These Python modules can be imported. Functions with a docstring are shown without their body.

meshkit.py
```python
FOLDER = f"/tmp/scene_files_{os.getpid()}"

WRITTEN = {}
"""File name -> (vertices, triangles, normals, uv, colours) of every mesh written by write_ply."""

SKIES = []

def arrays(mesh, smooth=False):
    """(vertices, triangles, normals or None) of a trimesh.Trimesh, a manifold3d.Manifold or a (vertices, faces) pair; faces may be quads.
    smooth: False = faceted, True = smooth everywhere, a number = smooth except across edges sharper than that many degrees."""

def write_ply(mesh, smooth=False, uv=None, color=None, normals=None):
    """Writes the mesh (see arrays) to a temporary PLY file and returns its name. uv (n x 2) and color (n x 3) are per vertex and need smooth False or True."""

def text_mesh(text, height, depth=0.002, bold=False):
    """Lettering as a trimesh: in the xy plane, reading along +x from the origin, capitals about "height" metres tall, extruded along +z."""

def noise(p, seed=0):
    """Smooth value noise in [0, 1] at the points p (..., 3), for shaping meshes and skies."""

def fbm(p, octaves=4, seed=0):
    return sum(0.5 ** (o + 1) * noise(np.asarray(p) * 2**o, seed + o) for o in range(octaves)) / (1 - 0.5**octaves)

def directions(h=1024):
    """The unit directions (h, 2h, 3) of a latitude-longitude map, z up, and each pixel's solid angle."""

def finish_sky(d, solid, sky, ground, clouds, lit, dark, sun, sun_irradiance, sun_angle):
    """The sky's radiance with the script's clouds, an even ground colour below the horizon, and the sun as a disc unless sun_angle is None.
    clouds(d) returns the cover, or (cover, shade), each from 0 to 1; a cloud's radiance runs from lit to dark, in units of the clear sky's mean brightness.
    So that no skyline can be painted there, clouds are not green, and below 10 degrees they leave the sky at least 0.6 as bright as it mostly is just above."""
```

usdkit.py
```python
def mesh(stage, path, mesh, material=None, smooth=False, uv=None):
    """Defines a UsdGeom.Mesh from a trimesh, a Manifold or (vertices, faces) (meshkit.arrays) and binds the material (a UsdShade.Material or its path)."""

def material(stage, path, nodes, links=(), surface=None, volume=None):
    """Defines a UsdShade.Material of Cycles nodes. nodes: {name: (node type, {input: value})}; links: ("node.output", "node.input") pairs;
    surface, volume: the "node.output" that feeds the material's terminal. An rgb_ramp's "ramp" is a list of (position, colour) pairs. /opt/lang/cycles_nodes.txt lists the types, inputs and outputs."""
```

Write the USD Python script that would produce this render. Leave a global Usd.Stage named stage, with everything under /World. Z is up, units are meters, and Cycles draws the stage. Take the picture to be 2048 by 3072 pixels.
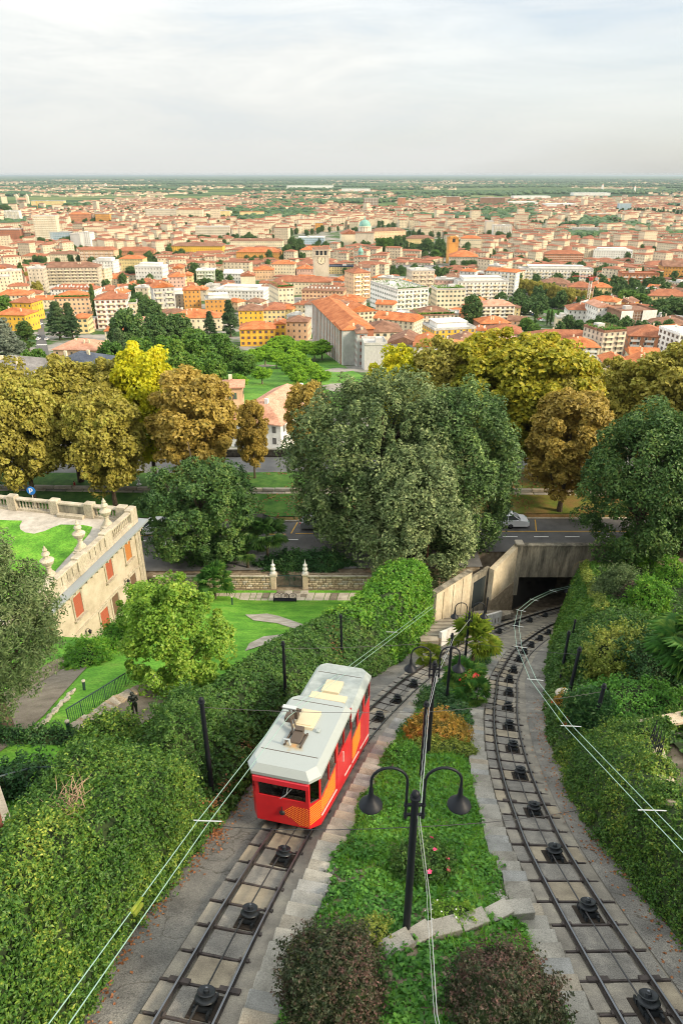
import math, random
import numpy as np
import trimesh, usdkit, meshkit
from pxr import Usd, UsdGeom, UsdLux, UsdShade, Gf, Sdf, Vt

stage = Usd.Stage.CreateInMemory()
W = '/World'
stage.SetDefaultPrim(UsdGeom.Xform.Define(stage, W).GetPrim())
UsdGeom.Scope.Define(stage, W + '/Looks')

# ------------------------------------------------------------------ camera
F, HV = 2048.0, 521.0
PITCH = math.atan((1536 - HV) / F)
CP, SP = math.cos(PITCH), math.sin(PITCH)
cam = UsdGeom.Camera.Define(stage, W + '/camera')
cam.AddTransformOp().Set(Gf.Matrix4d(1, 0, 0, 0, 0, SP, CP, 0, 0, -CP, SP, 0, 0, 0, 0, 1))
cam.CreateFocalLengthAttr(24.0)
cam.CreateHorizontalApertureAttr(24.0)
cam.CreateVerticalApertureAttr(36.0)
cam.CreateClippingRangeAttr((0.1, 200000.0))
cam.CreateExposureAttr(1.86)

# ------------------------------------------------------------------ sky and sun
SUN = np.array([0.80, -0.36, 0.50]); SUN /= np.linalg.norm(SUN)
ELEV, ROT = math.asin(SUN[2]), math.atan2(SUN[0], SUN[1])
sun = UsdLux.DistantLight.Define(stage, W + '/sun')
sun.CreateIntensityAttr(0.4); sun.CreateAngleAttr(12.0); sun.CreateNormalizeAttr(True)
sun.CreateColorAttr(Gf.Vec3f(1.0, 0.84, 0.62))
zz = Gf.Vec3d(*map(float, SUN)); xx = Gf.Cross(Gf.Vec3d(0, 0, 1), zz).GetNormalized(); yy = Gf.Cross(zz, xx)
sun.AddTransformOp().Set(Gf.Matrix4d(xx[0], xx[1], xx[2], 0, yy[0], yy[1], yy[2], 0, zz[0], zz[1], zz[2], 0, 0, 0, 0, 1))
CLOUD_LIT, CLOUD_DIM = (6.0, 5.95, 5.65), (4.1, 4.5, 4.75)
sky_mat = usdkit.material(stage, W + '/Looks/sky_air', {
    'sky': ('sky_texture', {'sky_type': 'single_scattering', 'sun_disc': False, 'sun_elevation': ELEV, 'sun_rotation': ROT, 'altitude': 300.0, 'aerosol_density': 2.0}),
    'tc': ('texture_coordinate', {}),
    'map': ('mapping', {'scale': (1.6, 1.6, 9.0), 'rotation': (0.05, 0.09, 0.4)}),
    'n': ('noise_texture', {'scale': 2.2, 'detail': 7.0, 'roughness': 0.58, 'distortion': 0.6}),
    'map2': ('mapping', {'scale': (1.0, 1.0, 5.0), 'location': (3.1, 0.7, 1.9)}),
    'n2': ('noise_texture', {'scale': 1.3, 'detail': 5.0, 'roughness': 0.5}),
    'sep': ('separate_xyz', {}),
    'low': ('map_range', {'from_min': 0.0, 'from_max': 0.22, 'to_min': 0.0, 'to_max': 1.0, 'clamp': True}),
    'r1': ('rgb_ramp', {'ramp': [(0.34, CLOUD_DIM), (0.47, (5.0, 5.1, 4.98)), (0.64, CLOUD_LIT)]}),
    'lowc': ('mix', {'color1': (3.95, 4.0, 3.88)}),
    'zen': ('map_range', {'from_min': 0.25, 'from_max': 1.0, 'to_min': 1.0, 'to_max': 1.9, 'clamp': True}), 'zm': ('vector_math', {'math_type': 'scale'}),
    'cov': ('rgb_ramp', {'ramp': [(0.30, (0.60, 0.60, 0.60)), (0.52, (0.96, 0.96, 0.96))]}),
    'mix': ('mix', {}),
    'bg': ('background_shader', {'strength': 0.055})},
    [('tc.generated', 'map.vector'), ('tc.generated', 'map2.vector'), ('map.vector', 'n.vector'), ('map2.vector', 'n2.vector'), ('tc.generated', 'sep.vector'),
     ('sep.z', 'low.value'), ('n.fac', 'r1.fac'), ('low.result', 'lowc.fac'), ('r1.color', 'lowc.color2'),
     ('n2.fac', 'cov.fac'), ('cov.color', 'mix.fac'), ('sky.color', 'mix.color1'), ('lowc.color', 'zm.vector1'), ('sep.z', 'zen.value'), ('zen.result', 'zm.scale'), ('zm.vector', 'mix.color2'), ('mix.color', 'bg.color')],
    surface='bg.background')
dome = UsdLux.DomeLight.Define(stage, W + '/sky')
dome.CreateIntensityAttr(1.0)
UsdShade.MaterialBindingAPI.Apply(dome.GetPrim()).Bind(sky_mat)
dome.GetPrim().SetCustomDataByKey('kind', 'structure')

# ------------------------------------------------------------------ helpers
def pray(u, v):
    X = (u - 1024) / F; Y = (1536 - v) / F
    return np.array([X, CP + Y * SP, -SP + Y * CP])
def atz(u, v, z): r = pray(u, v); return r * (z / r[2])
def aty(u, v, y): r = pray(u, v); return r * (y / r[1])
def slope_pt(u, v, a=-12.1):          # a point of the hillside plane z = a - 0.49 y
    r = pray(u, v); return r * (a / (r[2] + .49 * r[1]))
def depth(p): return p[1] * CP - p[2] * SP

def nrm(v):
    v = np.asarray(v, float); return v / np.maximum(np.linalg.norm(v, axis=-1, keepdims=True), 1e-12)

BOXV = np.array([[x, y, z] for x in (-.5, .5) for y in (-.5, .5) for z in (-.5, .5)])
BOXF = np.array([[0, 1, 3], [0, 3, 2], [4, 6, 7], [4, 7, 5], [0, 4, 5], [0, 5, 1], [2, 3, 7], [2, 7, 6], [0, 2, 6], [0, 6, 4], [1, 5, 7], [1, 7, 3]])

class MB:
    def __init__(s): s.v, s.f, s.n = [], [], 0
    def add(s, v, f):
        v = np.asarray(v, float); f = np.asarray(f, int)
        if f.shape[1] == 4: f = np.vstack([f[:, [0, 1, 2]], f[:, [0, 2, 3]]])
        s.v.append(v); s.f.append(f + s.n); s.n += len(v); return s
    def box(s, c, size, rz=0.0, axes=None):
        v = BOXV * np.asarray(size, float)
        if axes is not None: v = v @ np.asarray(axes, float)
        elif rz:
            a, b = math.cos(rz), math.sin(rz); v = np.stack([v[:, 0] * a - v[:, 1] * b, v[:, 0] * b + v[:, 1] * a, v[:, 2]], 1)
        return s.add(v + np.asarray(c, float), BOXF)
    def cbox(s, c, size, ch=.02, rz=0.0):      # chamfered upright box
        x, y, z = np.asarray(size, float) / 2; ch = min(ch, x * .9, y * .9, z * .9)
        lv = []
        for (zz, k) in ((-z, ch), (-z + ch, 0), (z - ch, 0), (z, ch)):
            a, b = x - k, y - k; c2 = ch
            lv.append([[a, -b + c2, zz], [a, b - c2, zz], [a - c2, b, zz], [-a + c2, b, zz], [-a, b - c2, zz], [-a, -b + c2, zz], [-a + c2, -b, zz], [a - c2, -b, zz]])
        v = np.array(lv, float).reshape(-1, 3)
        if rz:
            a, b = math.cos(rz), math.sin(rz); v = np.stack([v[:, 0] * a - v[:, 1] * b, v[:, 0] * b + v[:, 1] * a, v[:, 2]], 1)
        f = []
        for k in range(3):
            for i in range(8):
                j = (i + 1) % 8; f += [[k * 8 + i, k * 8 + j, k * 8 + 8 + j], [k * 8 + i, k * 8 + 8 + j, k * 8 + 8 + i]]
        f += [[0, i + 1, i] for i in range(1, 7)] + [[24, 24 + i, 24 + i + 1] for i in range(1, 7)]
        return s.add(v + np.asarray(c, float), f)
    def tube(s, pts, r, n=6, caps=True):
        p = np.asarray(pts, float); m = len(p); r = np.broadcast_to(np.asarray(r, float), (m,))
        t = np.gradient(p, axis=0); t = nrm(t)
        up = np.where(np.abs(t[:, 2:3]) > .95, [[1., 0, 0]], [[0, 0, 1.]])
        a = nrm(np.cross(t, up))
        for i in range(1, m):
            if a[i] @ a[i - 1] < 0 and np.abs(t[i, 2]) < .95: pass
            q = a[i - 1] - t[i] * (a[i - 1] @ t[i])
            if np.linalg.norm(q) > .2: a[i] = q / np.linalg.norm(q)
        b = np.cross(t, a)
        th = np.linspace(0, 2 * np.pi, n, endpoint=False)
        v = p[:, None] + r[:, None, None] * (np.cos(th)[None, :, None] * a[:, None] + np.sin(th)[None, :, None] * b[:, None])
        f = []
        for k in range(m - 1):
            for i in range(n):
                j = (i + 1) % n; f += [[k * n + i, k * n + j, k * n + n + j], [k * n + i, k * n + n + j, k * n + n + i]]
        v = v.reshape(-1, 3)
        if caps:
            f += [[0, i + 1, i] for i in range(1, n - 1)] + [[(m - 1) * n, (m - 1) * n + i, (m - 1) * n + i + 1] for i in range(1, n - 1)]
        return s.add(v, f)
    def lathe(s, prof, c=(0, 0, 0), n=12):
        p = np.asarray(prof, float); m = len(p); th = np.linspace(0, 2 * np.pi, n, endpoint=False)
        v = np.stack([p[:, 0:1] * np.cos(th), p[:, 0:1] * np.sin(th), np.repeat(p[:, 1:2], n, 1)], 2).reshape(-1, 3)
        f = []
        for k in range(m - 1):
            for i in range(n):
                j = (i + 1) % n; f += [[k * n + i, k * n + j, k * n + n + j], [k * n + i, k * n + n + j, k * n + n + i]]
        return s.add(v + np.asarray(c, float), f)
    def prism(s, poly, z0, z1):
        p = np.asarray(poly, float); n = len(p)
        v = np.vstack([np.c_[p, np.full(n, z0)], np.c_[p, np.full(n, z1)]])
        f = [[i, (i + 1) % n, n + (i + 1) % n] for i in range(n)] + [[i, n + (i + 1) % n, n + i] for i in range(n)]
        f += [[0, i + 1, i] for i in range(1, n - 1)] + [[n, n + i, n + i + 1] for i in range(1, n - 1)]
        return s.add(v, f)
    def grid(s, P):        # P (m,n,3)
        m, n = P.shape[:2]; i = np.arange(m * n).reshape(m, n)
        q = np.stack([i[:-1, :-1], i[:-1, 1:], i[1:, 1:], i[1:, :-1]], -1).reshape(-1, 4)
        return s.add(P.reshape(-1, 3), q)
    def get(s): return (np.vstack(s.v), np.vstack(s.f)) if s.v else (np.zeros((0, 3)), np.zeros((0, 3), int))
    def xf(s, rz=0, loc=(0, 0, 0), scale=1.0):
        v, f = s.get(); v = v * scale; a, b = math.cos(rz), math.sin(rz)
        v = np.stack([v[:, 0] * a - v[:, 1] * b, v[:, 0] * b + v[:, 1] * a, v[:, 2]], 1) + np.asarray(loc, float)
        m = MB(); m.add(v, f); return m

USED = {}
def numbered(parent, name):
    k = (parent, name); n = USED.get(k, 0); USED[k] = n + 1
    return f'{parent}/{name}' if n == 0 else f'{parent}/{name}_{n:03d}'
def tag(prim, label=None, cat=None, group=None, kind=None):
    for k, x in (('label', label), ('category', cat), ('group', group), ('kind', kind)):
        if x: prim.SetCustomDataByKey(k, x)
    return prim
def put(path, mesh, mat, smooth=None):
    v, f = mesh.get() if isinstance(mesh, MB) else mesh
    if smooth is not None:
        v, f, nn = meshkit.arrays((v, f), smooth)
    m = UsdGeom.Mesh.Define(stage, path)
    m.CreatePointsAttr(Vt.Vec3fArray.FromNumpy(np.ascontiguousarray(v, np.float32)))
    m.CreateFaceVertexCountsAttr(Vt.IntArray.FromNumpy(np.full(len(f), 3, np.int32)))
    m.CreateFaceVertexIndicesAttr(Vt.IntArray.FromNumpy(np.ascontiguousarray(f, np.int32).ravel()))
    if smooth is not None:
        m.CreateNormalsAttr(Vt.Vec3fArray.FromNumpy(nn.astype(np.float32))); m.SetNormalsInterpolation('vertex')
    UsdShade.MaterialBindingAPI.Apply(m.GetPrim()).Bind(M[mat])
    return m.GetPrim()
def part(parent, name, mesh, mat, smooth=None, label=None, kind=None):
    p = put(numbered(parent, name), mesh, mat, smooth)
    if label or kind: tag(p, label, kind=kind)
    return str(p.GetPath())
def thing(name, label, cat, loc=(0, 0, 0), rz=0.0, group=None, kind=None, scale=None):
    path = numbered(W, name)
    x = UsdGeom.Xform.Define(stage, path)
    x.AddTranslateOp().Set(Gf.Vec3d(*map(float, loc)))
    if rz: x.AddRotateZOp().Set(math.degrees(rz))
    if scale is not None: x.AddScaleOp().Set(Gf.Vec3f(*map(float, np.broadcast_to(scale, 3))))
    tag(x.GetPrim(), label, cat, group, kind)
    return path
def single(name, label, cat, mesh, mat, smooth=None, group=None, kind=None):
    p = put(numbered(W, name), mesh, mat, smooth); tag(p, label, cat, group, kind); return str(p.GetPath())
def struct(name, mesh, mat, smooth=None, kind='structure'):
    p = put(numbered(W, name), mesh, mat, smooth); tag(p, kind=kind); return str(p.GetPath())
stage.CreateClassPrim(W + '/kinds')
def kind_proto(name):
    p = numbered(W + '/kinds', name); UsdGeom.Xform.Define(stage, p); return p
def copy(proto, name, label, cat, loc, rz=0.0, scale=1.0, group=None):
    path = thing(name, label, cat, loc, rz, group, scale=scale)
    pr = stage.GetPrimAtPath(path); pr.GetReferences().AddInternalReference(proto); pr.SetInstanceable(True)
    return path

# ------------------------------------------------------------------ materials
M = {}
def mat(name, nodes, links, surface='p.BSDF'): M[name] = usdkit.material(stage, f'{W}/Looks/{name}', nodes, links, surface=surface)
def plain(name, col, rough=.6, metal=0., spec=.5): mat(name, {'p': ('principled_bsdf', {'base_color': col, 'roughness': rough, 'metallic': metal, 'specular_ior_level': spec})}, [])
def ramp(*cols):
    return [(c[0], c[1:]) for c in cols]
def noisy(name, stops, scale=3.0, rough=.85, detail=5., bump=0., bscale=None, vscale=(1, 1, 1), obj=False, spec=.3, fine=None, finefac=.35, crack=None):
    """Colour from a noise ramp (world space), a finer speckle multiplied in, and a bump."""
    n = {'g': ('texture_coordinate', {}) if obj else ('geometry', {}), 'm': ('mapping', {'scale': vscale}),
         'n': ('noise_texture', {'scale': scale, 'detail': detail, 'roughness': .6}), 'r': ('rgb_ramp', {'ramp': stops}),
         'p': ('principled_bsdf', {'roughness': rough, 'specular_ior_level': spec})}
    l = [('g.object' if obj else 'g.position', 'm.vector'), ('m.vector', 'n.vector'), ('n.fac', 'r.fac')]
    col = 'r.color'
    if fine:
        n['n2'] = ('noise_texture', {'scale': fine, 'detail': 2.0}); n['r2'] = ('rgb_ramp', {'ramp': [(.3, (.35, .35, .35)), (.62, (1.25, 1.25, 1.25))]})
        n['mx'] = ('mix', {'mix_type': 'multiply', 'fac': finefac})
        l += [('m.vector', 'n2.vector'), ('n2.fac', 'r2.fac'), (col, 'mx.color1'), ('r2.color', 'mx.color2')]; col = 'mx.color'
    if crack:      # thin dark cracks along warped cell borders
        n['cw'] = ('noise_texture', {'scale': 1.3, 'detail': 3.}); n['cs'] = ('vector_math', {'math_type': 'scale', 'scale': 1.1}); n['ca'] = ('vector_math', {'math_type': 'add'})
        n['cv'] = ('voronoi_texture', {'feature': 'distance_to_edge', 'scale': crack}); n['cr'] = ('rgb_ramp', {'ramp': [(0., (.5, .48, .45)), (.005, (.7, .68, .65)), (.012, (1., 1., 1.))]}); n['cx'] = ('mix', {'mix_type': 'multiply', 'fac': 1.0})
        l += [('m.vector', 'cw.vector'), ('cw.color', 'cs.vector1'), ('m.vector', 'ca.vector1'), ('cs.vector', 'ca.vector2'), ('ca.vector', 'cv.vector'), ('cv.distance', 'cr.fac'), (col, 'cx.color1'), ('cr.color', 'cx.color2')]; col = 'cx.color'
    if bump:
        n['nb'] = ('noise_texture', {'scale': bscale or scale * 4, 'detail': 4.}); n['b'] = ('bump', {'strength': 1.0, 'distance': bump})
        l += [('m.vector', 'nb.vector'), ('nb.fac', 'b.height'), ('b.normal', 'p.normal')]
    mat(name, n, l + [(col, 'p.base_color')])
def leaf(name, stops, scale=6.0, trans=.25, rough=.5, big=.5, tint=None, spec=.35):
    """Leaf colours differ from leaf to leaf and, more slowly, over the plant."""
    n = {'g': ('geometry', {}), 'n': ('noise_texture', {'scale': scale, 'detail': 2.0}), 'n2': ('noise_texture', {'scale': big, 'detail': 2.0}),
         'a': ('math', {'math_type': 'multiply_add', 'value2': .6}), 'h': ('math', {'math_type': 'multiply', 'value2': .4}), 'r': ('rgb_ramp', {'ramp': stops}),
         'p': ('principled_bsdf', {'roughness': rough, 'specular_ior_level': spec}), 't': ('translucent_bsdf', {}), 'x': ('mix_closure', {'fac': trans})}
    l = [('g.position', 'n.vector'), ('g.position', 'n2.vector'), ('n.fac', 'a.value1'), ('n2.fac', 'h.value1'), ('h.value', 'a.value3'), ('a.value', 'r.fac'),
         ('r.color', 'p.base_color'), ('r.color', 't.color'), ('p.BSDF', 'x.closure1'), ('t.BSDF', 'x.closure2')]
    mat(name, n, l, 'x.closure')
def islands(name, cols, rough=.85, scale=.4):
    """One colour per connected piece, weathered by noise."""
    k = len(cols); n = {'g': ('geometry', {}), 'r': ('rgb_ramp', {'ramp': [(i / k, c) for i, c in enumerate(cols)], 'interpolate': False}), 'n': ('noise_texture', {'scale': scale, 'detail': 3.}),
         'v': ('rgb_ramp', {'ramp': [(.3, (.72, .72, .72)), (.7, (1.1, 1.1, 1.1))]}), 'x': ('mix', {'mix_type': 'multiply', 'fac': 1.0}), 'p': ('principled_bsdf', {'roughness': rough, 'specular_ior_level': .25})}
    mat(name, n, [('g.random_per_island', 'r.fac'), ('g.position', 'n.vector'), ('n.fac', 'v.fac'), ('r.color', 'x.color1'), ('v.color', 'x.color2'), ('x.color', 'p.base_color')])

# plants
leaf('hedge_leaf', ramp((.30, .012, .042, .008), (.46, .045, .125, .016), (.57, .12, .22, .026), (.68, .42, .44, .07)), 11., .2)
leaf('ivy_leaf', ramp((.30, .014, .045, .010), (.47, .045, .12, .018), (.60, .10, .19, .03), (.72, .26, .27, .07)), 7., .22)
leaf('bright_ivy_leaf', ramp((.3, .03, .10, .008), (.5, .10, .27, .02), (.68, .28, .42, .04)), 5., .3)
leaf('dark_shrub_leaf', ramp((.3, .010, .040, .014), (.5, .03, .095, .024), (.68, .10, .19, .04)), 7., .2)
leaf('burgundy_leaf', ramp((.32, .018, .040, .014), (.48, .045, .058, .024), (.58, .10, .058, .045), (.70, .20, .10, .085)), 8., .2)
leaf('ground_leaf', ramp((.3, .018, .075, .012), (.48, .055, .185, .022), (.66, .16, .36, .045)), 7., .25)
leaf('grass_blade', ramp((.3, .05, .15, .010), (.5, .12, .31, .02), (.68, .26, .46, .045)), 3., .3)
leaf('yellow_leaf', ramp((.3, .06, .11, .014), (.5, .17, .23, .03), (.68, .46, .46, .10)), 9., .25)
leaf('rust_leaf', ramp((.32, .10, .08, .012), (.46, .28, .19, .025), (.56, .36, .21, .03), (.68, .42, .12, .03)), 3., .2, big=1.2)
leaf('olive_leaf', ramp((.3, .03, .06, .02), (.5, .095, .15, .05), (.68, .26, .32, .14)), 6., .15)
leaf('palm_leaf', ramp((.3, .02, .07, .014), (.5, .06, .17, .03), (.68, .20, .30, .05)), 3., .2)
leaf('palm_yellow_leaf', ramp((.3, .07, .15, .012), (.5, .21, .29, .03), (.68, .45, .42, .08)), 3., .25)
leaf('fig_leaf', ramp((.3, .05, .14, .012), (.5, .17, .32, .03), (.68, .38, .48, .07)), 5., .3)
leaf('oak_leaf', ramp((.28, .03, .06, .02), (.46, .10, .155, .055), (.58, .20, .26, .095), (.70, .40, .45, .19)), 2.2, .12, big=.5)
leaf('pale_oak_leaf', ramp((.28, .05, .085, .03), (.46, .14, .20, .08), (.58, .26, .32, .13), (.70, .46, .50, .24)), 2.2, .12, big=.5)
leaf('green_oak_leaf', ramp((.28, .022, .055, .016), (.46, .07, .135, .04), (.58, .14, .23, .06), (.70, .32, .42, .12)), 2.2, .12, big=.5)
leaf('dark_tree_leaf', ramp((.3, .018, .055, .016), (.48, .055, .125, .028), (.62, .13, .21, .045), (.74, .28, .33, .08)), 2.5, .15, big=.35)
leaf('chestnut_leaf', ramp((.28, .11, .10, .02), (.42, .26, .235, .04), (.54, .39, .345, .06), (.64, .36, .375, .065), (.74, .62, .54, .12)), 1.6, .3, big=.16)
leaf('brown_chestnut_leaf', ramp((.3, .16, .12, .028), (.47, .37, .275, .055), (.6, .50, .37, .08), (.72, .47, .41, .10)), 1.6, .3, big=.2)
leaf('golden_leaf', ramp((.3, .11, .13, .012), (.45, .30, .31, .025), (.56, .50, .44, .035), (.66, .52, .36, .04), (.76, .70, .57, .07)), 1.6, .35, big=.16)
leaf('lime_leaf', ramp((.3, .16, .20, .008), (.5, .52, .52, .015), (.68, .80, .70, .03)), 1.8, .35, big=.2)
leaf('green_tree_leaf', ramp((.3, .025, .07, .012), (.46, .07, .17, .02), (.6, .15, .26, .03), (.72, .30, .36, .05)), 1.2, .25, big=.09)
leaf('pine_leaf', ramp((.3, .05, .13, .008), (.48, .16, .34, .016), (.64, .33, .52, .03)), 1.2, .25, big=.15)
leaf('conifer_leaf', ramp((.3, .014, .045, .018), (.5, .05, .105, .035), (.68, .14, .20, .07)), 1.0, .12, big=.1)
leaf('blue_conifer_leaf', ramp((.3, .06, .085, .06), (.5, .17, .21, .15), (.68, .32, .35, .26)), 1.0, .12, big=.1)
leaf('cypress_leaf', ramp((.3, .03, .07, .012), (.5, .075, .15, .025), (.68, .15, .22, .04)), 1.4, .12)
leaf('fallen_leaf', ramp((.3, .14, .045, .02), (.5, .32, .13, .05), (.68, .45, .23, .09)), 9., .2)
leaf('far_leaf', ramp((.3, .025, .065, .022), (.5, .05, .11, .03), (.68, .10, .16, .04)), .05, .1, big=.008)
noisy('bark', ramp((.3, .03, .022, .016), (.7, .11, .085, .06)), 6., .95, bump=.02)
noisy('pale_bark', ramp((.3, .10, .085, .06), (.7, .26, .22, .16)), 6., .95, bump=.02)
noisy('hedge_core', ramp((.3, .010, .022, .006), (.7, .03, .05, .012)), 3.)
noisy('earth', ramp((.3, .10, .075, .05), (.5, .19, .15, .10), (.7, .30, .25, .18)), 1.6, fine=40., bump=.02)
noisy('lawn', ramp((.28, .028, .085, .012), (.48, .055, .15, .018), (.7, .11, .21, .035)), .9, fine=22., finefac=.5, bump=.03, bscale=30)
noisy('bright_lawn', ramp((.28, .06, .19, .014), (.45, .10, .29, .02), (.58, .15, .36, .03), (.74, .25, .38, .06)), .55, fine=7., finefac=.6, bump=.05, bscale=14)
noisy('bank_grass', ramp((.28, .07, .13, .016), (.45, .14, .17, .025), (.6, .22, .15, .045), (.74, .28, .15, .06)), .35, fine=9., finefac=.5)
noisy('leafy_grass', ramp((.3, .10, .10, .02), (.5, .20, .12, .04), (.7, .30, .17, .07)), .5, fine=9., finefac=.5)
plain('pink_petal', (.75, .06, .18), .5); plain('red_petal', (.62, .03, .02), .5); plain('white_petal', (.8, .8, .7), .5); plain('twig', (.38, .25, .17), .9)
# stone, concrete, metal
noisy('path_concrete', ramp((.28, .10, .096, .088), (.45, .17, .163, .148), (.58, .225, .213, .19), (.74, .36, .335, .28)), .75, .9, 8., bump=.02, bscale=16, fine=30., finefac=.7, crack=.42)
noisy('slab_grey', ramp((.25, .12, .115, .105), (.5, .20, .19, .17), (.75, .30, .28, .24)), 1.7, .9, 6., bump=.010, bscale=30, fine=45., finefac=.75)
noisy('slab_concrete', ramp((.25, .14, .13, .11), (.5, .24, .22, .185), (.75, .36, .33, .26)), 1.3, .9, 6., bump=.010, bscale=30, fine=60., finefac=.6)
noisy('slab_concrete_warm', ramp((.25, .17, .145, .11), (.5, .29, .25, .185), (.75, .41, .355, .26)), 1.5, .9, 6., bump=.010, bscale=30, fine=60., finefac=.5)
noisy('step_stone', ramp((0.22, 0.156, 0.148, 0.125), (0.5, 0.281, 0.269, 0.234), (0.78, 0.406, 0.39, 0.343)), 1.1, .9, 7., bump=.010, bscale=14, fine=35., finefac=.45)
noisy('step_stone_warm', ramp((0.22, 0.172, 0.14, 0.101), (0.5, 0.312, 0.277, 0.218), (0.78, 0.421, 0.367, 0.281)), 1.2, .9, 7., bump=.010, bscale=14, fine=35., finefac=.45)
noisy('step_stone_grey', ramp((0.22, 0.125, 0.125, 0.117), (0.5, 0.226, 0.226, 0.211), (0.78, 0.335, 0.335, 0.32)), 1.4, .9, 7., bump=.010, bscale=14, fine=35., finefac=.45)
noisy('cream_wall', ramp((.25, .38, .31, .20), (.5, .56, .48, .34), (.75, .68, .60, .45)), .7, .9, 7., fine=8., finefac=.3, vscale=(1, 1, .35))
noisy('villa_wall', ramp((.25, .33, .275, .20), (.45, .46, .395, .295), (.72, .56, .495, .385)), .8, .9, 8., fine=9., finefac=.12)
noisy('villa_stone', ramp((.22, .24, .21, .15), (.48, .42, .37, .28), (.75, .58, .52, .41)), 1.1, .9, 8., fine=14., finefac=.45, vscale=(1, 1, .4))
noisy('stained_concrete', ramp((.30, .055, .052, .042), (.46, .17, .155, .12), (.6, .30, .27, .205), (.78, .44, .40, .31)), .9, .9, 8., fine=9., finefac=.35, vscale=(1.6, 1.6, .28))
noisy('rubble_stone', ramp((.25, .20, .15, .10), (.5, .34, .27, .18), (.75, .52, .43, .30)), 2.2, .9, 5., fine=18., finefac=.5, bump=.04, bscale=8)
noisy('dark_stone', ramp((.3, .05, .045, .04), (.7, .17, .15, .125)), 2., .9, 5., fine=9., bump=.05, bscale=5)
noisy('coping', ramp((.25, .30, .27, .21), (.75, .54, .49, .40)), 1.3, .9, 6., fine=20., finefac=.4)
noisy('tan_stone', ramp((.25, .40, .32, .22), (.75, .60, .50, .37)), 1.3, .9, 6., fine=20., finefac=.3)
noisy('gravel', ramp((.3, .34, .31, .26), (.7, .56, .51, .44)), 1.5, .95, 5., fine=45., finefac=.5)
noisy('flagstone', ramp((.25, .22, .19, .15), (.5, .38, .34, .28), (.75, .52, .48, .41)), 1.3, .9, 5., fine=16., finefac=.4)
noisy('brown_paving', ramp((.25, .12, .10, .075), (.75, .25, .215, .165)), 1.4, .9, 6., fine=20., finefac=.5)
noisy('asphalt', ramp((.3, .085, .083, .08), (.7, .15, .145, .14)), .5, .9, 6., fine=25., finefac=.35)
noisy('pale_asphalt', ramp((.3, .13, .13, .13), (.7, .24, .235, .225)), .4, .9, 6., fine=20., finefac=.3)
plain('road_white', (.72, .72, .68), .8); plain('road_yellow', (.62, .36, .05), .8)
plain('black_iron', (.008, .010, .014), .5, .0, .25); plain('green_iron', (.02, .045, .045), .45); plain('sheave_iron', (.022, .026, .030), .42, .5)
noisy('rail_side', ramp((.3, .022, .020, .019), (.7, .05, .042, .037)), 6., .7)
plain('rail_top', (.22, .235, .26), .35, .85); noisy('sleeper_steel', ramp((.3, .035, .031, .030), (.7, .085, .068, .062)), 5., .75)
noisy('pit_dark', ramp((.3, .012, .010, .008), (.7, .04, .03, .022)), 4.)
plain('cable_steel', (.04, .04, .042), .5, .3); plain('wire_green', (.26, .40, .34), .55); plain('wire_white', (.42, .45, .46), .5); plain('wire_dark', (.03, .03, .035), .6)
plain('rust_pole', (.16, .055, .035), .8); plain('bronze', (.028, .034, .026), .45, .5)
noisy('slate', ramp((.3, .13, .125, .12), (.7, .27, .26, .245)), .8, .85, fine=5.); plain('grey_lead', (.27, .30, .32), .6)
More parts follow.
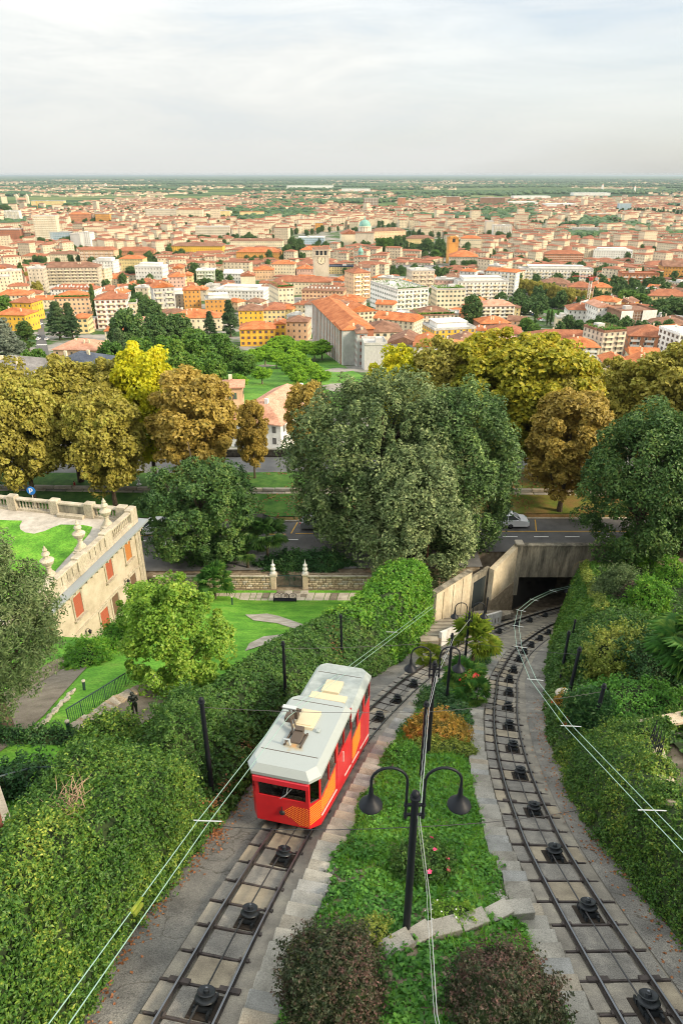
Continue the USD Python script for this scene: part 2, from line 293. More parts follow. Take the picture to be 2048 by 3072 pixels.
plain('shutter_red', (.36, .095, .05), .7); plain('shutter_orange', (.44, .17, .045), .7); plain('shutter_brown', (.14, .085, .05), .7); plain('shutter_green', (.06, .13, .09), .7)
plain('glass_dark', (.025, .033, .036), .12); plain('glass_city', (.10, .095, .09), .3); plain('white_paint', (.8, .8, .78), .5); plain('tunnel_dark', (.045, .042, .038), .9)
mat('pane_glass', {'t': ('transparent_bsdf', {'color': (.62, .72, .68)}), 'g': ('glossy_bsdf', {'color': (.9, .95, .92), 'roughness': .03}), 'f': ('fresnel', {'IOR': 1.55}), 'x': ('mix_closure', {})},
    [('f.fac', 'x.fac'), ('t.BSDF', 'x.closure1'), ('g.BSDF', 'x.closure2')], 'x.closure')
noisy('step_stone_dark', ramp((.22, .13, .12, .10), (.5, .25, .235, .20), (.78, .40, .375, .32)), 1.3, .9, 7., bump=.010, bscale=14, fine=35., finefac=.5)
# ------------------------------------------------------------------ layout of the hillside
from scipy.interpolate import CubicSpline, PchipInterpolator
def xl(y): return np.interp(y, [-4, 4, 8, 10, 12.8, 16.4, 19.7, 27, 34.3, 37.8, 43.5, 49, 50.6, 54.4, 57, 60.4, 70], [-6.6, -6.2, -5.6, -5.55, -5.0, -4.1, -3.4, -.9, 1.85, 3.66, 6.15, 7.8, 8.3, 12.0, 14.6, 18.0, 18.6])
def xr(y): return np.interp(y, [-4, 10.5, 15.6, 17.7, 20.2, 22.8, 25, 31.3, 36.3, 44.9, 52, 57, 61, 70], [8.7, 8.5, 8.4, 8.5, 9.0, 9.5, 10, 12, 13.7, 17, 20, 22.3, 25, 34])
TL = PchipInterpolator([-4, 2, 8.3, 11.3, 14.1, 18, 21, 24, 26.8, 29.7, 32.7, 38, 44, 49, 51.8, 54.2, 57, 60.5, 66, 71], [-5.75, -4.45, -3.25, -2.68, -2.05, -1.05, -.22, .68, 1.68, 2.85, 4.13, 6.8, 10.3, 13.65, 15.9, 17.9, 20.3, 23.6, 29.5, 35.5])
TR = PchipInterpolator([-4, 8.4, 11.6, 14.25, 17, 20, 22.8, 25.5, 28.4, 31, 33.7, 36, 38.9, 41.3, 43.5, 46, 48.4, 52, 57, 62, 66], [6.75, 6.5, 6.46, 6.5, 6.72, 7.1, 7.58, 8.15, 8.88, 9.64, 10.4, 11.3, 12.5, 13.6, 14.8, 16.3, 17.8, 20.4, 24.4, 29, 33])
def trench(y): y = np.asarray(y, float); return np.where(y < 61, -12.1 - .49 * y, -41.99 - .25 * (y - 61))
def sm(x, a, b): t = np.clip((np.asarray(x, float) - a) / (b - a), 0, 1); return t * t * (3 - 2 * t)
def lerp(a, b, t): return a * (1 - t) + b * t
def gardenL(x, y):   # garden left of the cutting
    g = -9.75 - .49 * y + .25 * np.sin(x * .5 + 1) * sm(-x, 4, 12)
    g = np.maximum(g, -36.3)
    g = lerp(g, np.minimum(g, -36.2), sm(-x, 14.6, 16.4) * sm(y, 38.5, 42.5))       # sunken yard at the villa's foot
    return g
def gardenR(x, y):
    a = np.interp(y, [0, 20, 38, 48, 57], [-9.6, -9.9, -9.6, -8.4, -6.6])
    return a - .49 * y
def H(x, y):
    x = np.asarray(x, float); y = np.asarray(y, float); t = trench(y)
    dl, dr = xl(y) - x, x - xr(y)
    z = np.where(dl > 0, lerp(t - .06, gardenL(x, y), sm(dl, .2, 2.6)), t - .06)
    z = np.where(dr > 0, lerp(t - .06, gardenR(x, y), sm(dr, .2, 3.4)), z)
    road = -35.25 + .5 * sm(x, -20, 18)
    roadside = (y > 57.6) & ((x < 14.0) | (x > 34) | (y > 70.5))
    roadside = roadside | ((y > 60.6) & (x < 17.6)) | ((y > 57.5) & (x > xr(y) + 5))
    z = np.where(roadside, road - .06, z)
    bank = road + .12 + .25 * np.sin((y - 68.5) / 14 * np.pi)
    z = np.where((y > 68.9) & (y < 82.6), bank, z)
    z = np.where(y >= 82.6, -35.4, z)
    z = np.where(y > 89.4, -47.0, z)
    return z
GY = np.array([89, 95, 130, 200, 330, 500, 900, 1500, 2500, 4000, 500000.])
GZ = np.array([-47, -47.5, -54, -63, -83, -99, -112, -119, -124, -127, -127.])
def G(y): return np.interp(y, GY, GZ)
def ground_pt(u, v, zoff=0.0):       # where the line of sight meets the town's ground
    r = pray(u, v); lo, hi = 70.0, 60000.0
    for _ in range(60):
        m = (lo + hi) / 2
        if r[2] / r[1] * m > G(m) + zoff: lo = m
        else: hi = m
    return np.array([r[0] / r[1] * lo, lo, G(lo)])
fb = lambda P, o=3, seed=0: meshkit.fbm(P, o, seed)
# the ground sheets
gx, gy = np.arange(-62, 70.1, .7), np.arange(-6, 91.1, .7)
X_, Y_ = np.meshgrid(gx, gy); Z_ = H(X_, Y_)
Pn = np.stack([X_, Y_, Z_], -1)
struct('hillside', MB().grid(Pn), 'earth')
gyf = np.r_[90.8, np.linspace(92, 500, 60), np.geomspace(520, 90000, 60), [160000, 400000]]
rows = []
for yv in gyf:
    xs = np.linspace(-1, 1, 41) * (75 + yv * .9); rows.append(np.stack([xs, np.full(41, yv), np.full(41, G(yv))], -1))
P_ = np.array(rows); P_[..., 2] += np.where((P_[..., 1] > 95) & (P_[..., 1] < 330), 1.5 * (fb(P_ * .03) - .5), 0)
mat('plain_ground', {'g': ('geometry', {}), 'sep': ('separate_xyz', {}), 'n': ('noise_texture', {'scale': .035, 'detail': 5., 'roughness': .65}),
    'r': ('rgb_ramp', {'ramp': ramp((.36, .04, .09, .025), (.46, .07, .12, .035), (.52, .22, .21, .19), (.62, .34, .31, .27))}),
    'm2': ('mapping', {'scale': (.35, 1.3, 1)}), 'n2': ('noise_texture', {'scale': .0022, 'detail': 7., 'roughness': .7}),
    'r2': ('rgb_ramp', {'ramp': ramp((.38, .03, .065, .026), (.5, .055, .10, .035), (.57, .12, .17, .05), (.64, .20, .21, .10), (.72, .3, .28, .2))}),
    'f': ('map_range', {'from_min': 1500., 'from_max': 3200., 'clamp': True}), 'x': ('mix', {}), 'p': ('principled_bsdf', {'roughness': .95, 'specular_ior_level': .1})},
    [('g.position', 'n.vector'), ('n.fac', 'r.fac'), ('g.position', 'm2.vector'), ('m2.vector', 'n2.vector'), ('n2.fac', 'r2.fac'), ('g.position', 'sep.vector'), ('sep.y', 'f.value'),
     ('f.result', 'x.fac'), ('r.color', 'x.color1'), ('r2.color', 'x.color2'), ('x.color', 'p.base_color')])
struct('plain', MB().grid(P_), 'plain_ground')

# strips that follow two edges: xa(y)..xb(y), dz above the cutting floor
def strip(xa, xb, ys, dz, nx=6, zf=None, bump=0.0):
    P = []
    for yv in ys:
        xs = np.linspace(float(xa(yv)), float(xb(yv)), nx); P.append(np.stack([xs, np.full(nx, yv), np.full(nx, float(trench(yv)) + dz)], -1))
    P = np.array(P)
    if bump: P[..., 2] += bump * (fb(P * 1.1, 3, 5) - .5)
    return P
ysL = np.linspace(-3, 58, 130)
struct('concrete_path', MB().grid(strip(lambda y: xl(y) - .5, lambda y: TL(y) - 1.12, ysL, .015)), 'path_concrete')
struct('concrete_path', MB().grid(strip(lambda y: TR(y) + 1.12, lambda y: xr(y) + .5, ysL, .015)), 'path_concrete')
ysT = np.linspace(-4, 66, 150)
for T in (TL, TR):
    struct('track_bed', MB().grid(strip(lambda y: T(y) - 1.15, lambda y: T(y) + 1.15, ysT, -.03, 4)), 'slab_concrete')
# the concrete apron where the two tracks come together below the beds
struct('concrete_apron', MB().grid(strip(lambda y: TL(y) + 1.0, lambda y: TR(y) - 1.0, np.linspace(41.5, 63, 60), .02, 8)), 'slab_concrete')

# ------------------------------------------------------------------ tracks
def frames(T, s_step, y0, y1):
    y = np.linspace(y0, y1, 4000); p = np.stack([T(y), y, trench(y)], -1)
    s = np.r_[0, np.cumsum(np.linalg.norm(np.diff(p, axis=0), axis=1))]
    ss = np.arange(0, s[-1], s_step); q = np.stack([np.interp(ss, s, p[:, k]) for k in range(3)], -1)
    q2 = np.stack([np.interp(np.minimum(ss + .05, s[-1]), s, p[:, k]) for k in range(3)], -1); q1 = np.stack([np.interp(np.maximum(ss - .05, 0), s, p[:, k]) for k in range(3)], -1)
    t = nrm(q2 - q1); n = nrm(np.cross(t, [0, 0, 1])); b = np.cross(n, t)
    return ss, q, t, n, b
rng = np.random.default_rng(11)
def make_track(T, label, pulley_y0, side_pulley, cname):
    tr = thing('railway_track', label, 'railway track')
    y0 = -3.0
    ss, q, t, n, b = frames(T, .35, y0, 65)
    for sgn in (-1, 1):
        m = MB(); m2 = MB()
        c = q + n * .6 * sgn
        prof = np.array([[-.05, .0], [-.05, .012], [-.012, .024], [-.012, .08], [-.026, .09], [-.026, .115], [.026, .115], [.026, .09], [.012, .08], [.012, .024], [.05, .012], [.05, .0]])
        V = c[:, None] + prof[None, :, 0:1] * n[:, None] + (prof[None, :, 1:2] + .035) * b[:, None]
        k = len(prof); ii = np.arange(len(c) - 1)[:, None] * k; j = np.arange(k)[None]; j2 = (j + 1) % k
        f = np.stack([ii + j, ii + j2, ii + k + j2, ii + k + j], -1).reshape(-1, 4); m.add(V.reshape(-1, 3), f)
        r = part(tr, 'rail', m, 'rail_side')
        top = np.array([[-.022, .152], [.022, .152]])
        m2.grid(c[:, None] + top[None, :, 0:1] * n[:, None] + top[None, :, 1:2] * b[:, None])
        part(r, 'running_face', m2, 'rail_top')
    ss, q, t, n, b = frames(T, 1.05, y0, 65)
    for i in range(len(ss)):
        ax = np.array([t[i], n[i], b[i]])
        w = 2.15 if i % 3 == 1 else 1.95
        m = MB().box(q[i] + b[i] * .006, (.06, w, .06), axes=ax)
        for sgn in (-1, 1):
            for o in (-.1, .1): m.box(q[i] + n[i] * (.6 * sgn + o) + b[i] * .065, (.12, .05, .035), axes=ax)
        if i % 9 == 4:
            for sgn in (-1, 1): m.box(q[i] + n[i] * .6 * sgn + b[i] * .06, (.16, .5, .06), axes=ax)
        part(tr, 'sleeper', m, 'sleeper_steel')
        for (o, ww) in ((0, .98), (-.86, .36), (.86, .36)):
            l = 1.05 - .12
            jit = rng.normal(0, .006, 2)
            a2 = nrm(t[i] + b[i] * rng.normal(0, .006)); b2 = np.cross(n[i], a2)
            c = q[i] + t[i] * .525 + n[i] * o + b[i] * (-.015 + jit[0])
            part(tr, 'concrete_slab', MB().box(c, (l - abs(rng.normal(0, .012)), ww, .07), axes=np.array([a2, n[i], b2])), (('slab_grey', 'slab_grey', 'slab_concrete', 'slab_concrete_warm') if o == 0 else ('slab_concrete', 'slab_concrete_warm', 'slab_grey', 'slab_concrete'))[rng.integers(4)])
    ss, q, t, n, b = frames(T, .5, y0, 65)
    part(tr, 'haul_cable', MB().tube(q + n * (side_pulley - .12) + b * .2, .022, 5), 'cable_steel')
    return tr
make_track(TL, 'left railway track of the funicular, under the red car', 0, .25, '')
make_track(TR, 'right railway track of the funicular, curving empty into the tunnel', 0, .12, '')
# cable pulleys on iron frames
pul = kind_proto('cable_pulley')
m = MB().box((0, .02, -.02), (.62, .78, .06)); part(pul, 'pit_frame', m, 'pit_dark')
m = MB()
for sx in (-.16, .16): m.box((sx, 0, .06), (.05, .7, .12))
m.box((0, .18, .09), (.42, .06, .1)); m.box((0, -.18, .09), (.42, .06, .1)); part(pul, 'bracket', m, 'sheave_iron')
th = math.radians(0)
prof = [(.0, .155), (.05, .155), (.05, .20), (.225, .20), (.245, .22), (.235, .245), (.165, .28), (.165, .315), (.20, .345), (.205, .365), (.19, .375), (.12, .345), (.07, .345), (.065, .40), (.045, .415), (.0, .415)]
part(pul, 'sheave', MB().lathe(prof, n=18), 'sheave_iron', smooth=35)
part(pul, 'axle_nut', MB().lathe([(0, .415), (.03, .415), (.03, .45), (0, .455)], n=6), 'rail_top')
def put_pulleys(T, ys, off, g, side):
    o2 = ['nearest the viewer', 'second from the viewer', 'third from the viewer', 'fourth from the viewer']
    for i, yv in enumerate(ys):
        d = (T(yv + .2) - T(yv - .2)) / .4; rz = -math.atan(d)
        p = np.array([T(yv) + off, yv, float(trench(yv)) + .03])
        path = thing('cable_pulley', '', 'cable pulley', p, 0, g)
        x = UsdGeom.Xformable(stage.GetPrimAtPath(path)); x.AddRotateZOp().Set(math.degrees(rz)); x.AddRotateXOp().Set(-26.1)
        pr = stage.GetPrimAtPath(path); pr.GetReferences().AddInternalReference(pul); pr.SetInstanceable(True)
        pr.SetCustomDataByKey('label', side(i))
ORD = ['nearest', 'second nearest', 'third nearest', 'fourth nearest', 'fifth nearest', 'sixth nearest', 'seventh nearest', 'eighth nearest', 'ninth nearest', 'tenth nearest', 'eleventh nearest', 'twelfth nearest', 'thirteenth nearest', 'fourteenth nearest', 'fifteenth nearest', 'sixteenth nearest']
put_pulleys(TL, [8.5, 11.3, 14.1], .25, 'cable pulleys between the rails', lambda i: f'black iron cable pulley on the left track in front of the red car, {ORD[i]}')
put_pulleys(TL, [26.8, 29.7, 32.7], .25, 'cable pulleys between the rails', lambda i: f'black iron cable pulley on the left track behind the red car, {ORD[i]} to it')
put_pulleys(TL, [48.9, 51.8, 54.2, 57.0], .2, 'cable pulleys between the rails', lambda i: f'small iron cable pulley on the left track by the tunnel mouth, {ORD[i]}')
put_pulleys(TR, [8.4, 11.55, 14.25, 17, 20, 22.8, 25.5, 28.4, 31, 33.7, 36, 38.9, 41.3, 43.5, 46, 48.4], .12, 'cable pulleys between the rails', lambda i: f'black iron cable pulley on the empty right track, {ORD[i]} to the viewer')

# ------------------------------------------------------------------ stairs beside the tracks
def stairs(T, side, y0, y1, a, b, label):
    st = thing('stairway', label, 'stairway')
    yv = y0; i = 0
    while yv < y1:
        d = float(T(yv + .2) - T(yv - .2)) / .4; rz = -math.atan(d); c = math.cos(rz)
        off = side * (a + b) / 2 / c
        w = (b - a) + rng.normal(0, .025); z = float(trench(yv)) + .03 + rng.normal(0, .012)
        m = MB().cbox((float(T(yv)) + off + rng.normal(0, .015), yv, z), (w, .50 * c - .012 + rng.normal(0, .008), .34), .014 + rng.random() * .014, rz + rng.normal(0, .014))
        part(st, 'step', m, ('step_stone', 'step_stone_dark', 'step_stone_warm', 'step_stone_grey', 'step_stone')[rng.integers(5)])
        yv += .5; i += 1
    return st
stairs(TL, 1, 3.0, 42, 1.12, 1.95, 'worn stone stairway between the left track and the planted bed')
stairs(TR, -1, 3.0, 42, 1.12, 1.85, 'long pale stone stairway along the inner side of the right track')
leaf('wall_ivy_leaf', ramp((.3, .02, .07, .012), (.47, .065, .17, .02), (.6, .14, .25, .03), (.7, .30, .36, .06)), 6., .25)
# ------------------------------------------------------------------ foliage makers
def leaf_quads(rng, P, N, size, aspect=.55, curl=.25, jit=.6, up=0.0):
    """One folded leaf (two triangles) at every point P, its face roughly along N."""
    n = len(P); nn = nrm(nrm(N) + rng.normal(0, jit, (n, 3)) + np.array([0, 0, up]))
    t = nrm(np.cross(nn, rng.normal(0, 1, (n, 3)))); s = np.cross(nn, t)
    L = size * rng.uniform(.65, 1.3, (n, 1)); Wd = L * aspect
    a = P - t * L * .5; b = P + s * Wd * .5 + nn * L * curl * .5; c = P + t * L * .5 - nn * L * curl * .3; d = P - s * Wd * .5 + nn * L * curl * .5
    V = np.stack([a, b, c, d], 1).reshape(-1, 3); k = np.arange(n)[:, None] * 4
    return V, np.vstack([k + [0, 1, 2], k + [0, 2, 3]])
def crown(rng, c, r, clumps, cr, per, size, aspect=.6, up=.5, jit=.55, shell=.75, shape=None, curl=.25, flat=1.0, frac=.52):
    """Leaf clumps spread through an ellipsoid (or any shape) crown."""
    tot = clumps * per; clumps = max(30, int(clumps * frac)); per = int(tot / clumps); cr = cr * .95
    d = nrm(rng.normal(0, 1, (clumps, 3))); d[:, 2] += .12; d = nrm(d); rad = np.where(rng.random((clumps, 1)) < .8, rng.uniform(shell, 1.06, (clumps, 1)), rng.uniform(.25, shell, (clumps, 1)))
    U = d * rad
    if shape is not None: U = shape(U, rng)
    C = np.asarray(c, float) + U * np.asarray(r, float)
    crs = cr * rng.uniform(.5, 1.5, (clumps, 1))
    o = nrm(rng.normal(0, 1, (clumps, per, 3)) + np.array([0, 0, .25])); rr = rng.uniform(.45, 1.0, (clumps, per, 1)) ** .6
    P = C[:, None] + o * rr * crs[:, None] * np.array([1, 1, flat])
    N = o + .5 * d[:, None] + np.array([0, 0, up])
    return leaf_quads(rng, P.reshape(-1, 3), N.reshape(-1, 3), size, aspect, curl, jit)
def trunk_mesh(rng, h, r, lean=.0, limbs=6, spread=3.0, limb_from=.45, top=1.6):
    m = MB(); zs = np.linspace(0, 1, 6); lx, ly = rng.normal(0, lean, 2)
    pts = np.stack([lx * zs ** 1.5 + rng.normal(0, .03, 6), ly * zs ** 1.5 + rng.normal(0, .03, 6), zs * h], 1)
    m.tube(pts, np.interp(zs, [0, .08, 1], [r * 1.4, r, r * .45]), 8)
    for i in range(limbs):
        f = rng.uniform(limb_from, .95); b = np.array([np.interp(f, zs, pts[:, k]) for k in range(3)]); a = i * 2.4 + rng.normal(0, .3)
        e = b + np.array([math.cos(a) * spread, math.sin(a) * spread, spread * rng.uniform(.5, top)]) * rng.uniform(.6, 1.1)
        mid = (b + e) / 2 + np.array([0, 0, -.1 * spread])
        m.tube([b, mid, e], [r * .45, r * .3, r * .1], 6)
    return m
def tree_proto(name, seed, h, r, cz, rad, clumps, cr, per, size, leafm, barkm='bark', trunk_to=.75, limbs=7, **kw):
    g = np.random.default_rng(seed); p = kind_proto(name)
    part(p, 'trunk', trunk_mesh(g, h * trunk_to, r, .15, limbs, rad[0] * .55), barkm, smooth=40)
    part(p, 'crown', crown(g, (0, 0, cz), rad, clumps, cr, per, size, **kw), leafm)
    return p
def surf_leaves(rng, P, n, size, aspect=.6, out=.0, jit=.6, up=.3, depth=.25):
    """Leaves over a grid surface P (m,k,3)."""
    a, b, c, d = P[:-1, :-1], P[:-1, 1:], P[1:, 1:], P[1:, :-1]
    nn = np.cross(c - a, d - b); A = np.linalg.norm(nn, axis=-1).ravel() + 1e-9
    ns = max(8, n // 11)        # sprigs of about eleven leaves
    k = rng.choice(len(A), ns, p=A / A.sum()); u, v = rng.random((ns, 1)), rng.random((ns, 1))
    q = [x.reshape(-1, 3)[k] for x in (a, b, c, d)]
    pt = (q[0] * (1 - u) + q[1] * u) * (1 - v) + (q[3] * (1 - u) + q[2] * u) * v
    N = nrm(nn.reshape(-1, 3)[k]); N = np.where(N[:, 2:3] < -.05, -N, N)
    base = pt + N * (out - depth * .2); axis = nrm(N + rng.normal(0, .35, (ns, 3)) + np.array([0, 0, .45])); L = depth * (.25 + 1.35 * rng.random((ns, 1)) ** 2)
    w = np.concatenate([np.arange(ns), rng.integers(0, ns, n - ns)]); t = rng.random((n, 1)) ** .8
    side = nrm(np.cross(axis[w], rng.normal(0, 1, (n, 3))))
    return leaf_quads(rng, base[w] + axis[w] * L[w] * t + side * size * rng.uniform(.3, 1.0, (n, 1)), side * .9 + axis[w] * .5 + N[w] * .5, size, aspect, .25, jit * .7, up)
def shrub(name, label, cat, c, r, n, size, leafm, seed, core='hedge_core', group=None, clump=True, flowers=None, up=.3, aspect=.6):
    """A rounded, lumpy bush standing at c (its foot) with half-sizes r."""
    g = np.random.default_rng(seed); r = np.asarray(r, float)
    root = thing(name, label, cat, c, 0, group)
    n = int(n * .72); size = size * 1.13; s = trimesh.creation.icosphere(3); D = np.array(s.vertices); k = 1 + .55 * (fb(D * 1.7 + seed, 3, seed) - .5)
    V = D * k[:, None]; V[:, 2] = np.where(V[:, 2] < -.55, -.55, V[:, 2]); V2 = V * r * .86 + np.array([0, 0, r[2] * .5])
    part(root, 'twigs', (V2, np.array(s.faces)), core)
    D = np.array(trimesh.creation.icosphere(5).vertices); V = D * (1 + .55 * (fb(D * 1.7 + seed, 3, seed) - .5))[:, None]; V[:, 2] = np.maximum(V[:, 2], -.55)
    idx = g.integers(0, len(D), n); base = (V[idx] * r + np.array([0, 0, r[2] * .5])); N = nrm(V[idx] / r)
    dep = .16 * min(r); ns = max(20, n // 38)
    lump = fb(base * (1.1 / min(1.0, float(min(r)))) + seed, 2, seed + 3)[:, None] - .5
    k1 = int(n * .55); P = base + N * (g.random((n, 1)) * dep - dep * .6 + lump * dep * 3.2)
    si = g.integers(0, k1, ns); w = g.integers(0, ns, n - k1); tt_ = g.random((n - k1, 1)); sd = nrm(N[si] + g.normal(0, .45, (ns, 3)) + [0, 0, .35]) * (.30 * float(min(r)) * g.uniform(.5, 1.3, (ns, 1)) + size)
    P[k1:] = P[si][w] + sd[w] * tt_ + g.normal(0, .5 * size, (n - k1, 3)); N[k1:] = nrm(N[si][w] + .6 * g.normal(0, 1, (n - k1, 3)))
    keep = P[:, 2] > -.1; P, N = P[keep], N[keep]
    part(root, 'foliage', leaf_quads(g, P, N, size, aspect, .25, .65, up), leafm)
    if flowers:
        fm, fn, fs = flowers; pick = g.integers(0, len(P), fn); fp = P[pick] + N[pick] * .06
        q = nrm(np.array(N[pick]) + np.array([0, 0, .5]))
        for i in range(fn):
            mm = MB()
            for kk in range(5):
                aa = kk * 1.257; t = nrm(np.cross(q[i], [.3, .9, .1])); s2 = np.cross(q[i], t); dd = t * math.cos(aa) + s2 * math.sin(aa)
                e = np.cross(q[i], dd)
                mm.add([fp[i], fp[i] + dd * fs * .6 + e * fs * .4 + q[i] * fs * .2, fp[i] + dd * fs + q[i] * fs * .3, fp[i] + dd * fs * .6 - e * fs * .4 + q[i] * fs * .2], [[0, 1, 2], [0, 2, 3]])
            part(root, 'flower', mm, fm)
    return root
def fan_palm(label, c, trunk_h, fr, n, seed, leafm='palm_leaf', rz=0, droop=.5):
    """Fan palm: a trunk and large fan leaves, each a leaf of its own."""
    g = np.random.default_rng(seed); root = thing('fan_palm', label, 'palm', c, rz)
    zs = np.linspace(0, trunk_h, 6)
    part(root, 'trunk', MB().tube(np.stack([zs * .03, zs * .0, zs], 1), np.linspace(.15, .11, 6), 8), 'bark')
    for i in range(n):
        az = i * 2.39996 + g.normal(0, .15); el = math.radians(g.uniform(-25, 78)); L = fr * g.uniform(.75, 1.1)
        d = np.array([math.cos(az) * math.cos(el), math.sin(az) * math.cos(el), math.sin(el)]); side = np.array([-math.sin(az), math.cos(az), 0]); upv = np.cross(d, side)
        base = np.array([trunk_h * .03, 0, trunk_h]); hub = base + d * L * .5 + np.array([0, 0, -.05 * L])
        m = MB(); m.tube([base, hub], [.018, .011], 4)
        nb = 15
        for k in range(nb):
            a = math.radians(-105 + 210 * k / (nb - 1)); rr = L * .52 * (1 - .12 * abs(math.sin(a)))
            e = d * math.cos(a) + side * math.sin(a); w = np.cross(e, upv) * rr * .085
            mid = hub + e * rr * .55 + upv * .04 * L; tip = hub + e * rr - np.array([0, 0, droop * rr * (.25 + .3 * g.random())])
            m.add([hub, mid + w + upv * .02, tip, mid - w + upv * .02], [[0, 1, 2], [0, 2, 3]])
        part(root, 'frond', m, leafm)
    return root

# ------------------------------------------------------------------ the tall hedge and the ivy bank on the left
def bank_surface(stations, ns, foot, lump=.35, seed=1, bow=.25, lscale=.55):
    """stations: (y, [(offset, height above the cutting floor), ...]) cross-sections from the foot up; offset is measured sideways from foot(y)."""
    ys = np.array([s[0] for s in stations]); prof = np.array([s[1] for s in stations], float)
    yy = np.linspace(ys[0], ys[-1], ns); out = []
    k = np.linspace(0, prof.shape[1] - 1, 34)
    for y in yy:
        pr = np.array([[np.interp(y, ys, prof[:, j, c]) for c in (0, 1)] for j in range(prof.shape[1])])
        o = np.interp(k, np.arange(len(pr)), pr[:, 0]); h = np.interp(k, np.arange(len(pr)), pr[:, 1])
        out.append(np.stack([float(foot(y)) + o, np.full(34, y), float(trench(y)) + h], -1))
    P = np.array(out)
    for _ in range(2):
        P[:, 1:-1] = (P[:, :-2] + 2 * P[:, 1:-1] + P[:, 2:]) / 4; P[1:-1] = (P[:-2] + 2 * P[1:-1] + P[2:]) / 4
    dd = 1.5 * lump * (fb(P * lscale, 3, seed) - .5) * 2 + .5 * lump * (fb(P * lscale * 3.5, 2, seed + 9) - .5) * 2 * np.minimum(1, np.linspace(0, 8, 34))[None, :]
    P[..., 2] += dd * .8; P[..., 0] += dd * .5
    return P
g1 = np.random.default_rng(21)
S1 = [(2.0, [(0, 0), (-.25, 2.4), (-.5, 3.3), (-1.0, 3.7), (-1.6, 3.5), (-2.0, 1.2)]), (7, [(0, 0), (-.3, 2.5), (-.6, 3.4), (-1.2, 3.75), (-1.8, 3.5), (-2.3, 1.4)]),
      (9.5, [(0, 0), (-.35, 2.6), (-.8, 3.45), (-1.6, 3.85), (-2.2, 3.5), (-2.8, 1.6)]), (12.2, [(0, 0), (-.4, 2.6), (-.9, 3.5), (-2.4, 3.95), (-3.0, 3.6), (-3.7, 1.9)]),
      (14.8, [(0, 0), (-.3, 2.8), (-.5, 3.6), (-2.3, 3.9), (-3.4, 4.2), (-4.4, 2.1)]), (15.5, [(-.3, .0), (-.5, 2.6), (-.8, 3.4), (-2.4, 3.8), (-3.8, 4.2), (-4.8, 2.1)]), (16.0, [(-1.0, .4), (-1.2, 1.8), (-1.5, 2.6), (-2.6, 3.5), (-4.0, 4.0), (-5.0, 2.1)])]
P1 = bank_surface(S1, 90, lambda y: xl(y) + .05, .32, 3)
hd = thing('hedge', 'tall dense clipped green hedge filling the lower left corner beside the left path', 'hedge')
part(hd, 'branches', MB().grid(P1), 'hedge_core')
end = np.array([P1[-1], np.repeat(P1[-1].mean(0)[None], 34, 0) - [0, 0, .6]]); 
V, f = surf_leaves(g1, P1, 100000, .098, .55, .05, .6, .3, .36)
V2, f2 = surf_leaves(g1, end, 6000, .105, .55, .05, .7, .2, .3)
part(hd, 'foliage', MB().add(V, f).add(V2, f2), 'hedge_leaf')
# dead twigs sticking out of the hedge top
m = MB(); c0 = slope_pt(214, 2405, -8.25)
for i in range(70):
    a, e = g1.uniform(0, 6.28), g1.uniform(.15, 1.2); d = np.array([math.cos(a) * math.cos(e), math.sin(a) * math.cos(e), math.sin(e)]); s0 = c0 + np.r_[g1.normal(0, .22, 2), 0]
    L = g1.uniform(.25, .6); m.tube([s0, s0 + d * L * .5 + g1.normal(0, .03, 3), s0 + d * L + g1.normal(0, .05, 3)], [.009, .007, .003], 3, False)
part(hd, 'dead_twigs', m, 'twig')
# second, rounder clipped block behind it
shrub('hedge', 'rounded dark green clipped bush between the tall hedge and the black post', 'hedge', slope_pt(548, 2350, -10.8), (.8, 1.3, 2.1), 18000, .085, 'ivy_leaf', 31)
shrub('hedge', 'broad dark green hedge mound below the statue terrace', 'hedge', slope_pt(560, 2245, -10.2), (1.15, 1.5, 1.5), 20000, .09, 'ivy_leaf', 32)
# ivy-covered bank from the post down to the gate wall
S2 = [(15.4, [(-.05, 0), (-.5, .9), (-1.2, 1.7), (-1.9, 2.3), (-2.8, 2.7), (-3.8, 2.3)]), (18, [(-.05, 0), (-.4, .9), (-1.0, 1.8), (-2.0, 2.8), (-3.1, 3.3), (-4.3, 2.2)]), (24, [(-.05, 0), (-.4, 1.1), (-.9, 2.1), (-2.1, 3.3), (-3.2, 3.75), (-4.4, 2.3)]),
      (29, [(-.05, 0), (-.4, 1.2), (-1.0, 2.1), (-2.4, 3.4), (-4.0, 3.85), (-5.2, 2.3)]), (36, [(-.05, 0), (-.5, 1.4), (-1.3, 2.3), (-2.9, 3.5), (-4.9, 3.9), (-6.2, 2.2)]), (40.5, [(-.05, 0), (-.4, 1.8), (-1.0, 2.9), (-2.6, 4.2), (-4.4, 4.4), (-6.2, 2.2)]),
      (43.5, [(-.05, 0), (-.3, 2.4), (-.6, 4.0), (-1.7, 5.6), (-4.0, 5.4), (-6.0, 2.2)]), (46, [(-.05, 0), (-.2, 3.0), (-.4, 5.0), (-1.2, 6.9), (-4.0, 6.5), (-6.0, 2.2)]), (48.7, [(-.05, 0), (-.2, 3.2), (-.4, 5.4), (-1.4, 7.3), (-4.2, 6.8), (-6.0, 2.4)]), (50.3, [(-.3, 0), (-.5, 3.0), (-.9, 5.2), (-1.8, 6.6), (-4.2, 6.2), (-6.0, 2.4)])]
P2 = bank_surface(S2, 150, xl, .42, 8)
ib = thing('ivy_bank', 'long ivy covered bank beside the left track, behind the red car', 'ivy bank')
part(ib, 'earth_bank', MB().grid(P2), 'hedge_core')
part(ib, 'ivy', surf_leaves(g1, P2[:112], 70000, .145, .75, .03, .5, .25, .24), 'ivy_leaf')
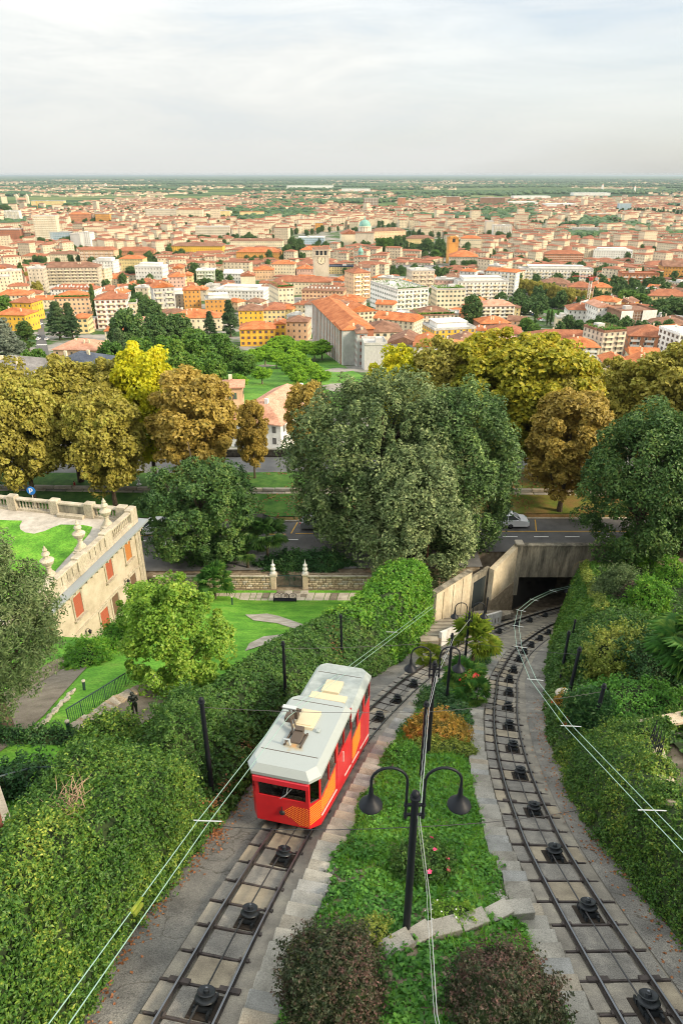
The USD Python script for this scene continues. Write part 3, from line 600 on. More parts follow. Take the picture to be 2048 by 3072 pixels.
part(ib, 'ivy', surf_leaves(g1, P2[96:], 34000, .2, .75, .05, .55, .3, .4), 'bright_ivy_leaf', label='bright green young ivy bulging over the far end')
m = MB(); Pp = []
for (u, v, a) in ((1080, 1800, 0), (1005, 1895, 0), (690, 2370, 0), (745, 2255, 0), (560, 2440, 0), (600, 2430, 0), (650, 2500, 0), (575, 2490, 0), (640, 2420, 0), (1010, 1930, 0)):
    for _ in range(120):
        Pp.append([u + g1.normal(0, 15), v + g1.normal(0, 17)])
Q = []
for u, v in Pp:      # dry leaves lie on the bank's ledge
    r = pray(u, v); best = None
    for a in np.linspace(-9.2, -12.0, 15):
        p = r * (a / (r[2] + .49 * r[1])); i = np.argmin(np.abs(P2[:, 0, 1] - p[1])); k = np.argmin(np.abs(P2[i, :, 0] - p[0])); dz = abs(P2[i, k, 2] + .12 - p[2])
        if best is None or dz < best[0]: best = (dz, [p[0], p[1], P2[i, k, 2] + .17 if abs(P2[i, k, 0] - p[0]) < .5 else float(trench(p[1])) + .03])
    Q.append(best[1])
for _ in range(900):      # and along the foot of the hedge
    y = g1.uniform(5, 30); Q.append([float(xl(y)) + abs(g1.normal(0, .28)), y, float(trench(y)) + .03])
for _ in range(500):
    y = g1.uniform(6, 30); Q.append([float(xr(y)) - abs(g1.normal(0, .4)), y, float(trench(y)) + .03])
single('fallen_leaves', 'brown fallen leaves on the paths and on the ivy bank', 'fallen leaves', leaf_quads(g1, np.array(Q), np.tile([0, .3, 1.], (len(Q), 1)), .09, .8, .2, .35), 'fallen_leaf', kind='stuff')

# ------------------------------------------------------------------ right side: hedge, ivy wall, banks
g2 = np.random.default_rng(22)
S3 = [(2, [(.05, 0), (.3, 1.9), (.5, 2.7), (.9, 3.0), (1.4, 2.8), (1.8, 1.2)]), (8, [(.05, 0), (.3, 1.9), (.5, 2.7), (.9, 3.0), (1.4, 2.8), (1.8, 1.2)]), (14, [(.05, 0), (.3, 1.8), (.55, 2.6), (1.0, 2.95), (1.6, 2.7), (2.0, 1.4)]),
      (17, [(.05, 0), (.3, 1.6), (.6, 2.3), (1.2, 2.7), (2.0, 2.6), (2.6, 1.6)]), (19.5, [(.05, 0), (.35, 1.4), (.7, 2.1), (1.6, 2.6), (3.2, 2.7), (4.2, 1.8)]), (21.6, [(.1, 0), (.4, 1.2), (.9, 1.7), (1.8, 2.2), (3.6, 2.4), (5, 1.8)])]
P3 = bank_surface(S3, 90, xr, .28, 12)
hd = thing('hedge', 'dense green hedge along the right hand path in the lower right corner', 'hedge')
part(hd, 'branches', MB().grid(P3), 'hedge_core')
part(hd, 'foliage', surf_leaves(g2, P3, 70000, .1, .55, .03, .6, .3, .3), 'hedge_leaf')
S4 = [(21.4, [(.05, 0), (.3, .9), (.8, 1.5), (1.8, 2.1), (3.4, 2.3), (5.5, 2.3)]), (30, [(.05, 0), (.3, 1.0), (.8, 1.7), (1.8, 2.3), (3.4, 2.5), (5.5, 2.6)]), (36, [(.05, 0), (.5, 1.1), (1.2, 1.9), (2.4, 2.6), (3.8, 2.9), (5.5, 3.0)]),
      (41, [(.05, 0), (.9, 1.3), (1.9, 2.3), (3.2, 3.2), (4.2, 3.6), (5.5, 3.5)]), (46, [(.05, 0), (.9, 1.6), (1.8, 2.9), (2.9, 4.0), (3.7, 4.3), (5.3, 4.0)]), (52, [(.05, 0), (.5, 2.0), (1.0, 3.7), (1.7, 5.0), (2.4, 5.3), (4.5, 5.0)]), (58.5, [(.05, 0), (.3, 2.4), (.5, 4.4), (.8, 5.8), (1.4, 6.1), (3.5, 5.9)])]
P4 = bank_surface(S4, 110, xr, .30, 14)
ib = thing('ivy_bank', 'ivy covered wall rising to a peak beside the tunnel mouth on the right', 'ivy bank')
part(ib, 'earth_bank', MB().grid(P4), 'hedge_core')
part(ib, 'ivy', surf_leaves(g2, P4[:66], 42000, .16, .75, .03, .5, .25, .26), 'ivy_leaf'); part(ib, 'ivy', surf_leaves(g2, P4[62:], 46000, .18, .75, .05, .5, .25, .28), 'wall_ivy_leaf', label='fresh green ivy on the peaked wall')
ridge = P4[62:, 20:26]
part(ib, 'ivy', surf_leaves(g2, ridge, 11000, .17, .75, .16, .5, .4, .35), 'yellow_leaf', label='yellowish ivy along the top edge')

xx_, yy2_ = np.meshgrid(np.linspace(0, 1, 30), np.linspace(12, 57.5, 50)); xs_ = xr(yy2_) + 3.6 + xx_ * (46 - xr(yy2_) - 3.6)
PG = np.stack([xs_, yy2_, H(xs_, yy2_) + .12 + .5 * (fb(np.stack([xs_, yy2_, 0 * xs_], -1) * .6, 2, 4) - .3)], -1)
struct('right_garden_ground', MB().grid(PG), 'hedge_core')
single('ground_cover', 'dark green ivy and low plants covering the right garden between its shrubs', 'ground cover', surf_leaves(g2, PG, 56000, .24, .75, .03, .55, .4, .35), 'ivy_leaf', kind='stuff')
# ------------------------------------------------------------------ the planted bed between the tracks
g3 = np.random.default_rng(33)
bl = lambda y: TL(y) + 1.95 + .12 * np.sin(y * 1.7); br = lambda y: TR(y) - 1.85 - .10 * np.sin(y * 2.1 + 1)
ysM = np.linspace(2.0, 41.5, 170)
PM = strip(bl, br, ysM, .10, 16, bump=.5)
ed = np.linspace(-1, 1, 16); PM[..., 2] += (.22 * (1 - ed ** 6))[None] + .02
struct('planted_bed', MB().grid(PM), 'earth')
def part_of(P, y0, y1): i = np.where((P[:, 0, 1] >= y0) & (P[:, 0, 1] <= y1))[0]; return P[i[0]:i[-1] + 1]
V, f = surf_leaves(g3, part_of(PM, 2, 24.5), 76000, .125, .8, .02, .45, .6, .16)
single('ground_cover', 'low leafy green ground cover on the bed between the two tracks', 'ground cover', (V, f), 'ground_leaf', kind='stuff')
V, f = surf_leaves(g3, part_of(PM, 24, 41.5), 26000, .16, .7, .02, .5, .6, .2)
single('ground_cover', 'darker leafy planting at the far end of the bed between the tracks', 'ground cover', (V, f), 'dark_shrub_leaf', kind='stuff')
def blades(rng, P, h, lean=.5):
    n = len(P); d = nrm(np.c_[rng.normal(0, lean, (n, 2)), np.ones(n)]); L = h * rng.uniform(.5, 1.3, (n, 1)); s = nrm(np.cross(d, rng.normal(0, 1, (n, 3)))) * L * .035
    tip = P + d * L + np.c_[d[:, :2] * L * .4, -np.abs(rng.normal(0, .12, (n, 1))) * L]
    V = np.stack([P - s, P + s, tip], 1).reshape(-1, 3); return V, np.arange(n * 3).reshape(-1, 3)
def scatter_on(P, rng, n, maskf=None):
    i = rng.uniform(0, P.shape[0] - 1.001, n * 3); j = rng.uniform(0, P.shape[1] - 1.001, n * 3); a, b = i.astype(int), j.astype(int); u, v = (i - a)[:, None], (j - b)[:, None]
    q = (P[a, b] * (1 - u) + P[a + 1, b] * u) * (1 - v) + (P[a, b + 1] * (1 - u) + P[a + 1, b + 1] * u) * v
    if maskf is not None: q = q[maskf(q)]
    return q[:n]
gm = lambda q: (fb(q * .55, 2, 9) + .28 * sm(q[:, 0] - (bl(q[:, 1]) + br(q[:, 1])) / 2, -.2, 1.6) * (q[:, 1] < 17) + .3 * (q[:, 1] > 16.5) * (q[:, 1] < 20) > .50)
q = scatter_on(PM, g3, 42000, gm)
single('long_grass', 'tufts of long grass on the bed between the two tracks', 'grass', blades(g3, q, .30, .5), 'grass_blade', kind='stuff')
# low concrete kerb across the bed, with pebbles
m = MB(); pts = np.array([slope_pt(*p, a=-11.75) for p in ((1150, 2862), (1225, 2832), (1285, 2806), (1370, 2790), (1450, 2768), (1520, 2742), (1590, 2738))])
for i in range(len(pts) - 1):
    d = pts[i + 1] - pts[i]; L = np.linalg.norm(d[:2]); m.cbox((pts[i] + pts[i + 1]) / 2 + [0, 0, .02], (L + .07, .44 - .006 * i, .5 + .006 * i), .012, math.atan2(d[1], d[0]))
kp = thing('garden_kerb', 'pale concrete kerb crossing the planted bed beside the lamp post', 'kerb')
part(kp, 'concrete', m, 'step_stone')
def pebbles(name, label, c, rx, ry, n, size, rng, zf):
    m = MB(); s = trimesh.creation.icosphere(1); sv, sf = np.array(s.vertices), np.array(s.faces)
    for i in range(n):
        p = np.asarray(c, float) + [rng.normal(0, rx), rng.normal(0, ry), 0]; p[2] = zf(p); k = size * rng.uniform(.5, 1.4)
        m.add(sv * k * rng.uniform(.6, 1.2, 3) + p, sf)
    single(name, label, 'pebbles', m, 'step_stone', smooth=60, kind='stuff')
zM = lambda p: float(trench(p[1])) + .28
pebbles('pebbles', 'loose pebbles beside the kerb below the lamp post', slope_pt(1190, 2850, -11.8), .45, .16, 170, .035, g3, zM)
pebbles('pebbles', 'pale pebbles at the edge of the bed next to the stairs', slope_pt(1502, 2710, -11.8), .1, .3, 130, .035, g3, zM)
pebbles('pebbles', 'pebbles along the foot of the left stairway', slope_pt(985, 2600, -11.9), .12, 1.1, 160, .04, g3, lambda p: float(trench(p[1])) + .16)
shrub('shrub', 'dark burgundy leaved shrub at the bottom of the bed beside the left stairs', 'shrub', slope_pt(1000, 3020, -11.9), (1.0, .95, 1.25), 30000, .062, 'burgundy_leaf', 41, group=None)
shrub('shrub', 'dark burgundy leaved shrub at the bottom edge beside the right stairs', 'shrub', slope_pt(1500, 3070, -11.9), (1.05, .95, 1.1), 28000, .062, 'burgundy_leaf', 42)
shrub('shrub', 'small yellow leaved bush behind the left burgundy shrub', 'shrub', slope_pt(1110, 2830, -11.8), (.42, .36, .42), 3200, .06, 'yellow_leaf', 43)
shrub('shrub', 'low yellow green bush between the left stairs and the burgundy shrub', 'shrub', slope_pt(930, 2868, -11.8), (.46, .3, .30), 2400, .06, 'yellow_leaf', 44)
shrub('flowering_plant', 'low clump of small white flowers on the kerb beside the right stairs', 'flowers', slope_pt(1365, 2765, -11.7), (.62, .35, .22), 3600, .06, 'fig_leaf', 45, flowers=('white_petal', 40, .025))
shrub('rose_bush', 'rose bush with a few pink flowers right of the lamp post', 'rose bush', slope_pt(1265, 2610, -11.7), (.85, .7, .55), 9000, .075, 'ivy_leaf', 46, flowers=('pink_petal', 7, .075))
shrub('shrub', 'broad rust coloured dome shaped shrub in the middle of the bed', 'shrub', slope_pt(1315, 2225, -11.85), (1.35, 1.15, .75), 22000, .085, 'rust_leaf', 47)
shrub('shrub', 'flat yellow green shrub just below the rust coloured one', 'shrub', slope_pt(1320, 2262, -11.9), (1.4, .6, .34), 9000, .085, 'yellow_leaf', 48)
shrub('shrub', 'low bright green ground shrub left of the upper lamp post', 'shrub', slope_pt(1210, 2285, -11.9), (.7, .8, .3), 7000, .09, 'ground_leaf', 49)
shrub('shrub', 'dark green low bush under the far double lamp', 'shrub', slope_pt(1300, 2120, -11.9), (.8, 1.0, .5), 8000, .1, 'dark_shrub_leaf', 50)
fan_palm('tall fan palm with yellowish leaves at the far end of the planted bed', slope_pt(1415, 1995, -11.9), 2.2, 2.1, 30, 51, 'palm_yellow_leaf')
fan_palm('small fan palm in front of the tall one, low over the bed', slope_pt(1385, 2062, -11.9), .9, 1.6, 22, 52, 'palm_leaf')
fan_palm('lowest fan palm in the bed, next to the right stairs', slope_pt(1425, 2110, -11.9), .5, 1.3, 18, 53, 'palm_leaf')
fan_palm('little fan palm beside the left track near the platform', slope_pt(1285, 1990, -11.9), .7, 1.2, 16, 54, 'palm_yellow_leaf')
shrub('flowering_plant', 'red flowering plant beneath the yellowish fan palm', 'flowers', slope_pt(1418, 2045, -11.2), (.45, .4, .35), 1800, .12, 'fig_leaf', 55, flowers=('red_petal', 22, .11))

# ------------------------------------------------------------------ lamps and posts
def post_mesh(h, r):
    m = MB(); m.tube([[0, 0, -.3], [0, 0, h * .5], [0, 0, h]], [r * 1.08, r, r * .92], 12)
    m2 = MB().lathe([(r * .92, h - .02), (r * 1.35, h), (r * 1.35, h + .05), (r * .8, h + .06), (r * .8, h + .10), (r * 1.0, h + .12), (r * .95, h + .17), (r * .5, h + .21), (0, h + .23)], n=12)
    return m, m2
def lamp_top(root, z, sgn, k=1.0):
    x0 = .19 * sgn * k; ra = .385 * k
    pts = [[x0, 0, z - .50 * k], [x0, 0, z + .60 * k]]
    for a in np.linspace(0, math.pi, 12)[1:]: pts.append([x0 + sgn * (ra - ra * math.cos(a)), 0, z + .60 * k + ra * math.sin(a)])
    pts.append([x0 + sgn * 2 * ra, 0, z + .36 * k])
    arm = part(root, 'arm', MB().tube(pts, .032 * k, 8), 'black_iron', smooth=50)
    m = MB()
    for dz in (-.12, -.42):
        m.tube([[x0, 0, z + dz * k - .03], [x0, 0, z + dz * k + .03]], .052 * k, 8); m.box((x0 / 2, 0, z + dz * k), (abs(x0), .06 * k, .045 * k))
    m.lathe([(0, -.56 * k), (.03 * k, -.54 * k), (.045 * k, -.50 * k), (.032 * k, -.46 * k)], (x0, 0, z), 8)
    part(arm, 'clamp', m, 'black_iron')
    xs = x0 + sgn * 2 * ra; prof = [(.035, .40), (.05, .36), (.055, .22), (.075, .14), (.13, .05), (.20, -.02), (.255, -.09), (.262, -.12), (.24, -.11), (.18, -.03), (.1, .04), (0, .05)]
    sh = part(root, 'lamp_shade', MB().lathe([(a * k, b * k) for a, b in prof], (xs, 0, z), 22), 'black_iron', smooth=40)
    part(sh, 'bulb', MB().lathe([(0, -.04), (.05, -.02), (.06, .02), (.03, .05)], (xs, 0, z), 8), 'white_petal')
def double_lamp(label, base, top_uv, r=.085, k=1.0, rz=0.0, group=None):
    t = aty(top_uv[0], top_uv[1], base[1]); h = t[2] - base[2] - .2
    root = thing('street_lamp', label, 'street lamp', base, rz, group)
    a, b = post_mesh(h, r); part(root, 'post', a, 'black_iron', smooth=40); part(root, 'finial', b, 'black_iron', smooth=40)
    for s in (-1, 1): lamp_top(root, h - .08, s, k)
    return base, h
L1 = double_lamp('nearest black double arm lamp post, standing in the bed by the kerb', slope_pt(1217, 2815, -11.85), (1236, 2376), .09)
L2 = double_lamp('black double arm lamp post behind the rust coloured shrub', slope_pt(1283, 2268, -11.85), (1306, 1984), .085)
L3 = double_lamp('far black double arm lamp post standing among the fan palms', slope_pt(1392, 2000, -11.9), (1407, 1836), .08)
def single_lamp():
    root = thing('wall_lamp', 'black bell lamp on a curved arm inside the tunnel mouth', 'street lamp', aty(1703, 1762, 58.5))
    part(root, 'arm', MB().tube([[.9, 0, .3], [.6, 0, .55], [.15, 0, .5], [0, 0, .2], [0, 0, 0]], .035, 7), 'black_iron')
    part(root, 'lamp_shade', MB().lathe([(.04, .0), (.06, -.2), (.2, -.42), (.28, -.52), (.29, -.56), (.2, -.46), (0, -.36)], n=16), 'black_iron', smooth=40)
single_lamp()
def wire_post(label, base, top_uv, r=.075, group=None):
    t = aty(top_uv[0], top_uv[1], base[1]); h = t[2] - base[2] - .2
    dx = t[0] - base[0]
    root = thing('wire_post', label, 'post', base, 0, group)
    a, b = post_mesh(h, r)
    if abs(dx) > .05:
        for mm in (a, b):
            for v in mm.v: v[:, 0] += dx * np.clip(v[:, 2] / h, 0, 1.2)
    part(root, 'post', a, 'black_iron', smooth=40); part(root, 'finial', b, 'black_iron', smooth=40); return base + np.array([dx, 0, h])
WP = {}
WP['l1'] = wire_post('black iron wire post rising from the left hedge, nearest of those beside the red car', slope_pt(636, 2375, -11.0), (606, 2094), .085)
WP['l2'] = wire_post('black wire post on the ivy bank just left of the red car roof', slope_pt(857, 2105, -10.2), (846, 1924))
WP['l3'] = wire_post('black wire post on the ivy bank behind the red car', slope_pt(1025, 1966, -10.0), (1022, 1844))
WP['l4'] = wire_post('black wire post half hidden in the ivy bulge near the gate wall', slope_pt(1155, 1870, -10.0), (1153, 1800))
WP['mA'] = wire_post('black wire post in the bed between the two lamp posts', slope_pt(1262, 2345, -11.85), (1280, 2105), .08)
WP['mB'] = wire_post('black wire post in the bed right of the upper lamp post', slope_pt(1338, 2112, -11.85), (1356, 1900), .075)
WP['mC'] = wire_post('thin black wire post at the platform end wall', slope_pt(1450, 1885, -11.9), (1463, 1792), .07)
WP['r1'] = wire_post('leaning black post on the right bank, nearest of three in a row', slope_pt(1784, 2165, -9.9), (1813, 2052), .085)
WP['r2'] = wire_post('tall leaning black post on the right bank, middle of three in a row', slope_pt(1702, 2100, -9.9), (1739, 1942), .08)
WP['r3'] = wire_post('leaning black post on the right bank, farthest of three in a row', slope_pt(1684, 2020, -9.9), (1708, 1893), .075)
WP['r4'] = wire_post('short black post in the ivy near the tunnel mouth', slope_pt(1720, 1888, -9.6), (1725, 1858), .07)
m = MB(); b = aty(1281, 1690, 56.5); t = aty(1286, 1560, 56.5); m.tube([b - [0, 0, 1.5], b, t], .085, 8)
single('rusty_pole', 'rust brown pole standing behind the ivy bulge in front of the big evergreen', 'pole', m, 'rust_pole')
def wire(label, pts, r, mt='wire_green', sag=0.0, name='overhead_wire'):
    p = np.array(pts, float); out = []
    for i in range(len(p) - 1):
        for t in np.linspace(0, 1, 7)[(0 if i == 0 else 1):]: out.append(p[i] * (1 - t) + p[i + 1] * t - [0, 0, sag * 4 * t * (1 - t)])
    single(name, label, 'wire', MB().tube(out, r, 5, False), mt, group=None)
def WL(u, v, a=-8.0): return slope_pt(u, v, a)
lw = [WL(100, 3140), WL(147, 3072), WL(594, 2462), WL(700, 2328), WL(843, 2148), WL(1290, 1820)]
off = lambda P, T, d: [p + np.array([d, d * -.1, 0]) for p in P]
wire('left wire of the overhead pair above the left path', lw, .010); wire('right wire of the overhead pair above the left path', off(lw, TL, .27), .010)
rw = [WL(*q) for q in ((1714, 1757), (1652, 1771), (1593, 1798), (1553, 1830), (1542, 1877), (1549, 1940), (1589, 2038), (1692, 2178), (1928, 2431), (2060, 2572), (2200, 2730))]
wire('left wire of the overhead pair curving above the right track', rw, .010)
rw2 = []
for i, p in enumerate(rw):
    d = nrm(np.r_[(rw[min(i + 1, len(rw) - 1)] - rw[max(i - 1, 0)])[:2], 0]); rw2.append(p - np.array([d[1], -d[0], 0]) * .27)
wire('right wire of the overhead pair curving above the right track', rw2, .010)
for i, (p, q2) in enumerate(zip(rw[1:9], rw2[1:9])):
    d = nrm(q2 - p); single('wire_spacer', f'pale spacer bar on the right overhead wires, {ORD[7 - i]} to the viewer', 'wire spacer', MB().tube([p - d * .12, q2 + d * .28], .015, 6), 'wire_white', group='spacer bars on the overhead wires')
for i, (u, v) in enumerate(((594, 2462), (1163, 1896))):
    p = WL(u, v); single('wire_spacer', ('pale spacer bar on the left overhead wires in front of the hedge', 'pale spacer bar on the left overhead wires beyond the red car')[i], 'wire spacer', MB().tube([p - [.1, 0, 0], p + [.55, -.03, 0]], .015, 6), 'wire_white', group='spacer bars on the overhead wires')
p = WL(405, 2722); d = nrm(WL(594, 2462) - p)
single('wire_clamp', 'small yellow and grey clamp hanging on the left overhead wire over the hedge', 'clamp', MB().tube([p - d * .16, p + d * .28], .035, 6).box(p + [.05, 0, -.07], (.05, .36, .08), axes=np.array([np.cross(d, [0, 0, 1]), d, [0, 0, 1]])), 'palm_yellow_leaf')
# feeder cables along the lamp posts and cross wires
ft = lambda k, dx=.1: WP[k] + np.array([dx, 0, -.15])
l1top = L1[0] + np.array([.12, -.1, L1[1] - .55]); l2top = L2[0] + np.array([.12, -.1, L2[1] - .4])
near = np.array([1.72, 6.2, -12.6])
wire('grey feeder cable running down from the nearest lamp post toward the viewer', [near + [.05, -1.5, .3], slope_pt(1310, 3040, -10.6), slope_pt(1290, 2700, -9.6), l1top, ft('mA'), l2top, ft('mB'), L3[0] + [.1, 0, L3[1] - .3]], 0.008, 'wire_white', .03, 'feeder_cable')
wire('pale twisted cable hanging beside the grey feeder cable', [near + [-.05, -1.5, .2], slope_pt(1302, 3040, -10.5), slope_pt(1278, 2650, -9.5), l1top + [-.06, 0, .1], ft('mA', .03), l2top + [-.08, 0, .1], ft('mB', .0)], 0.005, 'wire_white', .10, 'feeder_cable')
cw = lambda a, b, lab: wire(lab, [a, b], .009, 'wire_dark', .12, 'cross_wire')
cw(WP['l1'] - [0, 0, .2], WP['mA'] - [0, 0, .3], 'thin dark cross wire from the nearest left post over the red car')
cw(WP['mA'] - [0, 0, .3], WP['r1'] - [0, 0, .2], 'thin dark cross wire from the middle post to the nearest right post')
cw(WP['l2'] - [0, 0, .2], WP['mB'] - [0, 0, .3], 'thin dark cross wire behind the red car between the bank and the bed')
cw(WP['mB'] - [0, 0, .2], WP['r2'] - [0, 0, .2], 'thin dark cross wire over the right track to the tall leaning post')
cw(L1[0] + [0, 0, L1[1] - .9], slope_pt(660, 2480, -10.5), 'thin dark cross wire from the nearest lamp post to the left hedge')
cw(L1[0] + [0, 0, L1[1] - .9], slope_pt(1745, 2430, -10.5), 'thin dark cross wire from the nearest lamp post over the right track')

# ------------------------------------------------------------------ the red funicular car
noisy('car_roof', ramp((.3, .26, .30, .29), (.7, .37, .405, .39)), 1.2, .5, fine=4., finefac=.22)
mat('car_roof_rusty', {'g': ('texture_coordinate', {}), 'n': ('noise_texture', {'scale': 3., 'detail': 5.}), 'd': ('vector_math', {'math_type': 'distance', 'vector2': (.02, 1.32, 2.17)}), 'a': ('math', {'math_type': 'multiply_add', 'value2': .7, 'value3': -.30}),
    's': ('math', {'math_type': 'add'}), 'r': ('rgb_ramp', {'ramp': ramp((.02, .46, .20, .05), (.22, .34, .27, .16), (.42, .335, .37, .36))}), 'p': ('principled_bsdf', {'roughness': .5})},
    [('g.object', 'n.vector'), ('g.object', 'd.vector1'), ('n.fac', 'a.value1'), ('a.value', 's.value1'), ('d.value', 's.value2'), ('s.value', 'r.fac'), ('r.color', 'p.base_color')])
noisy('car_red', ramp((.3, .50, .012, .018), (.7, .60, .018, .024)), 2., .32, spec=.5); plain('car_red_dark', (.33, .012, .016), .4); plain('car_orange', (.85, .33, .02), .4); plain('car_trim', (.72, .62, .58), .4)
plain('car_inside', (.10, .085, .075), .7); plain('car_hatch', (.56, .48, .32), .6); plain('car_visor', (.62, .02, .035), .35); plain('seat_cloth', (.30, .26, .18), .8); plain('collector_brown', (.075, .055, .04), .65); plain('black_rubber', (.015, .015, .016), .6)
CAR0 = np.array([-1.93, 15.74, -19.42]); CRZ = -math.atan(.243)
car = thing('funicular_car', 'red funicular car with pale grey stepped roof on the left track', 'funicular car', CAR0, CRZ)
HWC, LC, LS = 1.18, 8.9, 5.0
zbot = lambda L: .04 - .505 * L
eav = lambda L: (2.2 - .262 * L) if L <= LS else (.22 - .225 * (L - LS))
sill = lambda L: eav(L) - 1.04
plan = lambda L0, L1, c0, c1: [(-HWC + c0, L0), (HWC - c0, L0), (HWC, L0 + c0 * 1.6), (HWC, L1 - c1), (HWC - c1, L1), (-HWC + c1, L1), (-HWC, L1 - c1), (-HWC, L0 + c0 * 1.6)]
def loft(plan_pts, flo, fhi, inset=0.0, top=True, bot=True):
    p = np.array(plan_pts, float); n = len(p); c = p.mean(0); q = c + (p - c) * (1 - inset)
    lo = np.c_[p, [flo(y) for y in p[:, 1]]]; hi = np.c_[q, [fhi(y) for y in q[:, 1]]]
    f = [[i, (i + 1) % n, n + (i + 1) % n] for i in range(n)] + [[i, n + (i + 1) % n, n + i] for i in range(n)]
    if bot: f += [[0, i + 1, i] for i in range(1, n - 1)]
    if top: f += [[n, n + i, n + i + 1] for i in range(1, n - 1)]
    return np.vstack([lo, hi]), np.array(f)
E5 = lambda L: (2.2 - .262 * L); E6 = lambda L: .22 - .225 * (L - LS)
part(car, 'body', MB().add(*loft(plan(0, LS, .27, .02), lambda y: zbot(y), lambda y: E5(y) - 1.04)).add(*loft(plan(LS + .004, LC, .02, .2), zbot, lambda y: E6(y) - 1.04)), 'car_red')
part(car, 'interior', MB().add(*loft(plan(.06, LS, .26, .02), lambda y: E5(y) - 1.035, lambda y: E5(y) - 1.03)).add(*loft(plan(LS + .01, LC - .05, .02, .2), lambda y: E6(y) - 1.035, lambda y: E6(y) - 1.03)), 'car_inside')
for k, (L, e) in enumerate(((1.3, E5), (2.4, E5), (3.6, E5), (6.0, E6), (7.2, E6))):
    for sx in (-.62, .62): part(car, 'seat', MB().cbox((sx, L, e(L) - .86), (.85, .42, .36), .04).cbox((sx, L + .22, e(L) - .62), (.85, .1, .62), .03), 'seat_cloth')
m = MB().cbox((-.2, .42, E5(.4) - .93), (1.5, .3, .22), .04).box((-.62, .38, E5(.4) - .79), (.3, .2, .06)); part(car, 'dashboard', m, 'black_rubber')
# windscreen, side windows and pillars
def wall_quad(a, b, lo, hi, th=.03, inx=0.0):
    a, b = np.array(a, float), np.array(b, float); d = b - a; n = nrm(np.array([d[1], -d[0]])); o = n * th
    P = []
    for s in (0, 1):
        for (p, z) in ((a, lo(a[1])), (b, lo(b[1])), (b, hi(b[1])), (a, hi(a[1]))): P.append([p[0] - n[0] * inx - o[0] * s, p[1] - n[1] * inx - o[1] * s, z])
    return np.array(P), np.array([[0, 1, 2], [0, 2, 3], [4, 6, 5], [4, 7, 6], [0, 4, 5], [0, 5, 1], [1, 5, 6], [1, 6, 2], [2, 6, 7], [2, 7, 3], [3, 7, 4], [3, 4, 0]])
A, B, C = (-HWC + .27, 0), (HWC - .27, 0), (HWC, .432)
A2 = (-HWC, .432)
elo = lambda y: E5(y) - 1.04; ehi = lambda y: E5(y)
def band(a, b, f0, f1, e, mt, name, th=.04, inx=0.0, label=None):
    return part(car, name, MB().add(*wall_quad(a, b, lambda y: e(y) - 1.04 + 1.04 * f0, lambda y: e(y) - 1.04 + 1.04 * f1, th, inx)), mt, label=label)
lp = lambda a, b, t: (a[0] * (1 - t) + b[0] * t, a[1] * (1 - t) + b[1] * t)
fr = lambda f0, f1: (f0, f1)
band(lp(A, B, .06), lp(A, B, .94), .06, .74, E5, 'pane_glass', 'windscreen', .012, .03)
for (a, b) in ((0, .06), (.94, 1)): band(lp(A, B, a), lp(A, B, b), 0, 1, E5, 'car_red', 'windscreen_pillar', .05)
band(lp(A, B, .06), lp(A, B, .94), 0, .06, E5, 'car_red', 'windscreen_sill', .05)
part(car, 'visor', MB().add(*loft([(-HWC + .24, -.10), (HWC - .24, -.10), (HWC - .27, .05), (-HWC + .27, .05)], lambda y: 1.90 if y < 0 else 1.96, lambda y: 2.10 if y < 0 else 2.20)), 'car_visor')
part(car, 'wiper', MB().tube([(-.05, -.03, 1.24), (.18, -.05, 1.52), (.24, -.05, 1.86)], .013, 5).tube([(.08, -.05, 1.35), (.36, -.05, 1.80)], .008, 4), 'wire_white')
for (p0, p1) in ((B, C), (A2, A)):
    band(lp(p0, p1, .1), lp(p0, p1, .9), .05, .94, E5, 'pane_glass', 'corner_window', .012, .03)
    for (a, b) in ((0, .1), (.9, 1)): band(lp(p0, p1, a), lp(p0, p1, b), 0, 1, E5, 'car_red', 'window_pillar', .05)
    band(lp(p0, p1, .1), lp(p0, p1, .9), .94, 1.0, E5, 'car_red', 'window_header', .05)
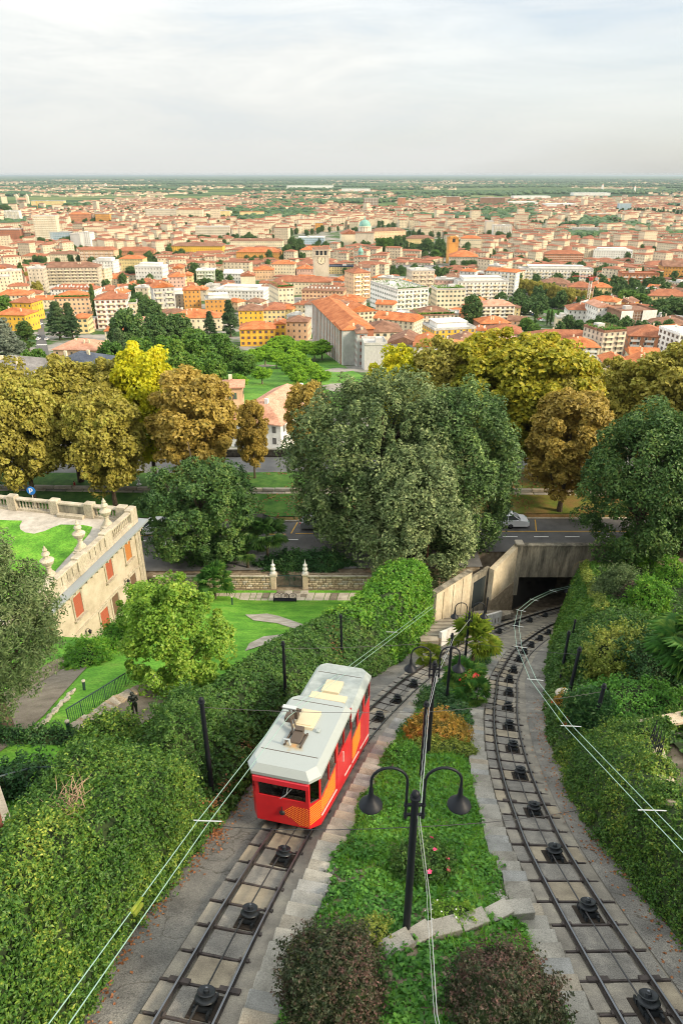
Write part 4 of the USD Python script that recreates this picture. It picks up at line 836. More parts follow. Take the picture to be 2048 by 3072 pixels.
for sx in (1, -1):
    for (L0, L1_, e, cuts) in ((.44, LS - .02, E5, [.44, 1.55, 2.55, 2.75, 3.75, 4.98]), (LS + .02, LC - .2, E6, [5.02, 6.1, 6.3, 7.3, 7.5, 8.68])):
        for i in range(len(cuts) - 1):
            a, b = (sx * HWC, cuts[i]), (sx * HWC, cuts[i + 1])
            if sx < 0: a, b = b, a
            if cuts[i + 1] - cuts[i] > .5:
                band(lp(a, b, .05), lp(a, b, .95), .04, .93, e, 'pane_glass', 'side_window', .012, .03)
                band(lp(a, b, .0), lp(a, b, .05), 0, 1, e, 'car_red_dark', 'window_pillar', .05); band(lp(a, b, .95), b, 0, 1, e, 'car_red_dark', 'window_pillar', .05)
                band(lp(a, b, .05), lp(a, b, .95), .93, 1.0, e, 'car_red', 'window_header', .05)
            else: band(a, b, 0, 1, e, 'car_red', 'door_post', .05)
    # doors and diagonal trims, proud of the side
    a, b = (sx * (HWC + .012), 2.62), (sx * (HWC + .012), 3.72)
    if sx < 0: a, b = b, a
    d = part(car, 'door', MB().add(*wall_quad(a, b, lambda y: zbot(y) + .42, lambda y: E5(y) - 1.0, .03)), 'car_red', label='plain red sliding door')
    part(d, 'door_handle', MB().box((sx * (HWC + .03), 3.5, E5(3.5) - 1.45), (.03, .05, .5)), 'car_trim')
    a, b = (sx * (HWC + .012), 5.55), (sx * (HWC + .012), 6.25)
    for (L0, L1_) in ((.5, 2.55), (3.8, 4.9), (5.1, 6.4), (6.7, 8.6)):
        a, b = (sx * (HWC + .02), L0), (sx * (HWC + .02), L1_)
        if sx < 0: a, b = b, a
        part(car, 'trim_strip', MB().add(*wall_quad(a, b, lambda y: zbot(y) + .36, lambda y: zbot(y) + .42, .03)), 'car_trim')
    # orange stripes
    for (L0, L1_, e) in ((.0, 2.35, E5), (5.15, 6.7, E6)):
        for i in range(15 if L0 < 1 else 13):
            f0, f1 = i * .105 + .06, i * .105 + .115
            la = max(L0 + .44 if L0 < 1 else L0, L0 + i * .10 - .4)
            lb = L1_ - max(0, (i - 9)) * .06
            zz0 = (e(la) + e(min(la + .5, lb))) / 2 - 1.04
            # horizontal bars stepping down with the sill
            z = e(L0 + .44) - 1.10 - i * .115 if L0 < 1 else e(L0) - 1.10 - i * .115
            top_ok = lambda L: z + .055 < e(L) - 1.10
            bot_ok = lambda L: z > zbot(L) + .50
            Ls = np.linspace(L0 + .45 if L0 < 1 else L0, L1_, 60); ok = [L for L in Ls if top_ok(L) and bot_ok(L)]
            if len(ok) < 3: continue
            a, b = (sx * (HWC + .008), ok[0]), (sx * (HWC + .008), ok[-1])
            if sx < 0: a, b = b, a
            part(car, 'orange_stripe', MB().add(*wall_quad(a, b, lambda y: z, lambda y: z + .034, .02)), 'car_orange')
for i in range(9):      # stripes on the bevelled corner
    z = 1.0 - i * .095; part(car, 'orange_stripe', MB().add(*wall_quad(lp((B[0] + .004, -.008), (C[0] + .008, .43), .04), lp((B[0] + .004, -.008), (C[0] + .008, .43), .98), lambda y: z - .034, lambda y: z, .02)), 'car_orange')
# orange lattice on the front: crossing bars in a slanted field
m = MB(); field = lambda x, z: (z < .98) and (z > .12) and (x < HWC - .30) and (x > HWC - .30 - .20 - .72 * (1 - abs(z - .62) / .62) ) and z < 1.0
for i in range(-14, 24):
    for j in range(-14, 24):
        x, z = HWC - .36 - (i + j) * .0475, .94 - (i - j) * .0475
        if field(x, z):
            m.add(np.array([[x - .019, -.008, z], [x, -.008, z - .019], [x + .019, -.008, z], [x, -.008, z + .019], [x - .019, .0, z], [x, .0, z - .019], [x + .019, .0, z], [x, .0, z + .019]]), [[0, 1, 2], [0, 2, 3], [0, 4, 5], [0, 5, 1], [1, 5, 6], [1, 6, 2], [2, 6, 7], [2, 7, 3], [3, 7, 4], [3, 4, 0]])
part(car, 'orange_lattice', m, 'car_orange', label='orange diamond pattern on the front panel')
th = math.pi / 2
lm = MB(); pr_ = [(0, .05), (.07, .05), (.09, .03), (.10, 0), (.10, -.02)]
v, f = MB().lathe(pr_, n=14).get(); v = np.c_[v[:, 0], -v[:, 2], v[:, 1]]; lm.add(v + [-.02, 0, .56], f[:, ::-1]); part(car, 'headlight', lm, 'black_rubber')
part(car, 'headlight_mount', MB().box((-.02, -.02, .74), (.02, .03, .22)), 'black_rubber')
part(car, 'number_plate', MB().box((.52, .28, E5(.3) - .80), (.42, .03, .16)), 'car_trim', label='pale card behind the windscreen')
# roof: sloping fascia, raised middle, step between the two compartments
def roof(L0, L1_, e, c0, c1, mt):
    p = plan(L0 - .10, L1_, c0, c1); p = [(x * 1.055, y) for x, y in p]
    m = MB(); m.add(*loft(p, lambda y: e(y) - .02, lambda y: e(y) + .10, 0, False)); cen = np.array(p).mean(0)
    q = [(x * .84, lerp(cen[1], y, .93)) for x, y in p]
    P = np.array(p); Q = np.array(q); n = len(p); lo = np.c_[P, [e(y) + .10 for y in P[:, 1]]]; hi = np.c_[Q, [e(y) + .36 for y in Q[:, 1]]]
    f = [[i, (i + 1) % n, n + (i + 1) % n] for i in range(n)] + [[i, n + (i + 1) % n, n + i] for i in range(n)] + [[n, n + i, n + i + 1] for i in range(1, n - 1)]
    m.add(np.vstack([lo, hi]), f); return part(car, 'roof', m, mt)
r1 = roof(0, LS - .12, E5, .27, .22, 'car_roof_rusty'); r2 = roof(LS + .02, LC, E6, .05, .26, 'car_roof')
def tilted(c, size, e_slope, rz=0): 
    a = math.atan(e_slope); t = np.array([0, math.cos(a), math.sin(a)]); return MB().box(c, size, axes=np.array([[1, 0, 0], t, np.cross([1, 0, 0], t)]))
part(r1, 'roof_hatch', tilted((-.02, 3.05, E5(3.05) + .41), (.72, 1.25, .10), -.262).add(*tilted((-.02, 3.05, E5(3.05) + .475), (.56, 1.0, .03), -.262).get()), 'car_hatch')
part(r2, 'roof_hatch', tilted((-.02, 6.7, E6(6.7) + .41), (.72, 1.0, .10), -.225), 'car_hatch'); part(r2, 'roof_plate', tilted((.0, 5.9, E6(5.9) + .375), (1.5, .5, .04), -.225), 'car_hatch', label='olive tinted plate on the step of the roof')
col = part(r1, 'current_collector', tilted((-.02, 2.0, E5(2.0) + .42), (.62, .06, .07), -.262).add(*tilted((-.30, 1.7, E5(1.7) + .40), (.06, .9, .07), -.262).get()).add(*tilted((.26, 1.7, E5(1.7) + .40), (.06, .9, .07), -.262).get()).tube([(-.1, 1.75, E5(1.75) + .4), (-.45, 2.5, E5(2.5) + .65), (-.62, 2.9, E5(2.9) + .85)], .035, 6).tube([(.1, 1.75, E5(1.75) + .4), (-.35, 2.5, E5(2.5) + .65), (-.5, 2.9, E5(2.9) + .85)], .03, 6)
     .box((-.56, 2.9, E5(2.9) + .88), (.75, .08, .06)).box((-.52, 2.5, E5(2.5) + .75), (.24, .3, .2)).box((-.38, 2.9, E5(2.9) + .70), (.16, .24, .3)).box((-.02, 2.12, E5(2.1) + .52), (.3, .2, .2)).cbox((0, 1.75, E5(1.75) + .42), (.4, .55, .12), .03), 'collector_brown')
part(r1, 'collector_bracket', MB().tube([(-.32, 1.32, E5(1.3) + .38), (-.3, 1.30, E5(1.3) + .62), (-.12, 1.28, E5(1.3) + .66), (-.1, 1.3, E5(1.3) + .4)], .035, 6).box((-.62, 2.9, E5(2.9) + .94), (.5, .16, .05)), 'wire_white')
for L in (.9, 4.35): part(r1, 'roof_seam', tilted((0, L, E5(L) + .363), (1.95, .025, .015), -.262), 'collector_brown')
for L in (7.9,): part(r2, 'roof_seam', tilted((0, L, E6(L) + .363), (1.95, .025, .015), -.225), 'collector_brown')
part(r1, 'roof_vent', MB().cbox((.55, 2.45, E5(2.4) + .40), (.14, .2, .1), .02), 'car_roof')
part(car, 'underframe', MB().add(*loft([(-.95, .35), (.95, .35), (.95, 8.5), (-.95, 8.5)], lambda y: zbot(y) - .22, lambda y: zbot(y) + .01)), 'black_rubber')
for L in (1.5, 2.9, 6.4, 7.8):
    for sx in (-.6, .6):
        v, f = MB().lathe([(0, -.06), (.26, -.06), (.26, .0), (.30, .02), (.30, .06), (0, .06)], n=16).get(); v = np.c_[v[:, 2], v[:, 0], v[:, 1]]
        part(car, 'wheel', MB().add(v + [sx, L, zbot(L) - .02], f), 'sheave_iron')
noisy('white_wash', ramp((.28, .36, .34, .31), (.5, .60, .59, .56), (.75, .74, .73, .70)), 1.2, .9, 7., fine=9., finefac=.3, vscale=(1, 1, .4))
# ------------------------------------------------------------------ avenue: roads, verge, bridge over the tunnel
ROADZ = lambda x: -35.25 + .5 * sm(x, -20, 18)
def flat(x0, x1, y0, y1, dz, mt, name, nx=50, kind='structure'):
    xs = np.linspace(x0, x1, nx); P = np.array([np.stack([xs, np.full(nx, y), ROADZ(xs) + dz], -1) for y in np.linspace(y0, y1, 4)]); return struct(name, MB().grid(P), mt, kind=kind)
flat(-62, 70, 60.9, 68.3, .03, 'asphalt', 'road')
flat(-62, 13.9, 57.9, 60.9, .05, 'pale_asphalt', 'pavement')
flat(-62, 70, 68.42, 69.2, .16, 'leafy_grass', 'verge')
gx2 = np.arange(-62, 70.1, 1.2); yv = np.linspace(69.2, 82.2, 14)
bank = np.array([np.stack([gx2, np.full(len(gx2), y), ROADZ(gx2) + .17 + .25 * np.sin((y - 68.5) / 14 * np.pi) + .06], -1) for y in yv])
struct('verge', MB().grid(bank[:, :64]), 'lawn'); struct('verge', MB().grid(bank[:, 63:]), 'bank_grass')
g5 = np.random.default_rng(55)
sel = scatter_on(bank[:, :60], g5, 7000); single('verge_grass', 'short grass on the verge between the two avenue roads', 'grass', blades(g5, sel, .16, .6), 'ground_leaf', kind='stuff')
sel = scatter_on(bank[:, 40:], g5, 5000, lambda q: fb(q * .25, 2, 3) > .48); single('fallen_leaves', 'brown fallen leaves under the chestnut trees on the verge', 'fallen leaves', leaf_quads(g5, sel + [0, 0, .03], np.tile([0, 0, 1.], (len(sel), 1)), .24, .8, .2, .4), 'fallen_leaf', kind='stuff')
P = np.array([[[x, y, -35.30] for x in np.linspace(-62, 70, 30)] for y in (82.2, 88.4)]); struct('road', MB().grid(P), 'pale_asphalt')
kb = thing('kerb', 'long pale stone kerb between the road and the grass verge', 'kerb')
for i in range(88):
    x = -62 + i * 1.5 + .75; part(kb, 'kerb_stone', MB().cbox((x, 68.36, float(ROADZ(x)) + .06), (1.47, .16, .24), .02), 'coping')
# markings
ml = thing('road_markings', 'white dashed centre line and yellow edge line on the road above the tunnel', 'road markings')
for i in range(33):
    x = -48 + i * 3.3
    part(ml, 'dash', MB().box((x, 64.1, float(ROADZ(x)) + .036), (1.55, .14, .006)), 'road_white')
m = MB()
for i in range(44): x = -62 + 3 * i; m.box((x + 1.5, 65.35, float(ROADZ(x + 1.5)) + .036), (3.01, .12, .006))
part(ml, 'edge_line', m, 'road_yellow')
for x in (-28, -22.4, -11, -5.2, .6, 6.4, 12.2, 15.1, 21.4, 33.4): part(ml, 'bay_line', MB().box((x, 66.8, float(ROADZ(x)) + .036), (.12, 2.7, .006), -.2), 'road_yellow')
m = MB()
for i in range(7): m.box((-18.8 + i * .75, 62.6, float(ROADZ(-17)) + .036), (.42, 2.6, .006))
part(ml, 'zebra_bars', m, 'road_white')
# stone seat wall on the verge: two courses of long blocks
sw = thing('seat_wall', 'low wall of long stone blocks along the grass verge', 'wall')
for c in range(2):
    x = -50 - c * .9
    while x < 48:
        L = g5.uniform(1.5, 2.6); y = np.interp(x, [-40, 45], [76.6, 73.6]) - .35 * (1 - c); z = float(ROADZ(x)) + .38 + .40 * c
        part(sw, 'stone_block', MB().cbox((x + L / 2, y, z), (L - .08, .55 - .08 * c, .36), .04, -.035), ('coping', 'step_stone_warm', 'step_stone')[g5.integers(3)]); x += L
# far parapet of the avenue
pw = thing('parapet_wall', 'dark stone parapet along the far road behind the avenue trees', 'wall')
for i in range(56):
    x = -66 + i * 2.4; part(pw, 'stone_panel', MB().cbox((x, 88.9, -34.85), (2.37, .45, 1.0), .03), 'dark_stone')
part(pw, 'coping', MB().box((0, 88.9, -34.27), (134, .6, .14)), 'coping')
part(pw, 'rampart_face', MB().box((0, 89.6, -42.0), (134, .9, 14.0)), 'dark_stone')
# bridge parapet / tunnel portal
pt = thing('tunnel_portal', 'stained concrete bridge wall over the dark tunnel mouth', 'tunnel portal')
part(pt, 'bridge_wall', MB().box((26.4, 60.62, -35.65), (17.2, .44, 3.66)), 'stained_concrete')
part(pt, 'coping', MB().cbox((26.4, 60.6, -33.74), (17.3, .60, .17), .03), 'stained_concrete')
m = MB(); th_ = np.linspace(0, math.pi, 13); pts = [[24.9 + 1.15 * math.cos(a), 60.385, -36.55 + 1.15 * math.sin(a)] for a in th_]
for i in range(12): m.add([pts[i], pts[i + 1], [pts[i + 1][0] * .86 + 24.9 * .14, 60.385, pts[i + 1][2] * .86 - 36.55 * .14], [pts[i][0] * .86 + 24.9 * .14, 60.385, pts[i][2] * .86 - 36.55 * .14]], [[0, 1, 2, 3]])
part(pt, 'brick_arch', m, 'rubble_stone', label='faint bricked-up arch in the bridge wall')
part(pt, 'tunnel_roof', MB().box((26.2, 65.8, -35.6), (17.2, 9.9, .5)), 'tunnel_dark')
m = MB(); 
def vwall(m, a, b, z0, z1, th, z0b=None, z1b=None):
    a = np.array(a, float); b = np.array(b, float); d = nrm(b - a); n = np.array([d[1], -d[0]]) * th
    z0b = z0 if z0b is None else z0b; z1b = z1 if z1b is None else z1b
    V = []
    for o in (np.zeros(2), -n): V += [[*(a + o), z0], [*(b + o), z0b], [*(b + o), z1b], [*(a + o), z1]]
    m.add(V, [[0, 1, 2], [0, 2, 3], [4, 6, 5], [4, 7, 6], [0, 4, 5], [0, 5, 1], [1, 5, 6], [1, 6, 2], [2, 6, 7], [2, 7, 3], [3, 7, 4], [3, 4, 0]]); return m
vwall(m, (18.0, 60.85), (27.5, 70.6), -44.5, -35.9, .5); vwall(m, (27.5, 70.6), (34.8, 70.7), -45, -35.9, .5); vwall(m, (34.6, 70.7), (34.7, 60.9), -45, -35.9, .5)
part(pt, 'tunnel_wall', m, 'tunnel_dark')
m = vwall(MB(), (14.9, 57.0), (18.05, 60.4), -41.5, -38.1, .6, -42.2, -37.9); part(pt, 'rubble_base', m, 'rubble_stone')
m = vwall(MB(), (14.87, 57.05), (18.0, 60.42), -38.1, -34.6, .55, -37.9, -33.75); part(pt, 'wing_wall', m, 'cream_wall')
part(pt, 'pier', MB().cbox((18.1, 60.55, -36.6), (.5, .7, 6.0), .04), 'stained_concrete'); part(pt, 'pier_cap', MB().cbox((18.0, 60.6, -33.5), (.8, .9, .22), .04), 'coping')
# retaining wall and stairs beside the left track
rw_ = thing('retaining_wall', 'cream plastered retaining wall behind the far lamp, with a grey door at its end', 'wall')
m = vwall(MB(), (8.35, 50.4), (12.2, 54.6), -37.2, -33.0, .4, -39.2, -33.3); part(rw_, 'wall', m, 'cream_wall')
d = nrm(np.array([3.85, 4.2]))
for s in (1.2, 2.75, 4.3): c = np.array([8.35, 50.4]) + d * s; part(rw_, 'pilaster', MB().box((c[0] + .03, c[1] - .03, -35.6), (.22, .07, 4.6), math.atan2(d[1], d[0])), 'cream_wall')
part(rw_, 'coping', vwall(MB(), (8.35, 50.36), (12.24, 54.56), -32.98, -32.86, .55, -33.28, -33.16), 'stained_concrete')
m = vwall(MB(), (12.25, 55.4), (14.6, 57.7), -39.4, -34.6, .3); part(rw_, 'door_recess', m, 'stained_concrete')
dd = part(rw_, 'door', vwall(MB(), (12.75, 55.85), (14.15, 57.2), -38.3, -35.3, .05), 'glass_dark', label='dark grey door in the recess')
ps = thing('stairway', 'brown stone steps beside the cream retaining wall at the far platform', 'stairway')
for i in range(26):
    yv_ = 43.2 + i * .5; xl_, xr_ = float(xl(yv_)) + .1, float(TL(yv_)) - 2.3
    if xr_ - xl_ < .4: continue
    part(ps, 'step', MB().cbox(((xl_ + xr_) / 2, yv_, float(trench(yv_)) + .62), (xr_ - xl_, .56, .5), .02, .0), ('step_stone_warm', 'brown_paving', 'step_stone_warm')[i % 3])
pm = thing('platform_wall', 'low whitewashed wall along the far stairs next to the left track', 'wall')
m = MB(); yy_ = np.linspace(43.5, 53.5, 9)
for i in range(8): vwall(m, (float(TL(yy_[i])) - 2.15, yy_[i]), (float(TL(yy_[i + 1])) - 2.15, yy_[i + 1]), float(trench(yy_[i])) - .2, float(trench(yy_[i])) + 1.35, .22, float(trench(yy_[i + 1])) - .2, float(trench(yy_[i + 1])) + 1.35)
part(pm, 'wall', m, 'white_wash')

# ------------------------------------------------------------------ villa with roof terrace
VA = np.array([-18.75, 55.75]); E1 = nrm(np.array([-2.6, -12.3])); E2 = np.array([-E1[1], E1[0]])
VZ0, VT = -36.0, -28.4
vp = lambda s, n, z: np.array([*(VA + E1 * s + E2 * n), z])
vang = math.atan2(E1[1], E1[0])
def vplane(u, v, n=0.0):       # where a line of sight meets the facade plane -> s, z
    r = pray(u, v); p0 = VA + E2 * n; t = (p0 @ E2) / (r[:2] @ E2); p = r * t; return (p[:2] - VA) @ E1, p[2]
va = thing('villa', 'cream stone villa with a balustraded roof terrace and red shutters on the left', 'villa')
def vbox(m, s0, s1, n0, n1, z0, z1, ch=0):
    c = vp((s0 + s1) / 2, (n0 + n1) / 2, (z0 + z1) / 2); sz = (abs(s1 - s0), abs(n1 - n0), abs(z1 - z0))
    return m.cbox(c, sz, ch, vang) if ch else m.box(c, sz, vang)
part(va, 'wall', vbox(MB(), 0, 20, -22, 0, VZ0, VT - .05), 'villa_wall')
part(va, 'terrace_floor', vbox(MB(), .2, 20, -22, -.3, VT - .04, VT), 'gravel')
def terrace_poly(px, dz, h):
    P = np.array([atz(u, v, VT + dz) for u, v in px]); return MB().prism(P[:, :2][::-1] if 0 else P[:, :2], VT + dz - h, VT + dz)
zz1 = lambda x, y: (x * .4464, 1400 + y * .4464)
from shapely.geometry import Polygon, Point
def poly_sheet(poly, zf, maxe=.9, th=None):
    if not poly.is_valid: poly = poly.buffer(0)
    v, f = trimesh.creation.triangulate_polygon(poly, engine='earcut'); v3 = np.c_[v, np.zeros(len(v))]
    v3, f = trimesh.remesh.subdivide_to_size(v3, f, maxe, max_iter=12); 
    n = np.cross(v3[f[:, 1]] - v3[f[:, 0]], v3[f[:, 2]] - v3[f[:, 0]])[:, 2]; f = np.where((n < 0)[:, None], f[:, ::-1], f)
    v3[:, 2] = zf(v3[:, 0], v3[:, 1]); return v3, f
lawn_px = [(-60, 350), (0, 358), (150, 362), (132, 395), (135, 420), (170, 442), (230, 450), (300, 432), (360, 405), (410, 388), (560, 392), (622, 404), (600, 450), (540, 520), (450, 610), (380, 690), (280, 820), (120, 980), (-60, 1040)]
lp_ = Polygon([atz(*zz1(*q), VT + .03)[:2] for q in lawn_px])
part(va, 'terrace_lawn', poly_sheet(lp_, lambda x, y: np.full(len(x), VT + .03), .6), 'bright_lawn')
q = []
while len(q) < 9000:
    b = lp_.bounds; p = (g5.uniform(b[0], b[2]), g5.uniform(b[1], b[3]))
    if p[0] > -34 and lp_.contains(Point(p)): q.append([*p, VT + .03])
part(va, 'terrace_grass', blades(g5, np.array(q), .07, .7), 'grass_blade', kind='stuff')
part(va, 'cornice', vbox(MB(), -.75, 20.5, -.2, .75, VT - .42, VT - .22), 'grey_lead')
m = MB(); vbox(m, -.6, 20.3, -.2, .62, VT - .55, VT - .43); vbox(m, -.3, 20, -.2, .3, VT - .95, VT - .56); part(va, 'frieze', m, 'villa_stone')
for k in range(24): part(va, 'cornice_bracket', vbox(MB(), .5 + k * .82, .66 + k * .82, .02, .55, VT - .85, VT - .552), 'villa_stone')
part(va, 'belt_course', vbox(MB(), -.06, 20, .0, .10, -32.95, -32.78), 'villa_stone')
for s0 in (0.0,): part(va, 'corner_quoin', vbox(MB(), -.08, .85, -.5, .09, VZ0, VT - .96), 'villa_stone')
# balustrade along the facade: plinth, panels, baluster bay, rail, piers
bz = VT
part(va, 'balustrade_plinth', vbox(MB(), .0, 20, -.42, .08, bz - .2, bz + .22), 'villa_stone')
part(va, 'balustrade_rail', vbox(MB(), .0, 20, -.44, .10, bz + 1.05, bz + 1.24, .03), 'villa_stone')
pier_s = [0.55, 5.05, 9.2, 13.2, 17.2]
for i, s in enumerate(pier_s): part(va, 'pier', vbox(MB(), s - .55, s + .55, -.52, .14, bz - .2, bz + 1.40, .03), 'villa_stone')
bal_prof = [(.09, 0), (.09, .06), (.05, .09), (.075, .2), (.105, .32), (.075, .46), (.045, .6), (.05, .7), (.085, .74), (.09, .83)]
for k in range(11): part(va, 'baluster', MB().lathe(bal_prof, vp(1.45 + k * .29, -.17, bz + .22), 8), 'villa_stone', smooth=50)
for (a, b) in ((5.6, 8.65), (9.75, 12.65), (13.75, 16.65), (17.75, 20)):
    n_ = 4; w = (b - a) / n_
    for k in range(n_): part(va, 'panel', vbox(MB(), a + k * w + .05, a + (k + 1) * w - .05, -.34, .02, bz + .22, bz + 1.05), 'villa_stone')
# balustrade along the road side (seen from inside)
def along(t, n_off, z): return np.array([*(VA + E1 * (.35 + n_off) - E2 * t), z])
def abox(m, t0, t1, o0, o1, z0, z1, ch=0):
    c = along((t0 + t1) / 2, (o0 + o1) / 2, (z0 + z1) / 2); sz = (abs(t1 - t0), abs(o1 - o0), abs(z1 - z0)); r = math.atan2(-E2[1], -E2[0])
    return m.cbox(c, sz, ch, r) if ch else m.box(c, sz, r)
part(va, 'balustrade_plinth', abox(MB(), .4, 22, -.25, .25, bz, bz + .22), 'villa_stone'); part(va, 'balustrade_rail', abox(MB(), .4, 22, -.27, .27, bz + 1.05, bz + 1.24, .03), 'villa_stone')
for t in (1.1, 4.35, 7.9, 12.3, 16.0, 20.0): part(va, 'pier', abox(MB(), t - .45, t + .45, -.38, .38, bz, bz + 1.45, .04), 'villa_stone')
for (a, b) in ((1.6, 3.85), (8.4, 11.8), (12.8, 15.5), (16.5, 19.5)):
    n_ = int((b - a) / .32)
    for k in range(n_): part(va, 'baluster', MB().lathe(bal_prof, along(a + (k + .5) * (b - a) / n_, 0, bz + .22), 8), 'villa_stone', smooth=50)
part(va, 'solid_panel', abox(MB(), 4.8, 7.45, -.12, .2, bz + .22, bz + 1.05), 'stained_concrete'); part(va, 'stone_seat', abox(MB(), 4.8, 7.45, .25, .75, bz, bz + .3, .03), 'villa_stone')
# urns on pedestals
urn = [(0, 0), (.42, 0), (.42, .1), (.30, .16), (.26, .3), (.16, .42), (.12, .62), (.17, .68), (.15, .74), (.30, .86), (.36, 1.02), (.38, 1.08), (.30, 1.16), (.17, 1.22), (.14, 1.34), (.22, 1.42), (.20, 1.52), (.10, 1.62), (.13, 1.70), (.06, 1.84), (0, 1.98)]
for (u, v) in ((322, 1572), (246, 1652), (155, 1745)):
    s, z = vplane(u, v, -.85); c = vp(s, -.85, VT)
    un = part(va, 'urn', MB().lathe([(a * 1.4, b * 1.4) for a, b in urn], c + [0, 0, .95], 14), 'villa_stone', smooth=45)
    part(un, 'pedestal', vbox(MB(), s - .5, s + .5, -1.3, -.42, VT, VT + .8, .05).cbox(c + [0, 0, .88], (1.2, 1.0, .16), .04, vang), 'villa_stone')
# windows
def vwindow(u, v, w, h, shm, name='window', label=None, arch=False):
    s, z = vplane(u, v)
    wd = part(va, name, vbox(MB(), s - w / 2, s + w / 2, -.02, .015, z - h / 2, z + h / 2), 'glass_dark', label=label)
    m = MB(); vbox(m, s - w / 2 - .17, s - w / 2, -.02, .09, z - h / 2 - .1, z + h / 2 + .2); vbox(m, s + w / 2, s + w / 2 + .17, -.02, .09, z - h / 2 - .1, z + h / 2 + .2); vbox(m, s - w / 2, s + w / 2, -.02, .088, z + h / 2, z + h / 2 + .2)
    part(wd, 'surround', m, 'villa_stone'); part(wd, 'sill', vbox(MB(), s - w / 2 - .28, s + w / 2 + .28, -.02, .26, z - h / 2 - .26, z - h / 2 - .102), 'villa_stone')
    if shm:
        m = MB(); n_ = int(h / .085)
        for k in range(n_): zc = z - h / 2 + (k + .5) * h / n_; vbox(m, s - w / 2 + .02, s + w / 2 - .02, .02, .05 + .012 * (k % 2), zc - h / n_ * .46, zc + h / n_ * .46)
        part(wd, 'shutter', m, shm)
vwindow(382, 1650, 1.0, 1.9, 'shutter_orange', label='upper window with an orange roller shutter'); vwindow(326, 1707, 1.0, 1.75, 'shutter_red', label='upper window with a red roller shutter'); vwindow(233, 1815, 1.1, 1.9, 'shutter_red', label='nearer upper window with a red roller shutter')
vwindow(398, 1742, 1.0, 1.7, 'shutter_brown'); vwindow(346, 1812, 1.05, 1.9, 'shutter_brown'); vwindow(314, 1856, 1.2, 1.9, 'shutter_red'); vwindow(150, 1910, 1.1, 1.9, 'shutter_red')
for (u, v) in ((371, 1743), (255, 1893)):
    s, z = vplane(u, v); ln = part(va, 'wall_lantern', MB().lathe([(0, 0), (.1, .03), (.14, .25), (.17, .27), (.05, .4), (0, .45)], vp(s, .45, z - .2), 6), 'black_iron'); part(ln, 'bracket', MB().tube([vp(s, 0, z - .1), vp(s, .25, z + .3), vp(s, .45, z + .24)], .02, 5), 'black_iron')
part(va, 'downpipe', MB().tube([vp(.35, .12, VT - 1), vp(.35, .12, VZ0)], .05, 6), 'coping')
# parking sign beyond the balustrade
sg = aty(93, 1472, 60.0); ps_ = thing('parking_sign', 'blue round parking sign with a white letter P behind the terrace balustrade', 'sign', sg)
v, f = MB().lathe([(0, -.02), (.42, -.02), (.42, .02), (0, .02)], n=24).get(); v = np.c_[v[:, 0], v[:, 2], v[:, 1]]
plain('sign_blue', (.02, .16, .50), .4); part(ps_, 'disc', (v, f[:, ::-1]), 'sign_blue')
tm = meshkit.text_mesh('P', .48, .01, True); tv = np.array(tm.vertices); tv -= (tv.max(0) + tv.min(0)) / 2; part(ps_, 'letter', (np.c_[tv[:, 0], -tv[:, 2] - .03, tv[:, 1]], np.array(tm.faces)), 'white_paint')
part(ps_, 'pole', MB().tube([[0, .06, .3], [0, .06, -35.2 - sg[2]]], .04, 6), 'coping')
# ------------------------------------------------------------------ gardens left of the cutting
def gl(u, v):
    p = slope_pt(u, v, -9.75); return p if p[1] < 54 else atz(u, v, -36.3)
g6 = np.random.default_rng(66)
Hs = lambda dz: (lambda x, y: H(x, y) + dz)
lawnL = Polygon([(xl(y) - 2.7, y) for y in np.arange(3, 50, 1.0)] + [(2, 56), (-18.2, 56), (-19, 54), (-21, 44), (-24, 30), (-26, 12), (-24, 3)])
struct('lawn', poly_sheet(lawnL, Hs(.05), 1.6), 'bright_lawn')
q = []
while len(q) < 26000:
    p = (g6.uniform(-20, 6), g6.uniform(12, 55)); 
    if lawnL.contains(Point(p)): q.append(p)
q = np.array(q); q = np.c_[q, H(q[:, 0], q[:, 1]) + .05]
single('lawn_grass', 'short bright grass on the lawns left of the hedge', 'grass', blades(g6, q, .10, .7), 'grass_blade', kind='stuff')
def path(name, px, mt, dz=.09, zz=None, kind='structure'):
    P = [(atz(u, v, zz) if zz is not None else gl(u, v))[:2] for u, v in px]
    return struct(name, poly_sheet(Polygon(P), Hs(dz), .7), mt)
path('garden_path', [(-60, 2330), (70, 2225), (135, 2165), (200, 2085), (245, 2030), (285, 1985), (265, 1965), (200, 2000), (120, 2050), (20, 2130), (-80, 2220)], 'brown_paving'); path('earth_bank', [(-80, 2218), (20, 2128), (120, 2048), (200, 1998), (255, 1962), (235, 1945), (140, 1985), (30, 2060), (-80, 2140)], 'earth')
path('statue_terrace', [(255, 2205), (300, 2160), (420, 2085), (480, 2060), (520, 2095), (470, 2150), (420, 2180), (330, 2250), (290, 2260)], 'brown_paving')
path('garden_path', [(735, 1846), (800, 1842), (835, 1850), (920, 1880), (900, 1895), (830, 1872), (760, 1862)], 'flagstone')
path('garden_path', [(748, 1932), (790, 1912), (850, 1906), (860, 1922), (800, 1935), (735, 1955)], 'flagstone')
fl = thing('flagstone_walk', 'grey and buff flagstone walk in front of the gate wall', 'path')
u = 560.0
